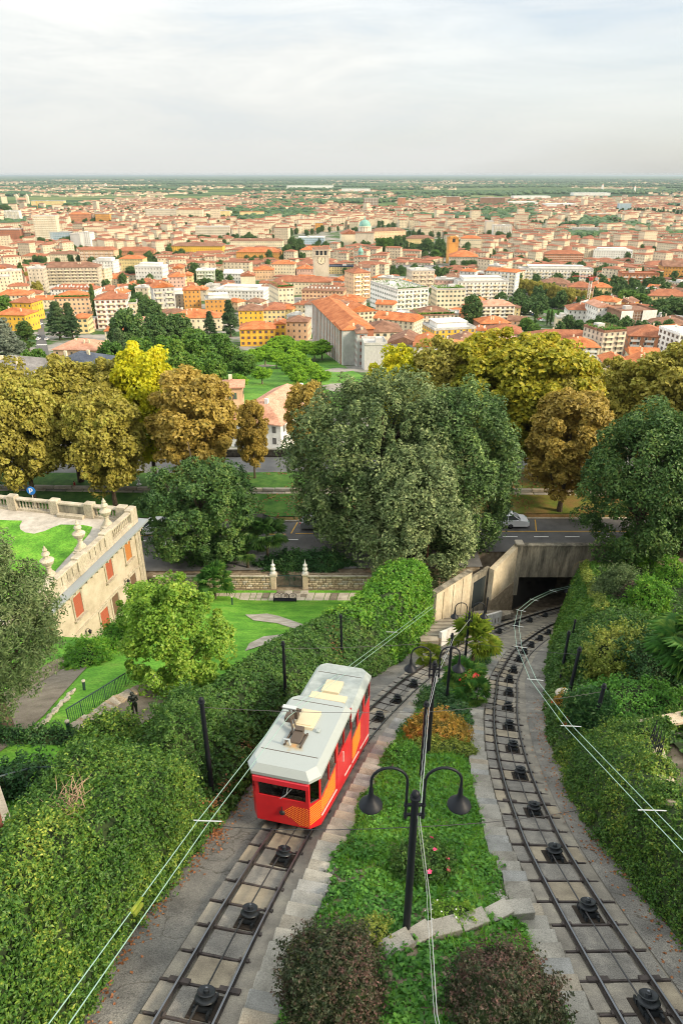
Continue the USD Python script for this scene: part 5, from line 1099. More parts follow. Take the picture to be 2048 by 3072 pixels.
while u < 1090:
    w = g6.uniform(16, 34)
    for (v0, v1) in (((1779, 1794), (1796, 1812)) if g6.random() < .35 else ((1779, 1812),)):
        P = [atz(a + (v0 - 1780) * -.35, b, -36.2) for a, b in ((u + 1.2 + 10, v0), (u + w - 1.2 + 10, v0))] + [atz(a - (v1 - 1780) * .35, b, -36.2) for a, b in ((u + w - 1.2 + 10, v1), (u + 1.2 + 10, v1))]
        part(fl, 'flagstone', MB().prism(np.array(P)[::-1, :2], -36.33, -36.19 + g6.normal(0, .008)), ('flagstone', 'coping', 'brown_paving', 'coping', 'flagstone')[g6.integers(5)])
    u += w
for i in range(4):
    for j in range(2): part(fl, 'flagstone', MB().cbox((-5.9 + i * .78, 55.0 + j * .62, -36.24), (.75, .59, .1), .02), ('flagstone', 'brown_paving')[(i + j) % 2])
# boundary wall with gate
bw = thing('boundary_wall', 'golden rubble stone wall with grey coping on both sides of the garden gate', 'wall')
for (x0, x1) in ((-18.2, -6.75), (-3.35, 4.4)):
    part(bw, 'core', MB().box(((x0 + x1) / 2, 56.55, -35.5), (x1 - x0, .34, 1.6)), 'earth')
    z = -36.3
    for c in range(6):
        x = x0 + (c % 2) * .2; hgt = .235
        while x < x1:
            w = min(g6.uniform(.28, .62), x1 - x + .01); part(bw, 'stone', MB().cbox((x + w / 2, 56.5, z + hgt / 2), (w - .03, .46 + g6.uniform(-.03, .03), hgt - .025), .045, g6.normal(0, .015)), ('rubble_stone', 'rubble_stone', 'tan_stone', 'flagstone')[g6.integers(4)]); x += w
        z += hgt
    x = x0
    while x < x1: part(bw, 'coping_stone', MB().cbox((x + .6, 56.5, -34.82), (1.17, .62, .13), .02), 'coping'); x += 1.2
gp = [(0, 0), (.28, 0), (.28, .12), (.2, .16), (.16, .25), (.24, .40), (.26, .52), (.18, .66), (.12, .70), (.2, .84), (.2, .95), (.08, 1.05), (.06, 1.2), (0, 1.62)]
for i, x in enumerate((-6.6, -3.5)):
    gg = thing('gate_pillar', ('left', 'right')[i] + ' gate pillar topped by a pale stone finial', 'gate pillar', (x, 56.5, -36.3))
    part(gg, 'pier', MB().cbox((0, 0, .78), (.52, .56, 1.56), .03), 'tan_stone'); part(gg, 'cap', MB().cbox((0, 0, 1.62), (.66, .68, .14), .03), 'coping'); part(gg, 'finial', MB().lathe(gp, (0, 0, 1.69), 12), 'white_wash', smooth=45)
gt = thing('garden_gate', 'dark iron garden gate between the two stone pillars', 'gate', (-5.05, 56.5, -36.2))
part(gt, 'frame', MB().box((0, 0, 1.32), (2.5, .05, .05)).box((0, 0, .12), (2.5, .05, .06)).box((-1.22, 0, .7), (.05, .05, 1.2)).box((1.22, 0, .7), (.05, .05, 1.2)).box((0, 0, .7), (.06, .05, 1.2)), 'green_iron')
for k in range(21): part(gt, 'bar', MB().tube([[-1.15 + k * .115, 0, .13], [-1.15 + k * .115, -.03, .7], [-1.15 + k * .115, 0, 1.3]], .011, 5), 'green_iron')
# ornate bench
bn = thing('garden_bench', 'dark ornate iron bench standing on the flagstone walk', 'bench', atz(855, 1811, -36.2), -.04)
m = MB()
for k in range(3):
    x = -.72 + k * .72; m.tube([[x - .33, .25, .45], [x - .33, .3, .8], [x - .15, .32, .93], [x, .32, .97], [x + .15, .32, .93], [x + .33, .3, .8], [x + .33, .25, .45]], .028, 6)
    for a in range(5): m.tube([[x - .25 + a * .12, .27, .47], [x - .25 + a * .12 + .03, .31, .88]], .012, 4)
    m.lathe([(.1, -.01), (.13, 0), (.1, .01)], (x, .30, .7), 10)
part(bn, 'backrest', m, 'black_iron')
for k in range(6): part(bn, 'seat_slat', MB().box((0, -.2 + k * .085, .45), (2.15, .06, .03)), 'black_iron')
for x in (-1.05, 1.05):
    for y in (-.2, .25): part(bn, 'leg', MB().tube([[x, y, 0], [x, y * .9, .25], [x, y, .46]], .028, 5), 'black_iron')
    part(bn, 'armrest', MB().tube([[x, .28, .68], [x, 0, .72], [x, -.22, .66], [x, -.2, .46]], .022, 5), 'black_iron')
# railing above the statue terrace and stones along its foot
def railing(name, label, base_pts, h, gap, group=None, leanz=0):
    r = thing(name, label, 'railing'); b = np.array(base_pts); top = b + [0, 0, h]; m = MB().tube(top, .028, 6).tube(b + [0, 0, .12], .018, 5); part(r, 'rail', m, 'green_iron')
    s = np.r_[0, np.cumsum(np.linalg.norm(np.diff(b, axis=0), axis=1))]
    for k, ss in enumerate(np.arange(0, s[-1], gap)):
        p = np.array([np.interp(ss, s, b[:, c]) for c in range(3)]); part(r, 'post' if k % 7 == 0 else 'bar', MB().tube([p + [0, 0, -.05 if k % 7 == 0 else .1], p + [0, 0, h]], .022 if k % 7 == 0 else .011, 5), 'green_iron')
b0, b1 = gl(212, 2188), gl(428, 2040); railing('railing', 'dark green iron railing sloping above the bronze statue', [b0, (b0 + b1) / 2, b1], 1.02, .165)
m = thing('edging_stones', 'row of flat edging stones along the foot of the railing', 'edging')
for k in range(34):
    t = k / 33; p = gl(lerp(232, 470, t), lerp(2198, 2045, t) + 4 * math.sin(t * 9)); p[2] = H(p[0], p[1]) + .1
    part(m, 'edging_stone', MB().cbox(p, (.62 + g6.normal(0, .06), .27, .16), .03, math.radians(-35 + g6.normal(0, 6))), ('flagstone', 'step_stone_warm', 'rubble_stone')[g6.integers(3)])
m = thing('edging_stones', 'white stones edging the brown path by the olive tree', 'edging')
for k in range(46):
    t = k / 45; p = gl(lerp(108, 226, t ** .9), lerp(2212, 2085, t)); p[2] = H(p[0], p[1]) + .08
    part(m, 'edging_stone', MB().cbox(p + np.r_[g6.normal(0, .05, 2), 0], (g6.uniform(.12, .3), g6.uniform(.12, .22), .14), .04, g6.uniform(0, 3)), 'coping')
for (u, v, u2, v2, lb) in ((254, 2085, 250, 2044, 'dark bollard with a pale cap standing on the lawn behind the railing'), (214, 2224, 201, 2166, 'dark bollard with a pale cap at the near end of the railing'), (697, 1820, 695, 1792, 'short dark bollard at the flagstone walk')):
    p = gl(u, v); t = aty(u2, v2, p[1]); h = max(.5, t[2] - p[2]); b = thing('bollard', lb, 'bollard', p); part(b, 'shaft', MB().tube([[0, 0, -.1], [t[0] - p[0], 0, h]], .07, 8), 'green_iron'); part(b, 'cap', MB().lathe([(0, 0), (.09, 0), (.09, .05), (0, .08)], (t[0] - p[0], 0, h), 8), 'coping')
# people and the bronze statue
import manifold3d as m3
def blob(joints, bones, edge=.03, it=10):
    body = None
    for a, b in bones:
        (pa, ra), (pb, rb) = joints[a], joints[b]
        sp = [m3.Manifold.sphere(r, 12).translate(tuple(map(float, p))) for p, r in ((pa, ra), (pb, rb))]
        h = m3.Manifold.batch_hull(sp); body = h if body is None else body + h
    mm = body.refine_to_length(edge).to_mesh(); t = trimesh.Trimesh(mm.vert_properties[:, :3], mm.tri_verts); trimesh.smoothing.filter_taubin(t, iterations=it); return np.array(t.vertices), np.array(t.faces)
def figure(name, label, cat, loc, rz, H_=1.72, pose='stand', skin='skin', top='cloth_white', bottom='cloth_dark', hair='hair_grey'):
    k = H_ / 1.72; J = {}
    st = .16 if pose == 'walk' else .04
    def j(n, x, y, z, r): J[n] = (np.array([x, y, z]) * k, r * k)
    j('hip', 0, 0, .92, .14); j('waist', 0, 0, 1.08, .13); j('chest', 0, -.01, 1.30, .155); j('neck', 0, 0, 1.46, .055); j('head', 0, -.015, 1.60, .098); j('chin', 0, -.05, 1.53, .07); j('nose', 0, -.118, 1.585, .016)
    j('earL', -.1, 0, 1.585, .02); j('earR', .1, 0, 1.585, .02)
    for s, n in ((-1, 'L'), (1, 'R')):
        j('sho' + n, .17 * s, 0, 1.40, .068); j('hj' + n, .09 * s, 0, .90, .105); j('knee' + n, .10 * s, -st * s - .03, .50, .068); j('ank' + n, .10 * s, st * s * .8 + .02, .09, .045); j('toe' + n, .115 * s, st * s * .8 - .15, .035, .035)
        if pose == 'statue' : e, w = ((.25 * s, -.08, 1.18), (.06 * s, -.24, 1.24))
        elif pose == 'carry': e, w = ((.25 * s, .02, 1.14), (.16 * s, -.24, 1.08))
        else: e, w = ((.24 * s, .03, 1.13), (.26 * s, -.06 * s * st * 6, .90))
        j('elb' + n, *e, .046); j('wri' + n, *w, .034)
        d = nrm(np.array(w) - np.array(e)); 
        for f_ in range(4): o = (f_ - 1.5) * .016; j(f'fin{n}{f_}', *(np.array(w) + d * (.15 - abs(f_ - 1.5) * .012) + np.array([o * .6, o, -.01])), .009)
        j('palm' + n, *(np.array(w) + d * .06), .033); j('thu' + n, *(np.array(w) + d * .08 + np.array([-.035 * s, -.03, .0])), .010)
    B = [('hip', 'waist'), ('waist', 'chest'), ('chest', 'neck'), ('neck', 'head'), ('head', 'chin'), ('head', 'nose'), ('head', 'earL'), ('head', 'earR')]
    for n in 'LR': B += [('chest', 'sho' + n), ('sho' + n, 'elb' + n), ('elb' + n, 'wri' + n), ('wri' + n, 'palm' + n), ('palm' + n, 'thu' + n), ('hip', 'hj' + n), ('hj' + n, 'knee' + n), ('knee' + n, 'ank' + n), ('ank' + n, 'toe' + n)] + [('palm' + n, f'fin{n}{f_}') for f_ in range(4)]
    root = thing(name, label, cat, loc, rz); grow = lambda ns, a: {n: (J[n][0], J[n][1] + a) for n in ns}
    part(root, 'body', blob(J, B, .032, 4), skin, smooth=True)
    if cat == 'person':
        S = grow(['waist', 'chest', 'shoL', 'shoR', 'elbL', 'elbR', 'hip'], .014); part(root, 'shirt', blob(S, [('hip', 'waist'), ('waist', 'chest'), ('chest', 'shoL'), ('chest', 'shoR'), ('shoL', 'elbL'), ('shoR', 'elbR')], .05, 4), top, smooth=True)
        S = grow(['hip', 'hjL', 'hjR', 'kneeL', 'kneeR', 'ankL', 'ankR'], .016); part(root, 'trousers', blob(S, [('hip', 'hjL'), ('hip', 'hjR'), ('hjL', 'kneeL'), ('hjR', 'kneeR'), ('kneeL', 'ankL'), ('kneeR', 'ankR')], .05, 4), bottom, smooth=True)
        part(root, 'shoes', blob(grow(['ankL', 'toeL', 'ankR', 'toeR'], .012), [('ankL', 'toeL'), ('ankR', 'toeR')], .04, 2), 'black_rubber', smooth=True)
    hd_ = J['head'][0]; s = trimesh.creation.icosphere(3, .106 * k); v = np.array(s.vertices); v = v[:] * [1, 1.02, 1]; keep = (v[:, 1] > -.045 * k) | (v[:, 2] > .055 * k); f = np.array(s.faces); f = f[keep[f].all(1)]
    part(root, 'hair', (v + hd_ + [0, .008, .012], f), hair, smooth=True)
    m = MB()
    for sx in (-.034, .034):
        e = trimesh.creation.icosphere(1, .012 * k); m.add(np.array(e.vertices) + hd_ + np.array([sx, -.086, .002]) * k, np.array(e.faces))
    part(root, 'eyes', m, 'black_rubber' if skin == 'skin' else skin)
    part(root, 'mouth', MB().box(hd_ + np.array([0, -.100, -.05]) * k, (.045 * k, .012, .010)), 'car_red_dark' if skin == 'skin' else skin); return root
plain('skin', (.50, .30, .21), .55); plain('cloth_white', (.66, .66, .68), .9); plain('cloth_dark', (.025, .025, .03), .9); plain('cloth_red', (.35, .03, .03), .9); plain('cloth_yellow', (.6, .55, .12), .9); plain('hair_grey', (.28, .23, .19), .9); plain('hair_dark', (.03, .02, .015), .8)
figure('statue', 'dark bronze statue of a standing figure on the brown terrace behind the hedge', 'statue', slope_pt(408, 2156, -9.75) + [0, 0, .14], .35, 1.28, 'statue', 'bronze', hair='bronze')
vg = lambda u, v: atz(u, v, -35.05)
figure('person', 'person in a pale top and dark trousers walking beside the verge', 'person', vg(487, 1480), 1.2, 1.72, 'walk', top='cloth_white')
figure('person', 'child in a red top and yellow trousers near the seat wall', 'person', vg(227, 1472), 2.0, 1.32, 'stand', top='cloth_red', bottom='cloth_yellow', hair='hair_dark')
wp_ = vg(418, 1459); sc = thing('white_sculpture', 'small white sculpture of balls on stalks standing on the grass verge', 'sculpture', wp_)
part(sc, 'base', MB().lathe([(0, 0), (.3, 0), (.36, .12), (.3, .3), (.16, .42), (0, .46)], n=12), 'white_paint', smooth=50)
for k, (x, z) in enumerate(((-.48, .95), (-.2, 1.2), (.12, 1.22), (0, .9), (-.12, .98), (.1, .72))):
    b = part(sc, 'stalk', MB().tube([[0, 0, .4], [x * .4, 0, .4 + (z - .4) * .6], [x, 0, z]], .025, 5), 'white_paint'); s = trimesh.creation.icosphere(2, .09); part(b, 'ball', (np.array(s.vertices) + [x, 0, z], np.array(s.faces)), 'white_paint', smooth=True)
# parked cars
def car_model(proto, paint, L=4.1, Wd=1.72):
    m = MB(); prof = [(-L / 2, .38), (-L / 2 + .02, .72), (-L / 2 + .35, .92), (-L / 2 + 1.1, 1.02), (L / 2 - .75, 1.02), (L / 2 - .15, .98), (L / 2, .70), (L / 2, .36), (L / 2 - .2, .24), (-L / 2 + .2, .24)]
    def ex(m, prof, w, taper=1.0):
        n = len(prof); a = [[x, -w / 2, z] for x, z in prof]; b = [[x, w / 2, z] for x, z in prof]; c = [np.mean([p[0] for p in prof]), np.mean([p[1] for p in prof])]
        ins = [[c[0] + (x - c[0]) * .985, -w / 2 - .05, c[1] + (z - c[1]) * .93] for x, z in prof]; ins2 = [[x, w / 2 + .05, z] for x, _, z in ins]
        f = [[i, n + i, n + (i + 1) % n] for i in range(n)] + [[i, n + (i + 1) % n, (i + 1) % n] for i in range(n)]
        f += [[2 * n + i, i, (i + 1) % n] for i in range(n)] + [[2 * n + i, (i + 1) % n, 2 * n + (i + 1) % n] for i in range(n)] + [[n + i, 3 * n + i, 3 * n + (i + 1) % n] for i in range(n)] + [[n + i, 3 * n + (i + 1) % n, n + (i + 1) % n] for i in range(n)]
        V = np.array(a + b + ins + ins2, float); k = len(V); V = np.vstack([V, [[c[0], -w / 2 - .05, c[1]], [c[0], w / 2 + .05, c[1]]]])
        f += [[k, 2 * n + (i + 1) % n, 2 * n + i] for i in range(n)] + [[k + 1, 3 * n + i, 3 * n + (i + 1) % n] for i in range(n)]; m.add(V, f)
    ex(m, prof, Wd - .1); part(proto, 'body', m, paint, smooth=35)
    cab = [(-L / 2 + .95, 1.0), (-L / 2 + 1.75, 1.42), (L / 2 - 1.15, 1.46), (L / 2 - .35, 1.0)]
    m = MB(); n = len(cab); wv = [.80, .62, .62, .80]; V = [[x, -w, z] for (x, z), w in zip(cab, wv)] + [[x, w, z] for (x, z), w in zip(cab, wv)]
    m.add(V, [[0, 4, 5, 1], [1, 5, 6, 2], [2, 6, 7, 3], [0, 1, 2, 3], [7, 6, 5, 4]]); part(proto, 'windows', m, 'glass_dark')
    m = MB(); m.cbox(((cab[1][0] + cab[2][0]) / 2, 0, 1.475), (cab[2][0] - cab[1][0] + .12, 1.3, .05), .02)
    for s in (-1, 1):
        for (i, j_) in ((0, 1), (3, 2)): m.tube([[cab[i][0], s * .81, 1.0], [cab[j_][0], s * .63, 1.46]], .04, 5)
        xm = (cab[1][0] + cab[2][0]) / 2; m.tube([[xm, s * .81, 1.0], [xm, s * .63, 1.46]], .035, 5)
    part(proto, 'roof', m, paint)
    for x in (-L / 2 + .78, L / 2 - .72):
        for s in (-1, 1):
            v, f = MB().lathe([(0, .1), (.2, .1), (.30, .07), (.31, -.08), (0, -.1)], n=16).get(); w = part(proto, 'wheel', (np.c_[v[:, 0], v[:, 2] * s + s * .78, v[:, 1] + .31], f), 'black_rubber')
            v, f = MB().lathe([(0, .125), (.07, .125), (.19, .11), (.2, .095)], n=10).get(); part(w, 'rim', (np.c_[v[:, 0], v[:, 2] * s + s * .78, v[:, 1] + .31], f), 'rail_top')
    for s in (-1, 1):
        part(proto, 'headlight', MB().cbox((-L / 2 + .13, s * .62, .76), (.24, .3, .14), .03), 'pane_glass'); part(proto, 'tail_light', MB().cbox((L / 2 - .06, s * .68, .85), (.14, .22, .2), .03), 'car_red'); part(proto, 'mirror', MB().cbox((-L / 2 + 1.35, s * .93, 1.05), (.14, .16, .12), .03), paint)
    part(proto, 'number_plate', MB().box((L / 2 + .015, 0, .62), (.02, .5, .12)), 'white_paint'); part(proto, 'grille', MB().box((-L / 2 - .005, 0, .5), (.03, .9, .16)), 'black_rubber')
car_protos = {}
for nm, col in (('white', (.78, .79, .80)), ('grey', (.25, .26, .27)), ('blue', (.05, .09, .2)), ('black', (.02, .02, .022)), ('red', (.4, .02, .02))):
    plain('paint_' + nm, col, .28, .0, .6); car_protos[nm] = kind_proto('car'); car_model(car_protos[nm], 'paint_' + nm)
copy(car_protos['white'], 'parked_car', 'white hatchback parked above the tunnel, half hidden by the big evergreen', 'car', (18.4, 66.75, float(ROADZ(18.4)) + .03), math.pi)
copy(car_protos['white'], 'parked_car', 'white car beside the villa corner, half hidden by a dark tree', 'car', (-19.9, 66.4, float(ROADZ(-20)) + .03), math.pi + .35)
copy(car_protos['grey'], 'parked_car', 'grey car on the far road, behind the brown chestnut on the right', 'car', (27.5, 84.5, -35.28), math.pi)
for i, x in enumerate((-9, -2.5, 4.5)): copy(car_protos[('black', 'grey', 'white')[i]], 'parked_car', f'{("black", "grey", "white")[i]} car parked on the road behind the trees at the gate', 'car', (x, 66.8, float(ROADZ(x)) + .03), math.pi)

# bushes and small trees of the left garden
def fol_tree(name, label, cat, c, h, r, cz, rad, clumps, cr, per, size, leafm, seed, bark='bark', limbs=7, group=None, trunk_to=.75, **kw):
    g = np.random.default_rng(seed); root = thing(name, label, cat, c, 0, group)
    part(root, 'trunk', trunk_mesh(g, h * trunk_to, r, .1, limbs, rad[0] * .55), bark, smooth=40); part(root, 'crown', crown(g, (0, 0, cz), rad, clumps, cr, per, size, **kw), leafm); return root
p = gl(560, 2040); fol_tree('fig_tree', 'light green broad leaved young tree in the middle of the left garden', 'tree', p + [.25, -1.5, -.2], 6.0, .13, 3.6, (2.35, 2.1, 3.5), 330, .42, 80, .155, 'fig_leaf', 71, aspect=.75, up=.7)
p = gl(430, 1960); fol_tree('fig_tree', 'smaller light green bush tree left of the young tree, by the villa steps', 'tree', p + [-.2, .8, 0], 3.5, .09, 2.4, (1.1, 1.0, 1.9), 90, .4, 70, .155, 'fig_leaf', 72, aspect=.75, up=.7)
p = gl(25, 2205); fol_tree('olive_tree', 'grey green olive tree with a dark trunk at the left edge', 'tree', p, 6.2, .26, 5.1, (2.45, 2.4, 3.3), 480, .52, 80, .175, 'olive_leaf', 73, aspect=.28, up=.9, limbs=9)
fan_palm('fan palm behind the light green tree, against the gate wall', atz(645, 1805, -36.3), 2.5, 2.1, 32, 74)
fan_palm('large dark fan palm in the shade behind the gate wall', (-7.4, 59.0, -35.2), 3.6, 2.3, 34, 75, 'dark_tree_leaf'); fan_palm('dark fan palm left of the gate, under the big tree', (-9.3, 58.4, -35.2), 2.3, 2.0, 26, 76, 'dark_tree_leaf')
shrub('shrub', 'green creeper hedge on the bank above the villa yard, nearer half', 'shrub', gl(262, 1992) + [0, 0, -.3], (1.1, 1.5, .9), 12000, .13, 'bright_ivy_leaf', 77); shrub('shrub', 'green creeper hedge on the bank above the villa yard, farther half by the windows', 'shrub', gl(350, 1950) + [-.2, .6, -.3], (1.0, 1.6, .9), 12000, .13, 'bright_ivy_leaf', 177)
shrub('shrub', 'dark climbing shrub at the villa wall by the lower windows', 'shrub', (-17.6, 52.5, -36.3), (.8, 1.4, 1.6), 7000, .16, 'dark_shrub_leaf', 78)
shrub('hedge', 'low dark box hedge along the lawn below the olive tree', 'hedge', gl(100, 2240) + [0, .0, -.1], (2.3, .5, .55), 9000, .1, 'dark_shrub_leaf', 79)
shrub('shrub', 'sunlit yellow green bush in front of the statue terrace', 'shrub', slope_pt(345, 2275, -10.1), (1.1, .85, 1.2), 15000, .095, 'hedge_leaf', 80)
shrub('shrub', 'low dark shrubs under the fan shaped railing at the left edge', 'shrub', slope_pt(95, 2400, -10.0), (1.3, .8, .9), 7000, .11, 'dark_shrub_leaf', 81)
b = [slope_pt(-60, 2425, -9.6), slope_pt(0, 2405, -9.6), slope_pt(120, 2370, -9.6), slope_pt(215, 2370, -9.6)]
railing('railing', 'iron railing with a pale handrail over dark shrubs at the left edge', b, .95, .17)
wl = thing('stair_wall', 'tan stone capped stair wall at the left edge of the picture', 'wall'); a0, a1 = slope_pt(-40, 2330, -8.9), slope_pt(40, 2600, -8.9)
for i in range(5):
    t0, t1 = i / 5, (i + 1) / 5; a, b = a0 * (1 - t0) + a1 * t0, a0 * (1 - t1) + a1 * t1; d = b - a
    part(wl, 'cap_stone', MB().box((a + b) / 2, (np.linalg.norm(d) - .02, .5, .16), axes=np.array([nrm(d), nrm(np.cross([0, 0, 1], d)), nrm(np.cross(d, np.cross([0, 0, 1], d)))])), 'tan_stone')
part(wl, 'wall', vwall(MB(), a0[:2] + [-.2, 0], a1[:2] + [-.2, 0], a0[2] - 2, a0[2] - .1, .3, a1[2] - 2, a1[2] - .1), 'brown_paving')
single('rusty_pole', 'short dark rusty pole beside the stair wall at the left edge', 'pole', MB().tube([slope_pt(20, 2566, -9.2) - [0, 0, .6], slope_pt(20, 2566, -9.2), aty(-12, 2440, slope_pt(20, 2566, -9.2)[1])], .085, 8), 'rust_pole')
# ------------------------------------------------------------------ right garden
def gr(u, v, h=2.6): return slope_pt(u, v, -12.1 + h)
shrub('shrub', 'rounded variegated yellow green bush on the right bank behind the leaning posts', 'shrub', gr(1865, 2025), (1.75, 1.5, 1.6), 19000, .14, 'yellow_leaf', 91)
shrub('shrub', 'dark evergreen bush between the variegated bush and the right palm', 'shrub', gr(1950, 2040), (1.6, 1.6, 1.7), 12000, .14, 'dark_shrub_leaf', 92)
shrub('shrub', 'feathery green oleander at the middle leaning post', 'shrub', gr(1765, 2150, 2.3), (.9, .8, .55), 7000, .2, 'dark_shrub_leaf', 93, aspect=.22)
shrub('ground_cover_shrub', 'spreading low green shrub on the right bank above the hedge', 'shrub', gr(1900, 2120), (2.4, 1.3, .5), 14000, .12, 'ground_leaf', 94)
shrub('shrub', 'dark ivy clump under the farthest leaning post', 'shrub', gr(1750, 2000), (1.3, 1.1, .45), 8000, .14, 'ivy_leaf', 95)
shrub('shrub', 'upright bright green conifer bush by the right palm', 'shrub', gr(1935, 1850, 3.0), (1.3, 1.2, 2.0), 15000, .15, 'bright_ivy_leaf', 96)
shrub('shrub', 'dark green bush hanging over the right bank behind the ivy wall', 'shrub', gr(1900, 1935, 2.6), (1.4, 1.4, 1.3), 11000, .16, 'ivy_leaf', 97)
shrub('shrub', 'grey green feathery bush behind the top of the ivy wall', 'shrub', gr(1850, 1800, 3.8), (1.7, 1.6, 1.7), 16000, .2, 'olive_leaf', 98, aspect=.3)
shrub('shrub', 'rounded dark green bush at the right edge above the palm', 'shrub', gr(2005, 1790, 3.2), (1.7, 1.6, 2.2), 15000, .16, 'bright_ivy_leaf', 99)
shrub('shrub', 'reddish brown twiggy bush beside the grey green bush', 'shrub', gr(1888, 1840, 3.0), (1.2, 1.2, 1.5), 7000, .14, 'burgundy_leaf', 100)
for i, (u, v, r_) in enumerate(((1905, 1725, 2.2), (1975, 1715, 2.3), (2050, 1705, 2.5), (2120, 1700, 2.4))):
    shrub('bamboo_clump', f'upright bright green bamboo like shrub, {("first", "second", "third", "fourth")[i]} from the bridge in the right hand row', 'bamboo', gr(u, v, 4.6), (r_ * .85, r_ * .8, r_ * 1.35), 15000, .34, 'bright_ivy_leaf', 101 + i, aspect=.2, up=.9)
fan_palm('fan palm with large fronds cut by the right edge', gr(2058, 2105, 2.6), 3.0, 2.4, 34, 110)
shrub('flowering_plant', 'small red flowering plant on the right bank by the path', 'flowers', gr(1697, 2158, 2.1), (.3, .3, .35), 1200, .09, 'fig_leaf', 111, flowers=('red_petal', 14, .09)); shrub('flowering_plant', 'rusty red flowering plant below the tall leaning post', 'flowers', gr(1686, 2108, 2.1), (.35, .3, .3), 1200, .09, 'rust_leaf', 112, flowers=('red_petal', 9, .07))
s = trimesh.creation.icosphere(2); single('boulder', 'pale boulder on the right bank at the foot of the tall leaning post', 'boulder', (np.array(s.vertices) * [.36, .3, .22] * (1 + .3 * (fb(np.array(s.vertices) * 2)[:, None] - .5)) + gr(1688, 2080, 2.2), np.array(s.faces)), 'coping', smooth=60)
# terrace of a house in the lower right: coping, dark stone wall, arched opening, wrought iron grille
tw = thing('terrace_wall', 'tan stone coping over a dark stone retaining wall at the right edge', 'wall')
c0, c1, c2 = gr(1918, 2185, 2.5), gr(2110, 2145, 2.9), gr(2010, 2420, 2.8)
def slabrow(root, a, b, w, n, mt='tan_stone', th=.12):
    for i in range(n):
        p, q_ = a + (b - a) * i / n, a + (b - a) * (i + 1) / n; d = q_ - p; part(root, 'coping_stone', MB().box((p + q_) / 2, (np.linalg.norm(d) - .015, w, th), axes=np.array([nrm(d), nrm(np.cross([0, 0, 1], d)), nrm(np.cross(d, np.cross([0, 0, 1], d)))])), mt)
slabrow(tw, c0 + [0, 0, .1], c1 + [0, 0, .1], .55, 6); slabrow(tw, c0 + [.3, -.5, .1], c2 + [.1, 0, .05], .42, 6)
m = vwall(MB(), (c1 + [0, -.45, 0])[:2], (c0 + [.45, -.45, 0])[:2], c1[2] - 3.2, c1[2] - .08, .3, c0[2] - 3.2, c0[2] - .08); part(tw, 'core', m, 'dark_stone')
d = (c1 - c0); d[2] = 0; L = np.linalg.norm(d); d = d / L; ang = math.atan2(d[1], d[0])
for r_ in range(8):
    x = .5
    while x < L:
        w = g6.uniform(.22, .5); zc = lerp(c0[2], c1[2], x / L) - .28 - r_ * .25
        part(tw, 'stone', MB().cbox(c0 * [1, 1, 0] + d * (x + w / 2) + np.array([.0, -.50, zc]), (w - .03, .16, .22), .03, ang + g6.normal(0, .03)), ('dark_stone', 'rubble_stone', 'dark_stone')[g6.integers(3)]); x += w
gi = thing('iron_grille', 'black wrought iron scroll grille in front of the tan coping at the right edge', 'grille', (c0 + c2) / 2 + [.05, .15, .42])
dv = c2 - c0; dv = nrm(dv)
def scroll(c, r, turns=1.4, s=1):
    return [c + dv * (r * (1 - t * .8) * math.cos(t * turns * 6.28 * s)) + np.array([0, 0, 1]) * (r * (1 - t * .8) * math.sin(t * turns * 6.28 * s)) for t in np.linspace(0, 1, 16)]
for k in range(4):
    b = dv * (-1.1 + k * .62) - (0 if 0 else 0); o = np.array([0, 0, .0])
    part(gi, 'bar', MB().tube([b + o, b + dv * .1 + [0, 0, .55], b + dv * .28 + [0, 0, .7], b + dv * .42 + [0, 0, .5], b + dv * .45], .017, 5), 'black_iron')
    for (a_, zc, r_) in ((.2, .45, .09), (.32, .28, .08), (.14, .2, .07)): part(gi, 'scroll', MB().tube(scroll(b + dv * a_ + [0, 0, zc], r_), .012, 4), 'black_iron')
    part(gi, 'spike', MB().tube([b + dv * .26 + [0, 0, .7], b + dv * .26 + [0, 0, .95]], .008, 4).tube([b + dv * .26 + [0, 0, .7], b + dv * .15 + [0, 0, .9]], .006, 4).tube([b + dv * .26 + [0, 0, .7], b + dv * .37 + [0, 0, .9]], .006, 4), 'black_iron')
part(gi, 'rail', MB().tube([dv * -1.3, dv * 1.4], .02, 5), 'black_iron')
# ------------------------------------------------------------------ the big trees along the avenue
spire = lambda U, g: U * np.stack([1 + 0 * U[:, 0], 1 + 0 * U[:, 0], 1 + 0 * U[:, 0]], 1)
def big(label, c, h, rad, cz, clumps, cr, per, size, leafm, seed, name='evergreen_oak', **kw): return fol_tree(name, label, 'tree', c, h, .42, cz, rad, clumps, cr, per, size, leafm, seed, limbs=10, **kw)
big('huge round dark evergreen oak in the centre, the largest crown of the group', (4.1, 62.3, -35.3), 17.5, (9.0, 6.0, 8.7), 9.4, 760, .95, 105, .34, 'oak_leaf', 121, up=.9, flat=1.45, aspect=.5, frac=.72, shell=.86)
big('tall dark evergreen oak right of the huge round one, above the tunnel wing', (11.6, 61.4, -35.0), 16.5, (5.0, 4.6, 8.8), 8.2, 460, .9, 105, .33, 'green_oak_leaf', 122, up=.9, flat=1.5, aspect=.5, frac=.72, shell=.86)
big('nearer, paler evergreen oak in front of the huge one, behind the ivy bulge', (7.0, 57.2, -36.2), 12.0, (5.5, 4.0, 7.0), 6.9, 430, .85, 105, .31, 'pale_oak_leaf', 123, up=.9, flat=1.5, aspect=.5, frac=.72, shell=.86)
big('broad dark tree at the right edge beside the road', (28.8, 58.6, -34.6), 13, (5.7, 5.0, 7.8), 7.8, 430, 1.0, 100, .34, 'dark_tree_leaf', 124, name='dark_tree', up=.7, aspect=.5)
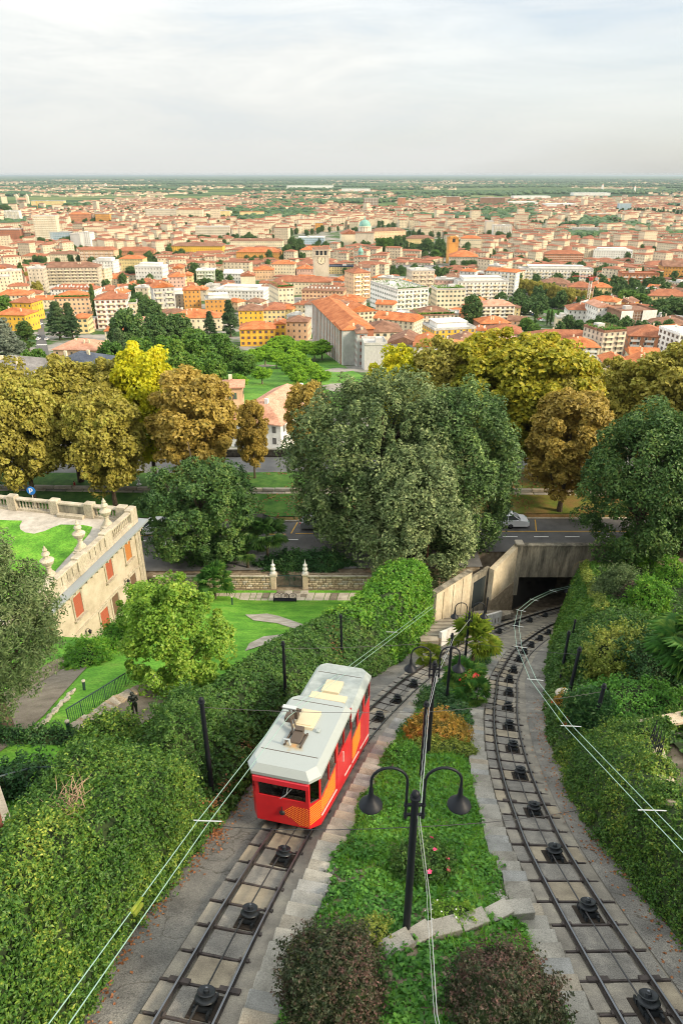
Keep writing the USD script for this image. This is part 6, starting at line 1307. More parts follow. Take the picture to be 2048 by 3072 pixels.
big('dark second crown behind the broad tree at the far right edge', (34.5, 60.2, -34.6), 12, (5.0, 4.5, 6.6), 6.8, 240, 1.0, 95, .34, 'dark_tree_leaf', 125, name='dark_tree', up=.7, aspect=.5)
big('dark green lime tree by the road behind the gate wall, right of the villa', (-13.8, 60.4, -35.2), 10, (6.0, 4.6, 5.4), 5.2, 420, .9, 100, .28, 'dark_tree_leaf', 126, name='lime_tree', up=.8)
shrub('shrub', 'dark undergrowth beneath the big evergreen oaks behind the gate', 'shrub', (-3.6, 58.7, -36.0), (4.4, 1.2, 1.5), 20000, .22, 'dark_shrub_leaf', 127)
CH = []
for i, (nm, lm, sd) in enumerate((('chestnut_tree', 'chestnut_leaf', 131), ('chestnut_tree', 'chestnut_leaf', 132), ('chestnut_tree', 'brown_chestnut_leaf', 133), ('chestnut_tree', 'golden_leaf', 134), ('chestnut_tree', 'lime_leaf', 135))):
    CH.append(tree_proto(nm, sd, 15.5, .30, 9.6, (4.5, 4.4, 6.2), 400, 1.0, 72, .46, lm, limbs=9, up=.5, aspect=.7, flat=.8, shell=.7))
def tr(proto, u, v, y, s, lab, rz=0, sx=1.0, name='chestnut_tree', zb=-35.2):
    p = aty(u, v, y); copy(CH[proto], name, lab, 'tree', (p[0], y, zb), rz, (s * sx, s * sx, s), group='avenue trees in autumn colour')
tr(0, 343, 1493, 71.0, .93, 'ochre chestnut with a straight mossy trunk behind the balustrade corner', .3, .9)
tr(1, 100, 1480, 71.5, .97, 'ochre chestnut second from the left edge, its branches over the parking sign', 1.3, .92)
tr(0, -60, 1490, 71.5, .95, 'ochre chestnut cut by the left edge', 2.3)
tr(1, 243, 1446, 79.0, 1.0, 'dark trunked chestnut in the rear row behind the child in red', 2.0)
tr(0, 365, 1446, 79.5, .98, 'chestnut of the rear row right above the balustrade corner', 4.0, .9)
tr(1, 40, 1440, 80, 1.0, 'chestnut of the rear row near the left edge, above the slate roof', .8)
tr(4, 469, 1446, 79.0, 1.08, 'bright lemon yellow tree with a forked dark trunk left of centre', 1.1, .82)
tr(2, 605, 1470, 72.0, 1.02, 'large bronze yellow chestnut left of centre, rounded like an egg', .2, .98)
tr(2, 765, 1440, 80, .66, 'slim brown chestnut with a thin trunk right of the bronze one', 2.0, .62)
tr(2, 925, 1420, 82, .76, 'brown chestnut behind the left shoulder of the big evergreen', 3.4, .8)
tr(3, 1470, 1470, 80, 1.16, 'large golden green chestnut above the tall evergreen oak', .5, 1.15)
tr(3, 1600, 1470, 79, 1.14, 'golden green chestnut right of the large one, its twin', 2.5, 1.15)
tr(2, 1676, 1545, 69.8, .92, 'brown chestnut with a leaning bare trunk right of the tunnel road', 1.0, 1.0)
tr(0, 1649, 1470, 78, 1.0, 'chestnut of the rear row with a short trunk behind the brown one', 2.0, .9)
tr(0, 1790, 1450, 80, .98, 'ochre chestnut between the golden ones and the right edge', 3.0, .9)
tr(1, 1985, 1440, 76, 1.14, 'tall ochre chestnut at the right edge', .4, 1.1)
tr(0, 2130, 1440, 74, 1.15, 'ochre chestnut cut by the right edge', 1.6, 1.1)
tr(1, 1300, 1430, 83, 1.08, 'reddish ochre chestnut peeping over the big evergreen', 2.2, .95)
tr(4, 1180, 1430, 84, 1.0, 'yellow chestnut peeping over the middle of the big evergreen', 3.0, .8)

for i, (u, v, r_) in enumerate(((1925, 2215, .55), (1975, 2190, .45), (1965, 2330, .6), (2035, 2165, .5), (2010, 2420, .6))):
    shrub('ivy_clump', f'clump of ivy hanging over the tan coping at the right edge, {ORD[::1][i].replace("nearest", "from the left") if i else "leftmost"}', 'ivy', gr(u, v, 2.5), (r_, r_ * .8, r_ * .7), 3500, .085, 'hedge_leaf', 140 + i)
noisy('park_lawn', ramp((.28, .04, .12, .012), (.48, .075, .21, .016), (.7, .14, .29, .03)), .12, fine=1.2, finefac=.5)
# ------------------------------------------------------------------ the town
def roofmat(name, a, b, c): noisy(name, ramp((.28, *a), (.5, *b), (.74, *c)), .25, .9, 6., fine=2.2, finefac=.45)
roofmat('roof_orange', (.30, .085, .03), (.47, .155, .055), (.58, .235, .10)); roofmat('roof_red', (.21, .075, .04), (.32, .12, .06), (.41, .175, .095)); roofmat('roof_brown', (.14, .07, .045), (.23, .12, .075), (.32, .18, .12))
roofmat('roof_pink', (.38, .18, .11), (.52, .27, .18), (.62, .36, .25)); roofmat('roof_slate', (.12, .115, .11), (.20, .19, .185), (.28, .27, .26)); roofmat('roof_navy', (.035, .045, .07), (.06, .075, .105), (.10, .115, .14))
roofmat('roof_flat', (.34, .33, .31), (.50, .485, .45), (.62, .60, .56)); roofmat('roof_white', (.60, .60, .59), (.72, .72, .70), (.8, .8, .78)); roofmat('roof_mauve', (.34, .17, .17), (.44, .24, .24), (.52, .32, .31))
for nm, c in (('white', (.76, .74, .68)), ('cream', (.72, .62, .44)), ('yellow', (.74, .44, .055)), ('pale_yellow', (.74, .58, .28)), ('peach', (.70, .47, .29)), ('pink', (.66, .42, .33)), ('grey', (.50, .49, .46)), ('beige', (.56, .49, .38)), ('orange', (.62, .31, .085)), ('brick', (.36, .15, .085)), ('terracotta', (.50, .23, .12)), ('green', (.46, .52, .40)), ('brown', (.28, .17, .11)), ('blue', (.40, .52, .60))):
    noisy('wall_' + nm, ramp((.25, *(x * .72 for x in c)), (.5, *c), (.75, *(min(.82, x * 1.12) for x in c))), .12, .9, 6., fine=1.4, finefac=.2, vscale=(1, 1, .5))
def roof_mesh(w, d, h, rt, rh, ov=.7):
    m = MB(); a, b = w / 2 + ov, d / 2 + ov; t = .22
    if rt == 'hip' or rt == 'gable':
        swap = d > w; L, S = (b, a) if swap else (a, b); k = max(0.0, L - S) if rt == 'hip' else L
        pts = [(-L, -S, h), (L, -S, h), (L, S, h), (-L, S, h), (-L, -S, h + t), (L, -S, h + t), (L, S, h + t), (-L, S, h + t), (-k, 0, h + t + rh), (k, 0, h + t + rh)]
        v = np.array([(y, x, z) if swap else (x, y, z) for x, y, z in pts], float)
        f = [[0, 2, 1], [0, 3, 2], [0, 1, 5], [0, 5, 4], [1, 2, 6], [1, 6, 5], [2, 3, 7], [2, 7, 6], [3, 0, 4], [3, 4, 7], [4, 5, 9], [4, 9, 8], [6, 7, 8], [6, 8, 9], [5, 6, 9], [7, 4, 8]]
        f = np.array(f); m.add(v, f[:, ::-1] if swap else f)
    else:
        m.box((0, 0, h + .12), (w + .5, d + .5, .26))
        for s in (-1, 1): m.box((s * (w / 2 + .02), 0, h + .7), (.3, d + .34, .9)); m.box((0, s * (d / 2 + .02), h + .7), (w - .26, .3, .9))
    return m
def wins(w, d, h, st, ww=.95, wh=1.5, gap=3.1, faces='fblr', off=.05):
    """window rectangles: list of (centre, half vectors) on the faces."""
    out = []; sh = h / st
    for face in faces:
        L = w if face in 'fb' else d; n = max(1, int(round(L / gap)))
        for r in range(st):
            z = sh * (r + .55)
            for k in range(n):
                x = (k + .5) / n * L - L / 2
                c, e = {'f': ((x, -d / 2 - off, z), (1, 0, 0)), 'b': ((-x, d / 2 + off, z), (-1, 0, 0)), 'l': ((-w / 2 - off, -x, z), (0, -1, 0)), 'r': ((w / 2 + off, x, z), (0, 1, 0))}[face]
                out.append((np.array(c, float), np.array(e, float) * ww / 2, np.array([0, 0, wh / 2]), face, r, k))
    return out
def quad(m, c, e, u): m.add([c - e - u, c + e - u, c + e + u, c - e + u], [[0, 1, 2], [0, 2, 3]])
g7 = np.random.default_rng(77)
FOOT = []; LAND = []; HB = []
def house(label, x, y, z, w, d, h, yaw, wall, roof, rt, st, extra='', name='town_house', cat='house', group=None, lod=1, rh=None, gap=3.4):
    root = thing(name, label, cat, (x, y, z), yaw, group); rh = rh if rh is not None else min(w, d) * .21
    part(root, 'wall', MB().box((0, 0, h / 2 - 3), (w, d, h + 6)), 'wall_' + wall)
    r = part(root, 'roof', roof_mesh(w, d, h, rt, rh, .55 if rt != 'flat' else 0), roof)
    wl = wins(w, d, h, st, gap=gap, faces='flr')
    if 'nowin' in extra: wl = []
    shut = ('shutter_brown', 'shutter_green', 'shutter_red', 'coping')[g7.integers(4)]
    if lod == 2:
        for (c, e, u, f_, _, _) in wl:
            m = MB(); n_ = np.cross(e, u); n_ = nrm(n_); quad(m, c, e, u); p = part(root, 'window', m, 'glass_city')
        m = MB()
        for (c, e, u, f_, _, _) in wl: quad(m, c - e * 1.5, e * .45, u), quad(m, c + e * 1.5, e * .45, u)
        if wl and g7.random() < .45: part(root, 'shutters', m, shut, kind='stuff')
    elif wl:
        m = MB(); [quad(m, c, e, u * .95) for (c, e, u, *_r) in wl]; part(root, 'windows', m, 'glass_city', kind='stuff')
    if rt in ('hip', 'gable'):
        for _ in range(1 + g7.integers(3)): part(r, 'chimney', MB().box((g7.uniform(-.32, .32) * w, g7.uniform(-.32, .32) * d, h + rh * .75 + .3), (.7, .6, 2.0)).box((0, 0, -50), (.01, .01, .01)) if 0 else MB().box((g7.uniform(-.32, .32) * w, g7.uniform(-.32, .32) * d, h + rh * .75 + .3), (.8, .65, 2.0)), 'wall_' + ('cream' if wall != 'white' else 'white'))
    else:
        part(r, 'roof_cabin', MB().box((g7.uniform(-.2, .2) * w, g7.uniform(-.2, .2) * d, h + 1.3), (min(5, w * .3), min(4, d * .35), 2.3)), 'wall_' + ('white' if wall == 'white' else 'grey'))
    if 'balc' in extra:
        sh = h / st
        for rr in range(1, st):
            for k in range(max(1, int(w / 6.5))):
                n_ = max(1, int(w / 6.5)); xx = (k + .5) / n_ * w - w / 2; part(root, 'balcony', MB().box((xx, -d / 2 - .6, sh * rr), (w / n_ * .62, 1.2, .2)).box((xx, -d / 2 - 1.17, sh * rr + .55), (w / n_ * .62, .07, 1.0)), 'wall_' + ('cream' if wall in ('white', 'beige', 'grey') else 'white'))
    if 'terr' in extra:
        P = np.c_[g7.uniform(-.48, .48, 700) * w, np.where(g7.random(700) < .6, -.48 * d + g7.random(700), g7.uniform(-.48, .48, 700) * d), h + .4 + g7.random(700) * 1.3]; P[:, 0] += (fb(P * .3, 2, 4) - .5) * 2
        part(root, 'roof_garden', leaf_quads(g7, P, np.tile([0, -.5, 1.], (700, 1)), 1.1, .8), 'green_tree_leaf')
    if 'attic' in extra: part(root, 'attic_storey', MB().box((0, d * .08, h + 1.6), (w * .72, d * .62, 3.0)).box((0, d * .08, h + 3.25), (w * .76, d * .68, .25)), 'wall_white')
    if 'dorm' in extra:
        for k in range(9): part(r, 'dormer', MB().box((-w * .36 + k * w * .09, -d * .28, h + rh * .55), (1.3, 2.2, 1.3)), 'wall_white')
    if 'strip' in extra:
        sh = h / st
        for rr in range(st): part(root, 'floor_band', MB().box((0, 0, sh * (rr + 1) - .1), (w + .5, d + .5, .3)), 'wall_' + ('white' if wall != 'white' else 'cream'))
    if 'scaff' in extra:
        m = MB()
        for k in range(int(w / 2.2)): m.box((-w / 2 + 1.1 + k * 2.2, -d / 2 - .5, h / 2), (.12, .12, h))
        for k in range(int(h / 2)): m.box((0, -d / 2 - .5, 1 + k * 2), (w, .12, .12))
        part(root, 'scaffold', m, 'wall_grey'); part(root, 'sheeting', MB().box((-w * .33, -d / 2 - .62, h / 2 + .5), (w * .33, .06, h + 1)).box((w * .30, -d / 2 - .62, h / 2 + .5), (w * .4, .06, h + 1)), 'wall_white', label='white scaffold sheeting')
    FOOT.append((x, y, .5 * math.hypot(w, d))); return root
def hero(u0, u1, ve, vb, d, yaw, wall, roof, rt, st, label, extra='', land=None, lod=None, rh=None, gap=3.4, name='town_house', cat='house'):
    d = d * 1.3; uc = (u0 + u1) / 2; p = ground_pt(uc, vb); dp = depth(p); ya = math.radians(yaw); w = (u1 - u0) * dp / F / max(.5, math.cos(ya)); h = aty(uc, ve, p[1])[2] - p[2]
    c = p + np.array([-math.sin(ya), math.cos(ya), 0]) * d / 2
    HB.append((u0, u1, ve, vb, p[1]))
    if land: LAND.append((land, uc, (ve + vb) / 2))
    lod = lod or (2 if dp < 620 else 1)
    return house(label, c[0], c[1], p[2], w, d, h, ya, wall, roof, rt, st, extra, name, cat, None, lod, rh, gap)
HERO = [
 # nearest houses under the ramparts, left
 (-50, 118, 1125, 1240, 13, 6, 'pale_yellow', 'roof_slate', 'hip', 3, 'long pale yellow house with a grey slate roof at the left edge, behind the chestnuts', '', 'grey slate roof house'),
 (140, 285, 1108, 1225, 13, -14, 'pale_yellow', 'roof_navy', 'hip', 3, 'yellow house with a dark blue slate hipped roof next to the grey slate roof', ''),
 (165, 300, 1050, 1098, 13, -6, 'peach', 'roof_pink', 'hip', 2, 'wide peach villa with a pinkish tiled roof and attic gable, behind the blue slate roof', '', 'peach villa'),
 (322, 415, 992, 1035, 11, 8, 'cream', 'roof_orange', 'hip', 3, 'cream villa with orange roof beside the tall park trees', 'balc', 'cream villa'),
 (413, 448, 962, 1035, 7, 8, 'cream', 'roof_pink', 'hip', 4, 'slender cream corner tower with a pink cap adjoining the cream villa', ''),
 (299, 388, 898, 985, 15, 12, 'white', 'roof_red', 'hip', 6, 'white apartment house with a broad hipped red roof left of the dark park', 'balc', 'white apartment house with hipped roof'),
 (345, 415, 912, 978, 11, 12, 'cream', 'roof_flat', 'flat', 4, 'terraced cream apartment wing overgrown with balcony plants', 'terrbalc'),
 (36, 106, 908, 962, 12, -8, 'yellow', 'roof_red', 'hip', 3, 'bright yellow house with a green dormer at the left street', '', 'bright yellow house'),
 (-10, 86, 945, 992, 13, -8, 'yellow', 'roof_orange', 'hip', 2, 'yellow house with a white lean-to roof at the left edge', ''),
 (-10, 88, 886, 915, 14, 4, 'cream', 'roof_orange', 'hip', 3, 'large orange roofed cream house at the left edge above the yellow ones', ''),
 (112, 166, 899, 925, 10, 10, 'cream', 'roof_orange', 'gable', 2, 'small white walled house with a bright orange roof above the street', ''),
 (157, 290, 868, 908, 13, -4, 'white', 'roof_red', 'hip', 4, 'long white building whose red roof carries a row of white dormers', 'dorm', 'dormered red roof'),
 (172, 272, 893, 945, 15, 8, 'peach', 'roof_orange', 'hip', 4, 'orange roofed apartment house behind the big cedars', 'terr'),
 (222, 268, 955, 1000, 10, 4, 'pale_yellow', 'roof_orange', 'hip', 3, 'narrow yellow house with orange roof right of the cedars', ''),
 (97, 140, 806, 880, 12, 10, 'beige', 'roof_flat', 'flat', 7, 'narrow pale end block of the large beige apartment row', ''),
 (140, 300, 802, 868, 16, 4, 'beige', 'roof_brown', 'hip', 7, 'large beige apartment block with dark balconies and brown roof on the left', 'balc', 'large beige apartment block'),
 (272, 322, 806, 862, 12, -10, 'cream', 'roof_flat', 'flat', 6, 'cream end block right of the large beige apartments', ''),
 (283, 345, 784, 826, 14, -6, 'white', 'roof_flat', 'flat', 5, 'bright white block above the end of the beige apartments', 'attic'),
 (315, 377, 836, 858, 13, 4, 'cream', 'roof_orange', 'hip', 3, 'orange hipped roof house in front of the white villa', ''),
 (408, 492, 800, 848, 14, -8, 'white', 'roof_white', 'flat', 4, 'stepped white modern villa with terraces', 'attic', 'stepped white villa'),
 (470, 528, 862, 940, 13, 22, 'grey', 'roof_orange', 'gable', 5, 'grey apartment house at the corner of the tree filled street', 'balc'),
 # middle
 (556, 604, 870, 936, 13, 10, 'orange', 'roof_orange', 'hip', 5, 'tall orange house with small square white windows', '', 'tall orange house'),
 (510, 572, 885, 925, 13, 10, 'beige', 'roof_flat', 'flat', 4, 'pale beige flat roofed block left of the tall orange house', 'attic'),
 (592, 646, 812, 858, 13, 3, 'green', 'roof_white', 'flat', 4, 'small white apartment block with pale green balconies', 'balc', 'pale green apartment block'),
 (619, 695, 898, 940, 12, 8, 'orange', 'roof_flat', 'flat', 3, 'ochre block with a pale flat roof right of the tall orange house', 'attic'),
 (648, 792, 872, 902, 16, -8, 'white', 'roof_white', 'flat', 3, 'cluster of low white flat roofs between the ochre block and the palace', 'attic'),
 (672, 724, 820, 850, 12, -4, 'white', 'roof_white', 'gable', 3, 'white gabled studio roof left of the cream gable end', ''),
 (724, 766, 828, 858, 14, 6, 'cream', 'roof_red', 'gable', 3, 'blank cream gable end with red roof in the middle of the town', 'nowin'),
 (718, 790, 932, 975, 14, 4, 'yellow', 'roof_brown', 'hip', 3, 'yellow palace wing with ochre wall panels and brown roof', '', 'yellow palace'),
 (790, 856, 930, 972, 18, 4, 'pale_yellow', 'roof_red', 'hip', 3, 'pale yellow palace end with three tall red arched windows', ''),
 (516, 664, 954, 992, 13, 6, 'cream', 'roof_orange', 'hip', 2, 'long low house with a bright orange roof behind the dark conifers', '', 'long orange roof'),
 (722, 826, 988, 1038, 12, 4, 'yellow', 'roof_orange', 'hip', 3, 'deep yellow house with orange roof at the edge of the pine park', '', 'deep yellow house'),
 (826, 858, 972, 1030, 10, 4, 'yellow', 'roof_orange', 'gable', 3, 'narrow yellow link building between the deep yellow and peach houses', ''),
 (858, 924, 966, 1020, 11, -6, 'peach', 'roof_brown', 'hip', 3, 'peach house with brown roof beside the striped brick building', ''),
 (915, 1030, 915, 985, 13, -14, 'white', 'roof_brown', 'hip', 5, 'large building wrapped in white sheeting with a brown roof', 'nowin', 'white wrapped building'),
 (838, 882, 862, 925, 24, 20, 'cream', 'roof_red', 'hip', 4, 'cream house with plant hung balconies left of the wrapped building', 'terr'),
 (820, 992, 846, 885, 16, -5, 'cream', 'roof_red', 'hip', 3, 'broad cream building with a wide dark red roof below the clock tower', '', 'wide dark red roof'),
 (905, 1030, 872, 905, 14, -8, 'peach', 'roof_brown', 'hip', 3, 'peach house with brown roof and row of roof windows behind the wrapped building', 'dorm'),
 (815, 885, 792, 832, 14, -3, 'cream', 'roof_orange', 'hip', 4, 'cream building with an orange eave band left of the clock tower', ''),
 (762, 822, 810, 838, 14, 4, 'peach', 'roof_orange', 'hip', 2, 'orange pyramid roof house left of the clock tower', ''),
 (890, 940, 806, 832, 13, -4, 'pink', 'roof_orange', 'hip', 2, 'pink house with an orange pyramid roof at the foot of the clock tower', ''),
 # the convent block
 (1028, 1075, 990, 1095, 16, 10, 'grey', 'roof_orange', 'hip', 5, 'tall blank grey end wall of the convent block facing the lawn', 'nowin', 'grey convent wall'),
 (1070, 1100, 1000, 1100, 14, 6, 'grey', 'roof_brown', 'hip', 5, 'projecting grey bay with small windows in the convent block', ''),
 (1092, 1158, 1035, 1110, 10, 4, 'grey', 'roof_flat', 'flat', 3, 'lower grey annex with parapet in front of the convent block', 'nowin'),
 (1100, 1205, 996, 1070, 16, 4, 'cream', 'roof_brown', 'hip', 4, 'cream courtyard wing with a long brown tiled roof', ''),
 (1160, 1255, 1032, 1105, 13, -12, 'grey', 'roof_brown', 'gable', 4, 'grey walled house with a brown gabled roof above the golden chestnut', ''),
 (1238, 1320, 1040, 1112, 14, -6, 'white', 'roof_orange', 'gable', 4, 'white house with a fresh orange roof just above the chestnuts', '', 'white house with fresh orange roof'),
 (1318, 1392, 1048, 1105, 13, -4, 'white', 'roof_orange', 'hip', 3, 'white house with orange hipped roof right of the fresh orange one', ''),
 (1330, 1420, 1040, 1075, 18, -16, 'brown', 'roof_brown', 'gable', 3, 'brown roofed house with bright yellow dormers', ''),
 (1040, 1130, 935, 985, 40, 22, 'cream', 'roof_orange', 'gable', 4, 'long orange roofed convent wing with dormers, behind the brown courtyard roof', ''),
 (1120, 1235, 960, 1005, 13, -28, 'cream', 'roof_orange', 'gable', 4, 'orange roof row with a string of little chimneys running toward the yellow block', ''),
 (1000, 1085, 905, 950, 15, -12, 'cream', 'roof_orange', 'hip', 4, 'orange roofed wing behind the wrapped building', ''),
 # right of centre
 (1298, 1425, 988, 1040, 15, 14, 'yellow', 'roof_flat', 'flat', 4, 'yellow apartment block with a grey glazed attic', 'attic', 'yellow apartment block'),
 (1250, 1362, 945, 992, 16, 10, 'beige', 'roof_brown', 'hip', 4, 'house with a large brown pyramid roof and planted terrace', 'terr'),
 (1188, 1284, 868, 940, 40, 22, 'white', 'roof_flat', 'flat', 5, 'modern white terraced apartments with red windows and roof gardens', 'terrbalc', 'white terraced apartments'),
 (1060, 1110, 818, 895, 16, 24, 'peach', 'roof_red', 'hip', 6, 'apartment house with brick red side and orange roof left of the terraced apartments', 'balc'),
 (1232, 1300, 812, 892, 14, 12, 'beige', 'roof_flat', 'flat', 6, 'beige apartment block between the terraces and the hotel', 'balc'),
 (1306, 1392, 868, 935, 14, 8, 'cream', 'roof_flat', 'flat', 5, 'stepped cream block overgrown with hanging plants', 'terr'),
 (1368, 1520, 845, 912, 15, 4, 'white', 'roof_flat', 'flat', 6, 'big white hotel like block with a row of cream balconies', 'balcattic', 'big white hotel block'),
 (1440, 1540, 918, 962, 13, 4, 'white', 'roof_pink', 'hip', 4, 'long white house with a pinkish roof in front of the hotel block', 'balc'),
 (1440, 1530, 970, 995, 13, 8, 'brown', 'roof_orange', 'hip', 2, 'brown house with a bright orange hipped roof', '', 'brown house with bright orange roof'),
 (1430, 1462, 992, 1012, 9, 0, 'white', 'roof_orange', 'gable', 2, 'tiny white house with orange roof beside the green tree', ''),
 (1462, 1560, 1000, 1030, 15, -10, 'peach', 'roof_red', 'hip', 2, 'low house with weathered red roof below the bright orange one', ''),
 (1478, 1545, 1030, 1065, 14, -8, 'white', 'roof_mauve', 'gable', 2, 'house with a mauve pink roof above the golden chestnut', ''),
 (1180, 1335, 806, 820, 26, -3, 'beige', 'roof_slate', 'flat', 3, 'long low building with a dull grey flat roof in the town centre', ''),
 # right
 (1556, 1770, 808, 848, 14, -6, 'white', 'roof_flat', 'flat', 4, 'long white apartment row at the top of the tree lined avenue', 'balcattic', 'long white apartment row'),
 (1618, 1700, 850, 888, 15, -16, 'peach', 'roof_brown', 'hip', 3, 'peach palazzo with a dark brown roof behind the avenue trees', ''),
 (1700, 1772, 862, 905, 14, -14, 'peach', 'roof_red', 'hip', 3, 'peach red roofed continuation of the palazzo behind the avenue trees', ''),
 (1772, 1830, 862, 892, 13, -8, 'pale_yellow', 'roof_orange', 'hip', 3, 'pale yellow house with orange roof behind the crane', ''),
 (1700, 1780, 930, 975, 14, -8, 'white', 'roof_red', 'hip', 3, 'white villa with tall paired windows and red roof', '', 'white villa with paired windows'),
 (1668, 1704, 955, 985, 10, -8, 'cream', 'roof_flat', 'flat', 2, 'low cream annex left of the white villa', 'nowin'),
 (1783, 1832, 922, 985, 16, 6, 'white', 'roof_pink', 'gable', 4, 'white house with pink roof between the villa and the scaffolding', ''),
 (1848, 1962, 935, 992, 18, 10, 'brown', 'roof_brown', 'flat', 5, 'building under white scaffold sheeting on the right', 'scaffnowin', 'scaffolded building'),
 (1592, 1786, 1018, 1055, 13, -4, 'pink', 'roof_red', 'hip', 3, 'long pink house with a red roof above the golden chestnuts', '', 'long pink house'),
 (1688, 1792, 1042, 1080, 13, -5, 'cream', 'roof_orange', 'hip', 3, 'cream house with an orange hipped roof in front of the long pink house', 'balc'),
 (1795, 1870, 995, 1070, 13, 18, 'beige', 'roof_brown', 'flat', 5, 'modern beige apartment wing with dark balconies', 'balcterr'),
 (1880, 1995, 1010, 1070, 16, -14, 'terracotta', 'roof_red', 'hip', 4, 'modern terracotta apartment block with rounded white balconies', 'balc', 'terracotta apartment block'),
 (1990, 2060, 1000, 1062, 14, -8, 'terracotta', 'roof_orange', 'hip', 4, 'terracotta block with orange roof at the right edge', 'balc'),
 (1808, 1876, 1092, 1135, 10, -8, 'cream', 'roof_orange', 'gable', 2, 'small cream house with two skylights in its orange roof', '', 'small skylight house'),
 (1893, 1982, 1098, 1135, 10, -6, 'cream', 'roof_orange', 'gable', 2, 'small cream house with orange roof right of the skylight house', ''),
 (1890, 1972, 1068, 1090, 10, -10, 'cream', 'roof_orange', 'gable', 2, 'orange roof with chimney above the two small cream houses', ''),
 (1850, 1930, 1140, 1175, 12, -10, 'cream', 'roof_pink', 'gable', 2, 'low house with pale pink roof below the skylight house', ''),
 (2020, 2075, 1005, 1085, 14, 8, 'white', 'roof_white', 'flat', 5, 'white modern block cut by the right edge', ''),
 (1862, 1968, 822, 862, 14, -6, 'terracotta', 'roof_red', 'flat', 4, 'terracotta apartment house with arched loggias on the right', 'balc'),
 (1985, 2070, 800, 838, 20, -12, 'orange', 'roof_brown', 'gable', 4, 'brown roofed orange building at the right edge of the upper town row', ''),
 (1940, 2060, 888, 925, 16, -8, 'pale_yellow', 'roof_red', 'hip', 3, 'pale yellow house with red roofs among trees at the right edge', ''),
 (1958, 2060, 975, 1000, 14, -8, 'white', 'roof_brown', 'hip', 2, 'white house with low brown roof right of the scaffolding', ''),
 # farther landmarks
 (112, 176, 648, 722, 22, 10, 'cream', 'roof_flat', 'flat', 11, 'tall pale tower block standing over the left of the town', 'balc', 'tall pale tower block'),
 (20, 62, 632, 672, 18, 6, 'white', 'roof_flat', 'flat', 10, 'white tower block at the far left behind the pale one', 'balc'),
 (0, 64, 688, 722, 16, 4, 'brick', 'roof_flat', 'flat', 6, 'brick red apartment block at the left edge', ''),
 (217, 246, 702, 752, 14, 0, 'grey', 'roof_flat', 'flat', 8, 'tall grey slab block left half, right of the pale tower', 'nowin'),
 (246, 276, 698, 748, 14, -6, 'white', 'roof_flat', 'flat', 8, 'tall white slab block right half, right of the pale tower', ''),
 (130, 218, 696, 722, 14, -4, 'blue', 'roof_flat', 'flat', 5, 'teal banded office block below the pale tower', 'strip'),
 (210, 272, 642, 668, 16, 4, 'terracotta', 'roof_orange', 'hip', 4, 'terracotta apartment block with orange roof beyond the slab block', ''),
 (288, 332, 640, 668, 14, -4, 'orange', 'roof_flat', 'flat', 5, 'square ochre block right of the terracotta one', ''),
 (243, 348, 750, 795, 14, -3, 'peach', 'roof_red', 'hip', 5, 'peach apartment row with cream frames and red roof', 'balc', 'peach apartment row'),
 (70, 140, 768, 792, 12, 2, 'cream', 'roof_red', 'hip', 3, 'cream row house with red roof and many chimneys, left one', ''),
 (142, 240, 762, 785, 12, -2, 'cream', 'roof_brown', 'hip', 3, 'cream row house with brown roof, right of its twin', ''),
 (350, 462, 752, 772, 18, 4, 'terracotta', 'roof_red', 'hip', 2, 'wide red hipped roof near the peach row', ''),
 (360, 432, 776, 812, 14, -4, 'pale_yellow', 'roof_orange', 'hip', 4, 'pale yellow house with orange roof above the stepped white villa', ''),
 (512, 668, 738, 756, 18, -2, 'yellow', 'roof_brown', 'hip', 3, 'wide yellow palazzo with brown roofs in the middle distance', '', 'wide yellow palazzo'),
 (588, 690, 680, 712, 16, 3, 'beige', 'roof_flat', 'flat', 4, 'long beige arcaded block beyond the yellow palazzo', 'strip'),
 (690, 848, 722, 740, 14, -2, 'cream', 'roof_brown', 'hip', 2, 'long low cream building with a row of dark windows', ''),
 (440, 532, 628, 652, 18, 2, 'beige', 'roof_flat', 'flat', 4, 'pale long school building before the far park, left part', 'strip'),
 (530, 608, 628, 652, 18, -2, 'cream', 'roof_red', 'hip', 3, 'pale school building with red roof before the far park', ''),
 (632, 690, 632, 652, 16, 2, 'pale_yellow', 'roof_flat', 'flat', 3, 'pale yellow block at the edge of the far park', ''),
 (720, 792, 634, 652, 16, 4, 'pale_yellow', 'roof_red', 'flat', 3, 'yellow building before the dark far trees', ''),
 (708, 840, 756, 778, 20, -6, 'orange', 'roof_orange', 'hip', 2, 'bright orange hipped hall roof left of the dark cedar', ''),
 (895, 972, 712, 735, 14, -4, 'blue', 'roof_white', 'flat', 4, 'pale blue and white block behind the clock tower', ''),
 (945, 968, 668, 692, 10, 0, 'orange', 'roof_flat', 'flat', 5, 'small orange tower block above the clock tower', ''),
 (900, 985, 750, 778, 18, -6, 'cream', 'roof_orange', 'hip', 3, 'cream palace with an orange roof behind the clock tower', ''),
 (985, 1060, 800, 822, 13, -4, 'pale_yellow', 'roof_navy', 'flat', 3, 'house with a turquoise blue roof patch left of the white bell tower', ''),
 (1092, 1134, 594, 618, 22, 6, 'brown', 'roof_flat', 'flat', 11, 'far brown tower blocks in a pair', 'balc', 'far brown tower blocks'),
 (1193, 1216, 592, 614, 18, 2, 'terracotta', 'roof_flat', 'flat', 11, 'far red tower block alone right of the brown pair', ''),
 (1218, 1300, 715, 742, 18, -3, 'pale_yellow', 'roof_brown', 'hip', 3, 'neoclassical pale yellow palazzo with brown roof on the square', '', 'neoclassical palazzo'),
 (1120, 1218, 692, 722, 20, 26, 'peach', 'roof_brown', 'hip', 3, 'long peach palazzo running back beside the domed church trees', ''),
 (1477, 1532, 676, 712, 16, -4, 'white', 'roof_flat', 'flat', 7, 'white apartment tower with balconies in the middle right', 'balc', 'white apartment tower'),
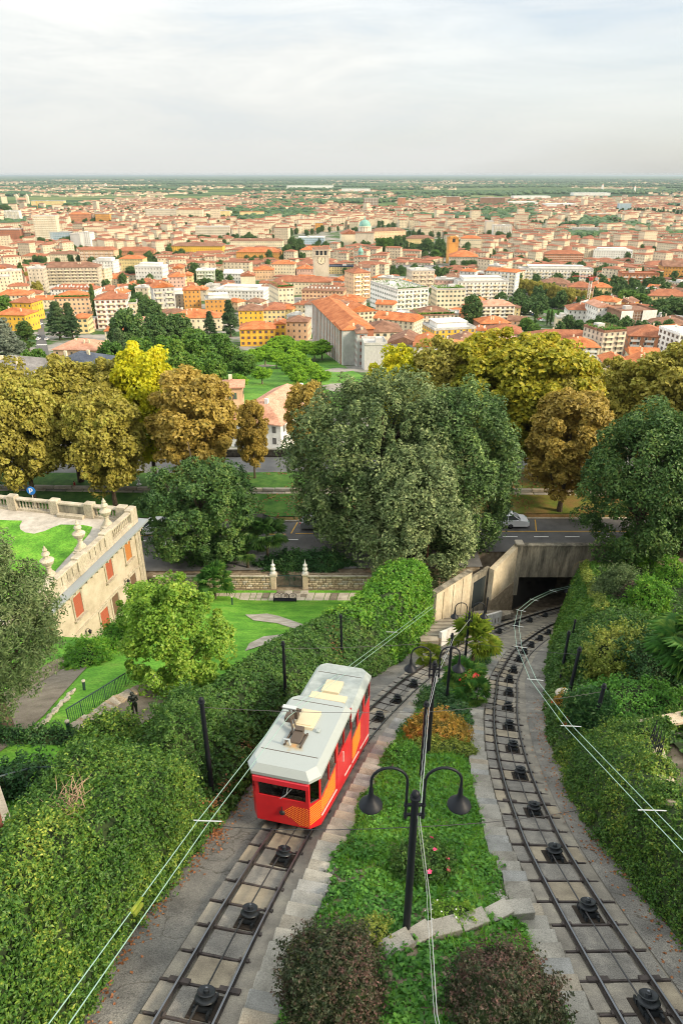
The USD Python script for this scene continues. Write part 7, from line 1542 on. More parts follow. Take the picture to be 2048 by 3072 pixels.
 (1455, 1478, 664, 706, 14, 0, 'beige', 'roof_flat', 'flat', 8, 'beige slab leaning on the white apartment tower', 'nowin'),
 (1632, 1746, 762, 788, 16, -4, 'terracotta', 'roof_red', 'hip', 4, 'cream and red striped apartment building with dark red roof', 'strip', 'red striped building'),
 (1715, 1790, 684, 712, 14, -10, 'grey', 'roof_flat', 'flat', 4, 'pale grey long block with white gable in the right distance', ''),
 (1768, 1830, 642, 664, 20, 4, 'terracotta', 'roof_flat', 'flat', 7, 'pair of terracotta tower blocks on the right', '', 'terracotta tower pair'),
 (1855, 1890, 610, 630, 20, -4, 'blue', 'roof_flat', 'flat', 7, 'pale blue glass office block far right', 'strip'),
 (1380, 1440, 715, 752, 16, -6, 'cream', 'roof_orange', 'hip', 3, 'cream house with long windows right of the tan square tower', ''),
 (1345, 1430, 770, 800, 26, -8, 'beige', 'roof_orange', 'hip', 3, 'beige house with two orange hipped roofs beside the tan square tower', ''),
 (1780, 1890, 752, 780, 18, -8, 'white', 'roof_white', 'flat', 4, 'jumble of stacked white terraces on the right', 'attic', 'stacked white terraces'),
 (1330, 1378, 590, 614, 22, 4, 'brown', 'roof_flat', 'flat', 9, 'far dark tower block, left of a pair of dark blocks', ''),
 (1440, 1512, 592, 618, 22, -4, 'brown', 'roof_flat', 'flat', 8, 'far dark wide block, right of a pair of dark blocks', ''),
 (95, 192, 602, 616, 26, 2, 'pale_yellow', 'roof_flat', 'flat', 4, 'long pale yellow building below the far twin towered church', ''),
]
for hh in HERO: hero(*hh[:12], land=hh[12] if len(hh) > 12 else None)
# the striped brick convent front, running away on the left of the grey wall
pa, pb = ground_pt(1022, 1093), ground_pt(938, 1030); dv_ = pb - pa; Lb = math.hypot(dv_[0], dv_[1]); ya = math.atan2(dv_[1], dv_[0]); hb = aty(1022, 990, pa[1])[2] - pa[2]; LAND.append(('striped brick building', 985, 1010))
nv = np.array([math.sin(ya), -math.cos(ya), 0]); cc = (pa + pb) / 2 + nv * 8.0
sb = thing('convent', 'long brick building with pale vertical stripes and orange roof beside the pine park', 'building', (cc[0], cc[1], min(pa[2], pb[2])), ya + math.pi); hb2 = pa[2] + hb - min(pa[2], pb[2])
part(sb, 'wall', MB().box((0, 0, hb2 / 2 - 3), (Lb, 16, hb2 + 6)), 'wall_brick'); part(sb, 'roof', roof_mesh(Lb, 16, hb2, 'hip', 3.6), 'roof_orange')
for k in range(19): part(sb, 'pilaster', MB().box((-Lb / 2 + (k + .5) * Lb / 19, -8.12, hb2 / 2 - 1), (Lb / 19 * .38, .3, hb2 + 1.6)), 'wall_grey')
for (c, e, u, *_r) in wins(Lb * 18 / 19, 16, hb2, 5, 1.0, 1.7, Lb / 19, 'f', .06): m = MB(); quad(m, c, e, u); part(sb, 'window', m, 'glass_city')
FOOT += [(cc[0] + math.cos(ya) * t, cc[1] + math.sin(ya) * t, 12) for t in (-35, -12, 12, 35)]
# pink roofed house and little tower below the ramparts
p = ground_pt(800, 1335); house('house with a broad pinkish tiled roof and white walls just beyond the ramparts', p[0] + 2, p[1] + 9, p[2] - 1.5, 13, 25, 8.0, math.radians(-20), 'white', 'roof_pink', 'hip', 3, lod=2, rh=3.8); LAND.append(('pink roofed house', 820, 1180))
p = ground_pt(872, 1330); house('lower wing with a pink roof on the right of the broad pink roofed house', p[0] + 2, p[1] + 8, p[2], 9, 12, 7.0, math.radians(-20), 'white', 'roof_pink', 'gable', 2, lod=2, rh=2.2)
p = ground_pt(702, 1330); house('small peach turret house with an open loggia left of the pink roofed house', p[0], p[1] + 4, p[2], 4.6, 5.5, 13.0, .1, 'peach', 'roof_pink', 'hip', 3, lod=2)
# ------------------------------------------------------------------ towers
def tower(label, u0, u1, vt, vb, wall, name, land, crown_=True, clock=False, spire=0, belfry=True):
    p = ground_pt((u0 + u1) / 2, vb); dp = depth(p); w = (u1 - u0) * dp / F; h = aty((u0 + u1) / 2, vt, p[1])[2] - p[2] - spire
    root = thing(name, label, 'tower', (p[0], p[1] + w / 2, p[2]), math.radians(5)); LAND.append((land, (u0 + u1) / 2, (vt + vb) / 2)); FOOT.append((p[0], p[1] + w / 2, w))
    part(root, 'shaft', MB().box((0, 0, h / 2 - 3), (w, w, h + 6)), 'wall_' + wall)
    part(root, 'cornice', MB().box((0, 0, h * .80), (w * 1.06, w * 1.06, h * .02)).box((0, 0, h * .985), (w * 1.1, w * 1.1, h * .03)), 'wall_' + wall)
    for k in range(3 if clock else 1):
        for (rz, nm_) in ((0, 'opening'), (1, 'opening')):
            m = MB(); x = (k - 1) * w * .27 if clock else 0; ww_, hh_ = (w * .09, h * .055) if clock else (w * .16, h * .07); c = np.array([x, -w / 2 - .06, h * .89])
            e, u_ = np.array([ww_, 0, 0]), np.array([0, 0, hh_]); n_ = 7; arc = [c + e * math.cos(a) + np.array([0, 0, ww_ * math.sin(a)]) + u_ for a in np.linspace(0, math.pi, n_)]
            V = np.array([c - e - u_, c + e - u_] + arc)
            if rz: V = np.stack([-V[:, 1], V[:, 0], V[:, 2]], 1)
            m.add(V, [[0, i + 1, i + 2] for i in range(n_)]); part(root, 'opening', m, 'glass_dark')
    if clock:
        for rz in (0, 1):
            m = MB(); m2 = MB(); c = np.array([0, -w / 2 - .12, h * .68]); R = w * .27
            th = np.linspace(0, 2 * np.pi, 25)[:-1]; V = np.array([c] + [c + R * np.array([math.cos(a), 0, math.sin(a)]) for a in th]); f = [[0, i + 1, (i + 1) % 24 + 1] for i in range(24)]
            for a in th[::2]: q_ = c + np.array([math.cos(a), 0, math.sin(a)]) * R * .84 + [0, -.1, 0]; quad(m2, q_, np.array([math.sin(a), 0, -math.cos(a)]) * R * .035, np.array([math.cos(a), 0, math.sin(a)]) * R * .09)
            for (a, L_) in ((1.15, .72), (4.35, .5)): d_ = np.array([math.cos(a), 0, math.sin(a)]); quad(m2, c + d_ * R * L_ / 2 + [0, -.14, 0], np.array([d_[2], 0, -d_[0]]) * R * .05, d_ * R * L_ / 2)
            th2 = np.linspace(0, 2 * np.pi, 25)
            for i in range(24): m2.add([c + R * np.array([math.cos(th2[i]), -.02, math.sin(th2[i])]), c + R * np.array([math.cos(th2[i + 1]), -.02, math.sin(th2[i + 1])]), c + R * .93 * np.array([math.cos(th2[i + 1]), -.02, math.sin(th2[i + 1])]), c + R * .93 * np.array([math.cos(th2[i]), -.02, math.sin(th2[i])])], [[0, 1, 2, 3]])
            vv, ff = V, np.array(f); v2, f2 = m2.get()
            if rz: vv = np.stack([-vv[:, 1], vv[:, 0], vv[:, 2]], 1); v2 = np.stack([-v2[:, 1], v2[:, 0], v2[:, 2]], 1)
            cf = part(root, 'clock_face', (vv, ff), 'wall_cream'); part(cf, 'hands', (v2, f2), 'black_iron')
        part(root, 'roof', roof_mesh(w, w, h * 1.0, 'gable', w * .14, .3), 'roof_brown')
    elif spire:
        part(root, 'lantern', MB().lathe([(w * .32, h), (w * .32, h + spire * .35), (w * .38, h + spire * .36), (w * .36, h + spire * .5), (w * .2, h + spire * .72), (w * .07, h + spire * .85), (.15, h + spire * 1.1), (0, h + spire * 1.12)], n=8), 'dome_green')
    else: part(root, 'parapet', MB().box((0, 0, h + .3), (w * .7, w * .7, 2.5)), 'wall_' + wall)
noisy('dome_green', ramp((.3, .13, .30, .25), (.7, .26, .46, .39)), .3, .6)
tower('square stone clock tower with a round clock face and three arched openings', 940, 985, 748, 845, 'beige', 'clock_tower', 'clock tower', clock=True)
tower('slim white bell tower with a green lantern top', 1070, 1092, 738, 822, 'white', 'bell_tower', 'white bell tower', spire=11)
tower('plain tan square tower at the edge of the square', 1341, 1369, 712, 790, 'orange', 'old_tower', 'tan square tower')
# domed church
p = ground_pt(1094, 742); dp = depth(p); k = dp / F; ch = thing('domed_church', 'church with a green dome on a pale columned drum', 'church', (p[0], p[1] + 20, p[2])); LAND.append(('green domed church', 1094, 690)); FOOT.append((p[0], p[1] + 15, 28))
zt = aty(1094, 656, p[1] + 20)[2] - p[2]; R = 18 * (dp + 20) / F
part(ch, 'nave', MB().box((0, 0, zt * .26 - 3), (R * 3.0, R * 3.0, zt * .52 + 6)), 'wall_beige'); part(ch, 'nave_roof', roof_mesh(R * 3.0, R * 3.0, zt * .52, 'hip', 4), 'roof_brown')
part(ch, 'drum', MB().lathe([(R, zt * .5), (R, zt * .72), (R * 1.08, zt * .725), (R * 1.08, zt * .745), (R * .98, zt * .75)], n=24), 'wall_cream')
for i in range(16): a = i * math.pi / 8; part(ch, 'column', MB().tube([[R * 1.03 * math.cos(a), R * 1.03 * math.sin(a), zt * .52], [R * 1.03 * math.cos(a), R * 1.03 * math.sin(a), zt * .72]], R * .06, 6), 'wall_white')
dm = part(ch, 'dome', MB().lathe([(R * .98 * math.cos(a), zt * .75 + R * .95 * math.sin(a)) for a in np.linspace(0, 1.5, 9)], n=24), 'dome_green', smooth=60); part(dm, 'lantern', MB().lathe([(R * .14, zt * .75 + R * .94), (R * .14, zt * .75 + R * 1.15), (R * .05, zt * .75 + R * 1.3), (.1, zt * .75 + R * 1.62)], n=8), 'dome_green')
hero(1024, 1076, 702, 735, 30, 4, 'cream', 'roof_red', 'gable', 2, 'pale church front with a pediment left of the green dome', 'nowin', name='church', cat='church')
# twin towered church far left
p = ground_pt(70, 610); k = depth(p) / F; tc = thing('twin_tower_church', 'far pale church with two bell towers on the left horizon', 'church', p); LAND.append(('twin towered church', 70, 592))
part(tc, 'nave', MB().box((0, 12, 9), (22 * k, 30, 18)), 'wall_cream'); part(tc, 'pediment', roof_mesh(22 * k, 30, 18, 'gable', 8), 'roof_pink')
for s in (-1, 1): t_ = part(tc, 'bell_tower', MB().box((s * 15 * k, 0, 16), (7 * k, 7 * k, 34)), 'wall_cream'); part(t_, 'cap', MB().lathe([(4.2 * k, 33), (3.4 * k, 37), (1, 42), (0, 44)], (s * 15 * k, 0, 0), 8), 'wall_beige')
for (u, vt, vb, lb) in ((1805, 550, 572, 'far white bell tower right of the sheds'), (1902, 556, 576, 'farther white bell tower at the right horizon'), (318, 548, 562, 'tiny red and white control tower at the far left')):
    p = ground_pt(u, vb); h = aty(u, vt, p[1])[2] - p[2]; w = 5 * depth(p) / F; t_ = thing('far_tower', lb, 'tower', p); part(t_, 'shaft', MB().box((0, 0, h * .4), (w, w, h * .8)), 'wall_white'); part(t_, 'cap', MB().lathe([(w * .6, h * .8), (w * .5, h * .88), (0, h)], n=6), 'wall_pink')
# cranes
def crane(label, u, vt, vb, col, reach, rz):
    p = ground_pt(u, vb); h = aty(u, vt, p[1])[2] - p[2]; c = thing('tower_crane', label, 'crane', p, rz); a = .9; m = MB()
    for sx in (-a, a):
        for sy in (-a, a): m.tube([[sx, sy, 0], [sx, sy, h]], .16, 4)
    n_ = int(h / 2.4)
    for k in range(n_):
        z0, z1 = k * h / n_, (k + 1) * h / n_; s = 1 if k % 2 else -1
        for sy in (-a, a): m.tube([[-a * s, sy, z0], [a * s, sy, z1]], .09, 3, False)
    part(c, 'mast', m, col[0]); part(c, 'cab', MB().box((0, 0, h + .6), (2.6, 2.6, 2.6)), col[1])
    m = MB(); m.tube([[-reach * .3, 0, h + 1.6], [reach, 0, h + 1.6]], .22, 4).tube([[-reach * .3, .0, h + 2.9], [reach * .9, 0, h + 2.6]], .14, 4)
    for k in range(14): x = -reach * .3 + k * reach * .09; m.tube([[x, 0, h + 1.6], [x + reach * .045, 0, h + 2.8]], .09, 3, False)
    part(c, 'jib', m, col[1]); part(c, 'counterweight', MB().box((-reach * .28, 0, h + .8), (2.2, 1.4, 2.0)), 'wall_grey')
plain('crane_red', (.55, .07, .05), .6); plain('crane_yellow', (.62, .34, .03), .6)
crane('red topped tower crane with a pale lattice mast on the right', 1759, 838, 925, ('wall_white', 'crane_red'), 16, 2.6); crane('yellow tower crane at the far left behind the tall pale tower', 116, 606, 640, ('crane_yellow', 'crane_yellow'), 22, .3)
for (u0, u1, ve, vb, lb) in ((1540, 1650, 588, 600, 'far white shed with a flat roof at the right'), (1530, 1612, 606, 616, 'long pale shed below the far white one'), (1720, 1830, 578, 586, 'broad white hall before the far right horizon'), (1640, 1730, 612, 622, 'low grey white shed right of the long pale shed'), (1024, 1110, 566, 576, 'far pale airport like hall right of centre'), (860, 1000, 556, 566, 'far long hall with grey front near the horizon')):
    hero(u0, u1, ve, vb, 60, 0, 'white', 'roof_white', 'flat', 1, lb, 'nowin', name='shed', cat='shed')
p = ground_pt(1750, 612); h = aty(1750, 590, p[1])[2] - p[2]; k = depth(p) / F; si = thing('silos', 'pair of cream silos among the far sheds on the right', 'silos', p)
for s in (-1, 1): part(si, 'silo', MB().lathe([(4.2 * k, 0), (4.2 * k, h), (3.5 * k, h + 1), (0, h + 1.4)], (s * 4.9 * k, 0, 0), 14), 'wall_cream')

# ------------------------------------------------------------------ fill the rest of the town
def proj(x, y, z): d = y * CP - z * SP; U = y * SP + z * CP; return 1024 + F * x / d, 1536 - F * U / d
KEEP = [Polygon(q) for q in (
    [(560, 1010), (690, 1000), (760, 1045), (900, 1030), (1010, 1060), (1100, 1130), (1100, 1400), (500, 1400)], [(320, 1010), (560, 1000), (560, 1300), (250, 1300), (250, 1120)], [(100, 1070), (100, 950), (120, 930), (150, 1000), (150, 1070)],
    [(1130, 705), (1210, 700), (1350, 715), (1350, 785), (1130, 770)], [(1540, 850), (1600, 840), (1680, 900), (1760, 905), (1700, 960), (1540, 930)], [(850, 700), (915, 700), (910, 775), (850, 770)], [(0, 960), (95, 960), (95, 1110), (0, 1110)],
    [(120, 900), (250, 900), (250, 1015), (130, 1015)], [(660, 625), (950, 600), (950, 660), (720, 668)], [(1560, 900), (1700, 940), (1680, 1000), (1560, 990)], [(1830, 860), (1950, 860), (1930, 920), (1830, 910)], [(1380, 600), (1620, 600), (1600, 650), (1400, 650)])]
FA = np.array(FOOT); HBA = np.array(HB)
def hides(x, y, w, h):      # a filler must not stand in front of a building seen in the photograph
    u, v = proj(x, y, G(y) + h * 1.2); k = w * .5 * F / (y * CP + 110 * SP)
    return ((HBA[:, 4] > y) & (HBA[:, 0] < u + k) & (HBA[:, 1] > u - k) & (v < HBA[:, 3] - .25 * (HBA[:, 3] - HBA[:, 2]))).any()
def free(x, y, r):
    if (np.hypot(FA[:, 0] - x, FA[:, 1] - y) < FA[:, 2] * .78 + r * .78).any(): return False
    u, v = proj(x, y, G(y)); pt = Point(u, v); return not any(k.contains(pt) for k in KEEP)
WALLS = [('cream', .26), ('white', .2), ('pale_yellow', .12), ('peach', .12), ('beige', .1), ('pink', .05), ('orange', .04), ('grey', .06), ('terracotta', .05)]; wp = np.array([w for _, w in WALLS]); wp /= wp.sum()
ROOFS = [('roof_red', .24, 'red'), ('roof_brown', .26, 'brown'), ('roof_orange', .22, 'orange'), ('roof_flat', .28, 'pale flat')]; rp = np.array([r[1] for r in ROOFS])
fill = []; y = 470.0; g8 = np.random.default_rng(88)
cells = {}
while y < 3000:
    sp = 20 + 10 * min(1, (y - 300) / 1500); half = y * .60 + 40; x = -half + g8.uniform(0, sp)
    while x < half:
        xx, yy = x + g8.normal(0, 2.5), y + g8.normal(0, 2.5); big_ = g8.random() < .18
        w = g8.uniform(11, 22) if not big_ else g8.uniform(22, 44); d = g8.uniform(10, 14.5); h = g8.choice([6.5, 9.5, 9.5, 12.5, 15.5, 18.5, 21.5] if y < 2200 else [6.5, 6.5, 9.5, 12.5]) * (1.1 if big_ else 1)
        dens = fb(np.array([xx * .0035, yy * .0022, 3.0]), 2, 6); x += max(sp, w * .98)
        if yy > 900 and dens < .28 + .14 * min(1, (yy - 900) / 900): continue
        if hides(xx, yy, w, h):
            h = 6.5
            if hides(xx, yy, w, h): continue
        if not free(xx, yy, w / 2): continue
        ang = (math.floor(6 * float(fb(np.array([xx * .0028, yy * .0018, 1.0]), 1, 2))) - 3) * .34 + g8.normal(0, .10) + (math.pi / 2 if g8.random() < .25 else 0)
        fill.append((xx, yy, w, d, h, ang))
    y += sp * .92
fill.sort(key=lambda q_: q_[1]); NIND = 165
used = {}
def where(u, v):
    b = min(LAND, key=lambda l: math.hypot((l[1] - u) * .8, (l[2] - v) * 2.2)); du, dv2 = u - b[1], (v - b[2]) * 2.2
    return b[0], ('left of' if du < 0 else 'right of') if abs(du) * .8 > abs(dv2) else ('behind' if dv2 < 0 else 'in front of')
NUM = ['', '', 'two', 'three', 'four', 'five', 'six', 'seven']; ORD2 = ['nearest', 'second', 'third', 'fourth', 'fifth', 'sixth', 'seventh', 'eighth', 'ninth', 'tenth', 'eleventh', 'twelfth', 'thirteenth', 'fourteenth']
seen_uv = [(xx, yy, w, d, h, a) for (xx, yy, w, d, h, a) in fill if -40 < proj(xx, yy, G(yy))[0] < 2090]
ind = seen_uv[:NIND]; indset = set(ind)
for (xx, yy, w, d, h, a) in ind:
    wl = WALLS[g8.choice(len(WALLS), p=wp)][0]; rf, _, rn = ROOFS[g8.choice(len(ROOFS), p=rp)]; st = max(2, int(round(h / 3.1))); rt = 'flat' if rf == 'roof_flat' else ('hip' if g8.random() < .6 else 'gable')
    u, v = proj(xx, yy, G(yy) + h / 2); ln, rel = where(u, v); key = (wl, rn, ln, rel); n_ = used.get(key, 0); used[key] = n_ + 1
    lab = f'{wl.replace("_", "-")} {NUM[min(st, 7)]}-storey {"block" if w > 22 else "house"}, {rn.replace(" ", "-")} roof, {ORD2[min(n_, 13)]} {rel} the {ln}'
    FOOT_n = len(FOOT); house(lab, xx, yy, float(G(yy)), w, d, h, a, wl, rf, rt, st, 'balc' if (w > 22 and g8.random() < .5) else '', group='town houses', lod=1)
islands('far_walls', [(.66, .56, .40), (.76, .74, .69), (.62, .46, .22), (.58, .40, .26), (.36, .31, .24), (.78, .77, .72), (.50, .31, .23), (.72, .66, .52), (.76, .74, .70), (.40, .39, .37), (.5, .27, .12), (.36, .18, .11)])
islands('far_roofs', [(.31, .125, .07), (.22, .115, .075), (.44, .16, .065), (.36, .16, .085), (.28, .14, .085), (.40, .21, .125), (.50, .48, .45), (.30, .135, .075), (.38, .36, .34), (.24, .12, .08)])
mw, mr, mg = MB(), MB(), MB()
def far_house(x, y, z, w, d, h, a, flat_, st, win=True):
    ca, sa = math.cos(a), math.sin(a); R_ = np.array([[ca, sa, 0], [-sa, ca, 0], [0, 0, 1]]); o = np.array([x, y, z])
    mw.add((BOXV * [w, d, h + 3] + [0, 0, h / 2 - 1.5]) @ R_ + o, BOXF)
    v, f = (roof_mesh(w, d, h, 'hip', min(w, d) * .15, .4) if not flat_ else MB().box((0, 0, h + .4), (w + .5, d + .5, .8))).get(); mr.add(v @ R_ + o, f)
    if win:
        q_ = wins(w, d, h, st, 1.2, 1.5, 4.2, 'flr', .06); V = np.array([[c - e - u, c + e - u, c + e + u, c - e + u] for (c, e, u, *_r) in q_]).reshape(-1, 3) @ R_ + o; kk = np.arange(len(q_))[:, None] * 4; mg.add(V, np.vstack([kk + [0, 1, 2], kk + [0, 2, 3]]))
for q_ in fill:
    if q_ in indset: continue
    xx, yy, w, d, h, a = q_; far_house(xx, yy, float(G(yy)), w, d, h, a, g8.random() < .3, max(2, int(h / 3.1)), yy < 1900)
for _ in range(75):     # taller blocks standing over the roofs
    yy = g8.uniform(950, 3800); xx = g8.uniform(-1, 1) * (yy * .56)
    if not free(xx, yy, 12): continue
    far_house(xx, yy, float(G(yy)), g8.uniform(14, 34), g8.uniform(12, 18), g8.choice([16, 19, 22, 26, 30, 34]), g8.normal(0, .35), g8.random() < .75, 7, yy < 3200)
nfar = 0
while nfar < 5200:      # suburbs and villages out on the plain
    yy = 2900 + 15000 * g8.random() ** 2.0; xx = g8.uniform(-1, 1) * (yy * .58 + 60); q_ = np.array([xx * .0011, yy * .00055, 7.0])
    if fb(q_, 3, 12) < .50 + .05 * (yy > 6000): continue
    nfar += 1; big_ = g8.random() < .12; far_house(xx, yy, -126.5, *((g8.uniform(40, 110), g8.uniform(25, 50), g8.uniform(7, 11)) if big_ else (g8.uniform(12, 26) * (1 + yy / 15000), 13, g8.choice([6.5, 9.5, 12.5]))), g8.normal(0, .4), big_ or g8.random() < .2, 3, False)
ft_ = numbered(W, 'distant_town'); UsdGeom.Xform.Define(stage, ft_); tag(stage.GetPrimAtPath(ft_), 'mass of more distant tiled roofs and pale walls stretching to the plain', 'town', kind='stuff')
part(ft_, 'walls', mw, 'far_walls'); part(ft_, 'roofs', mr, 'far_roofs'); part(ft_, 'windows', mg, 'glass_city')

# ------------------------------------------------------------------ parks and town trees
def sheet_px(name, px, mt, dz, kind='structure'):
    P = [ground_pt(u, v)[:2] for u, v in px]; v, f = poly_sheet(Polygon(P), lambda x, y: G(y) + dz, 8.0); return struct(name, (v, f), mt, kind=kind)
sheet_px('lawn', [(690, 1075), (740, 1052), (830, 1050), (900, 1035), (960, 1050), (1010, 1085), (1090, 1130), (1100, 1200), (900, 1300), (720, 1240), (660, 1130)], 'park_lawn', .25)
sheet_px('lawn', [(1545, 880), (1600, 905), (1690, 940), (1680, 952), (1600, 930), (1545, 915)], 'lawn', .3); sheet_px('avenue', [(1540, 868), (1570, 868), (1720, 925), (1730, 940), (1640, 915), (1545, 888)], 'asphalt', .35)
sheet_px('street', [(104, 1075), (112, 1010), (119, 945), (127, 945), (134, 1000), (150, 1075)], 'asphalt', .3); sheet_px('square', [(1195, 770), (1225, 745), (1260, 760), (1270, 785), (1200, 790)], 'pale_asphalt', .3)
m = MB()
for k in range(6): p = ground_pt(112 + k * 5, 1036); m.box(p + [0, 0, .36], (.55, 4.0, .02))
single('zebra_crossing', 'white zebra crossing on the street at the left', 'road markings', m, 'road_white')
for (u, v, c, lb) in ((116, 1020, 'white', 'small white car on the left street just beyond the zebra crossing'), (117, 1012, 'grey', 'grey car following the white one on the left street'), (142, 1020, 'white', 'white car parked at the right kerb of the left street'), (122, 975, 'white', 'tiny white car farther up the left street')): copy(car_protos[c], 'street_car', lb, 'car', ground_pt(u, v) + [0, 0, .32], -math.pi / 2 - .05)
cc_ = ['white', 'grey', 'blue', 'black', 'red', 'white', 'grey', 'blue']
for i, (u, v) in enumerate(((1585, 938), (1592, 942), (1600, 946), (1608, 950), (1618, 960), (1625, 964), (1212, 765), (1222, 768))): copy(car_protos[cc_[i]], 'street_car', f'{cc_[i]} car in the car park by the lawn, {ORD2[i]} from the left' if v > 800 else f'{cc_[i]} car on the square by the dark trees, {("left", "right")[i - 6]} one', 'car', ground_pt(u, v) + [0, 0, .4], .4)
TP = {}
TP['round'] = tree_proto('round_tree', 201, 12, .3, 7.2, (5.2, 5.2, 5.6), 260, 1.25, 46, .75, 'green_tree_leaf', up=.6, aspect=.75, flat=.8)
TP['round2'] = tree_proto('round_tree', 202, 13, .3, 8.0, (4.6, 4.6, 6.2), 260, 1.2, 46, .75, 'green_tree_leaf', up=.6, aspect=.75)
TP['dark'] = tree_proto('dark_town_tree', 203, 13, .3, 7.4, (4.8, 4.8, 6.4), 240, 1.2, 44, .75, 'dark_tree_leaf', up=.6, aspect=.75)
TP['autumn'] = tree_proto('autumn_tree', 204, 12, .3, 7.0, (4.8, 4.8, 5.6), 230, 1.2, 44, .75, 'chestnut_leaf', up=.6, aspect=.75)
TP['pine'] = tree_proto('stone_pine', 205, 9.6, .28, 7.0, (3.7, 3.7, 3.0), 210, .95, 60, .5, 'pine_leaf', 'pale_bark', trunk_to=.85, up=.9, flat=.7, aspect=.5)
conesh = lambda U, g: np.stack([U[:, 0] * np.clip(1.05 - (U[:, 2] + 1) * .5, .06, 1), U[:, 1] * np.clip(1.05 - (U[:, 2] + 1) * .5, .06, 1), U[:, 2]], 1)
TP['cedar'] = tree_proto('cedar', 206, 20, .4, 10.5, (5.6, 5.6, 10.0), 330, 1.3, 48, .65, 'conifer_leaf', shape=conesh, up=.3, flat=.45, aspect=.5, trunk_to=.95)
TP['blue'] = tree_proto('blue_cedar', 207, 18, .4, 9.5, (6.2, 6.2, 9.0), 330, 1.4, 48, .65, 'blue_conifer_leaf', shape=conesh, up=.3, flat=.45, aspect=.5, trunk_to=.95)
TP['cypress'] = tree_proto('cypress', 208, 15, .25, 7.8, (1.7, 1.7, 7.6), 150, .7, 55, .5, 'cypress_leaf', up=1.0, flat=1.4, aspect=.5)
BASEH = {'round': 12.8, 'round2': 14.2, 'dark': 13.8, 'autumn': 12.6, 'pine': 9.9, 'cedar': 20.5, 'blue': 18.5, 'cypress': 15.4}; BASEW = {'round': 11.5, 'round2': 10.4, 'dark': 10.6, 'autumn': 10.6, 'pine': 8.4, 'cedar': 11.5, 'blue': 12.4, 'cypress': 4.2}
NAMES = {'round': 'park_tree', 'round2': 'park_tree', 'dark': 'dark_tree', 'autumn': 'autumn_tree', 'pine': 'stone_pine', 'cedar': 'conifer', 'blue': 'conifer', 'cypress': 'cypress'}
def tt(kind_, u, vt, vb, wpx, lab, grp=None):
    p = ground_pt(u, vb); h = aty(u, vt, p[1])[2] - p[2]; w = wpx * depth(p) / F; copy(TP[kind_], NAMES[kind_], lab, 'tree', p, g8.uniform(0, 6.28), (w / BASEW[kind_], w / BASEW[kind_], h / BASEH[kind_]), grp)
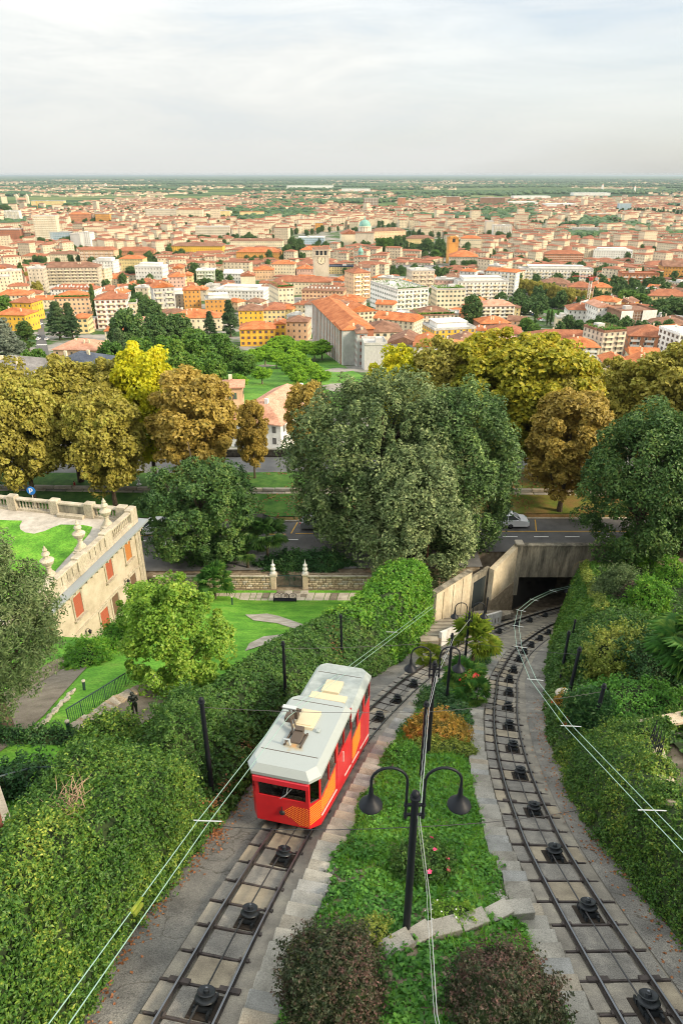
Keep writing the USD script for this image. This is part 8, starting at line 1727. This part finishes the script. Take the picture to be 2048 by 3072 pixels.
TT = [('cedar', 182, 905, 1018, 92, 'broad dark cedar in front of the orange roofs, left half of a pair'), ('cedar', 218, 908, 1015, 72, 'dark cedar right half of the broad pair'), ('cedar', 692, 900, 1010, 66, 'tall dark conifer left of the yellow palace'), ('cedar', 632, 934, 1010, 52, 'shorter dark conifer left of the tall one'),
 ('cedar', 818, 980, 1035, 30, 'small dark spruce in front of the deep yellow house, right one'), ('cedar', 803, 985, 1035, 24, 'small dark spruce in front of the deep yellow house, left one'), ('cypress', 288, 856, 960, 17, 'tall slim cypress left of the white apartment house'), ('cypress', 72, 790, 862, 20, 'dark cypress left of the beige apartments'), ('cypress', 86, 966, 1052, 54, 'broad clipped columnar cypress by the left street'),
 ('blue', 35, 958, 1095, 120, 'large grey blue cedar at the left edge'), ('round', 20, 890, 960, 60, 'dark round tree at the left edge above the yellow houses'), ('round', 128, 1055, 1190, 95, 'feathery pine like tree in front of the slate roofs'), ('autumn', 95, 815, 850, 34, 'reddish tree left of the beige apartments'), ('autumn', 115, 845, 888, 34, 'pale brown tree below the narrow end block'),
 ('dark', 398, 935, 1110, 110, 'dark park tree at the left of the tree mass'), ('round', 345, 1030, 1150, 90, 'park tree before the cream villa'), ('cedar', 372, 985, 1130, 80, 'conifer rising out of the park before the cream villa'), ('round', 440, 1020, 1150, 100, 'bright green park tree with a yellow top'), ('round', 520, 1015, 1150, 110, 'wide light green tree in the centre of the park'), ('round2', 600, 1000, 1140, 110, 'tall green park tree right of the wide one'),
 ('round2', 665, 1000, 1120, 80, 'green park tree at the right end of the tree mass'), ('dark', 480, 945, 1060, 90, 'dark tree behind the light green ones'), ('dark', 540, 945, 1050, 90, 'dark rounded tree below the long orange roof'), ('round', 590, 990, 1080, 80, 'mid green tree under the dark conifers'), ('dark', 440, 1080, 1190, 80, 'drooping olive green tree at the front of the park'), ('round2', 560, 1060, 1190, 110, 'olive green front tree with visible trunk'), ('round2', 640, 1060, 1180, 90, 'olive green front tree at the lawn edge'),
 ('round', 700, 1045, 1120, 80, 'light green tree at the edge of the pine lawn, left'), ('round2', 735, 1060, 1135, 70, 'light green tree at the edge of the pine lawn, right'), ('round', 480, 1060, 1170, 95, 'yellowish green tree low in the middle of the park'),
 ('dark', 425, 880, 960, 60, 'dark street tree right of the white apartment house'), ('dark', 455, 900, 985, 70, 'dark street tree in the tree filled street'), ('dark', 405, 855, 915, 40, 'small dark tree at the head of the tree filled street'), ('round', 350, 1090, 1220, 90, 'green tree at the left front of the park'), ('dark', 590, 790, 850, 30, 'dark tree left of the pale green apartment block'), ('dark', 550, 800, 845, 26, 'dark tree behind the flat beige block'), ('dark', 665, 815, 848, 18, 'dark pointed tree right of the pale green apartments'), ('dark', 395, 800, 840, 34, 'dark tree left of the stepped white villa'),
 ('dark', 878, 712, 772, 34, 'dark cedar left of the clock tower, left one'), ('dark', 900, 716, 770, 30, 'dark cedar left of the clock tower, right one'), ('dark', 862, 735, 778, 30, 'low dark tree left of the clock tower'), ('cedar', 958, 712, 735, 20, 'dark conifer before the pale blue block'), ('round', 1145, 715, 770, 38, 'dark green tree on the square, leftmost'), ('round2', 1165, 712, 772, 34, 'dark green tree on the square, second from the left'), ('dark', 1190, 708, 765, 34, 'dark green tree on the square, third from the left'), ('dark', 1278, 716, 765, 38, 'dark tree in front of the neoclassical palazzo'),
 ('dark', 1318, 718, 775, 36, 'dark tree left of the tan square tower'), ('round', 1305, 750, 780, 34, 'low green tree beside the tan square tower'), ('round', 1105, 755, 785, 40, 'low green tree right of the white bell tower'), ('dark', 1412, 888, 985, 58, 'tall dark green tree below the hotel block'), ('dark', 1440, 1005, 1045, 60, 'green tree right of the yellow apartment block'), ('round', 1575, 955, 1000, 45, 'green tree by the car park, left one'), ('round', 1600, 972, 1005, 40, 'green tree by the car park, right one'),
 ('cypress', 1604, 925, 975, 14, 'cypress by the car park, first of four'), ('cypress', 1640, 930, 975, 10, 'cypress by the car park, second of four'), ('cypress', 1650, 930, 977, 10, 'cypress by the car park, third of four'), ('cypress', 1668, 935, 978, 10, 'cypress by the car park, last of four'), ('cypress', 1560, 900, 935, 12, 'small cypress on the avenue lawn'), ('round', 1875, 872, 930, 70, 'bright green tree group right of the crane, left one'), ('round2', 1912, 880, 930, 60, 'bright green tree group right of the crane, right one'), ('dark', 1975, 900, 965, 70, 'dark green trees at the right edge, left one'), ('dark', 2020, 895, 965, 70, 'dark green trees at the right edge, right one'), ('round', 1965, 925, 960, 40, 'light green tree right of the scaffolding'),
 ('dark', 1845, 815, 842, 24, 'dark tree above the terracotta loggia house'), ('dark', 1975, 830, 858, 30, 'dark tree at the right edge wall'), ('dark', 20, 615, 650, 40, 'dark tree at the far left edge'), ('round', 1735, 960, 985, 30, 'small green tree in front of the white villa'), ('round', 1770, 960, 990, 36, 'small green tree right of the white villa')]
for t_ in TT: tt(*t_)
AV = [(1545, 835, 880), (1568, 838, 885), (1590, 842, 892), (1612, 846, 900), (1634, 850, 905), (1656, 855, 912), (1678, 862, 918), (1720, 868, 920), (1750, 872, 920), (1700, 865, 925)]
for i, (u, vt, vb) in enumerate(AV): tt('autumn', u, vt, vb, 38, f'rust green avenue tree in the row on the right, {ORD2[i]} from the left', 'trees along the distant avenue')
PINES = [(1000, 705), (1080, 740), (940, 760), (870, 800), (690, 850), (780, 830), (970, 830), (1180, 760), (1130, 830), (1240, 745), (1320, 765), (1390, 745), (1080, 880), (1200, 880), (1260, 930), (1130, 950), (840, 990), (1180, 1020), (1380, 1015), (1050, 700), (620, 1065), (1290, 960)]
for i, (x, y_) in enumerate(PINES): u, v = 512 + .3265 * x, 780 + .3265 * y_; tt('pine', u, v, v + (56 if y_ < 960 else 50), 66, f'bright green stone pine on the sloping lawn, {"in the rear rows" if y_ < 800 else "in the middle rows" if y_ < 940 else "in the front row"}, {ORD2[min(13, sum(1 for a, b in PINES[:i] if (b < 800) == (y_ < 800) and (b < 940) == (y_ < 940)))]} one', 'stone pines on the lawn')
# lesser trees scattered through the town, and the woods of the plain
def instancer(name, label, cat, pts, scales, v, f, mt):
    path = numbered(W, name); pi = UsdGeom.PointInstancer.Define(stage, path); put(path + '/tree_shape', (v, f), mt); pi.CreatePrototypesRel().SetTargets([path + '/tree_shape']); n = len(pts)
    pi.CreatePositionsAttr(Vt.Vec3fArray.FromNumpy(np.asarray(pts, np.float32))); pi.CreateScalesAttr(Vt.Vec3fArray.FromNumpy(np.asarray(scales, np.float32))); pi.CreateProtoIndicesAttr(Vt.IntArray.FromNumpy(np.zeros(n, np.int32)))
    a = np.random.default_rng(5).uniform(0, np.pi, n); pi.CreateOrientationsAttr(Vt.QuathArray([Gf.Quath(float(math.cos(x)), 0, 0, float(math.sin(x))) for x in a])); tag(pi.GetPrim(), label, cat, kind='stuff')
v, f = crown(np.random.default_rng(9), (0, 0, 6.5), (4.6, 4.6, 5.6), 130, 1.4, 26, 1.05, up=.6, aspect=.8); pts, scl = [], []
while len(pts) < 3800:
    yy = 440 + 2900 * g8.random() ** 1.15; xx = g8.uniform(-1, 1) * (yy * .56 + 30)
    u, v_ = proj(xx, yy, G(yy)); r_ = 4.0
    if (np.hypot(FA[:, 0] - xx, FA[:, 1] - yy) < FA[:, 2] * .7 + 3).any() or KEEP[0].contains(Point(u, v_)) or KEEP[2].contains(Point(u, v_)): continue
    if fb(np.array([xx * .006, yy * .004, 2.0]), 2, 31) < .47: continue
    s_ = g8.uniform(.5, 1.0); pts.append((xx, yy, G(yy))); scl.append((s_, s_, s_ * g8.uniform(.8, 1.3)))
instancer('town_trees', 'many lesser green trees scattered between the houses of the town', 'trees', pts, scl, v, f, 'dark_tree_leaf')
s = trimesh.creation.icosphere(2); D = np.array(s.vertices); K = 1 + .7 * (fb(D * 2.2 + 4, 3, 3) - .5); V = D * K[:, None] * [1, 1, .8] + [0, 0, .6]; pts, scl = [], []
while len(pts) < 12000:
    yy = 1500 + 20000 * g8.random() ** 2.0; xx = g8.uniform(-1, 1) * (yy * .58 + 60); q_ = np.array([xx * .0009, yy * .0016, 11.0])
    if fb(q_, 3, 51) < (.56 if yy > 3500 else .59): continue
    s_ = g8.uniform(5, 10) * (1 + yy / 9000); pts.append((xx, yy, G(yy))); scl.append((s_ * 1.6, s_, min(s_, 13)))
for (pl, n_) in ((KEEP[8], 420), (KEEP[11], 300)):
    b_ = pl.bounds; c_ = 0
    while c_ < n_:
        u, v_ = g8.uniform(b_[0], b_[2]), g8.uniform(b_[1], b_[3])
        if pl.contains(Point(u, v_)): p = ground_pt(u, v_); s_ = g8.uniform(6, 11); pts.append(tuple(p)); scl.append((s_ * 1.3, s_, s_)); c_ += 1
instancer('distant_woods', 'dark bands of distant trees and woods across the plain', 'woods', pts, scl, V, np.array(s.faces), 'far_leaf')
# ------------------------------------------------------------------ air
M['haze_air'] = usdkit.material(stage, W + '/Looks/haze_air', {'v': ('principled_volume', {'color': (.50, .58, .64), 'density': 3.2e-5, 'anisotropy': .2})}, [], volume='v.volume')
hz = put(numbered(W, 'haze'), MB().box((0, 200000, -62), (900000, 440000, 136.0)), 'haze_air'); tag(hz, 'pale haze over the plain', 'haze', kind='stuff')
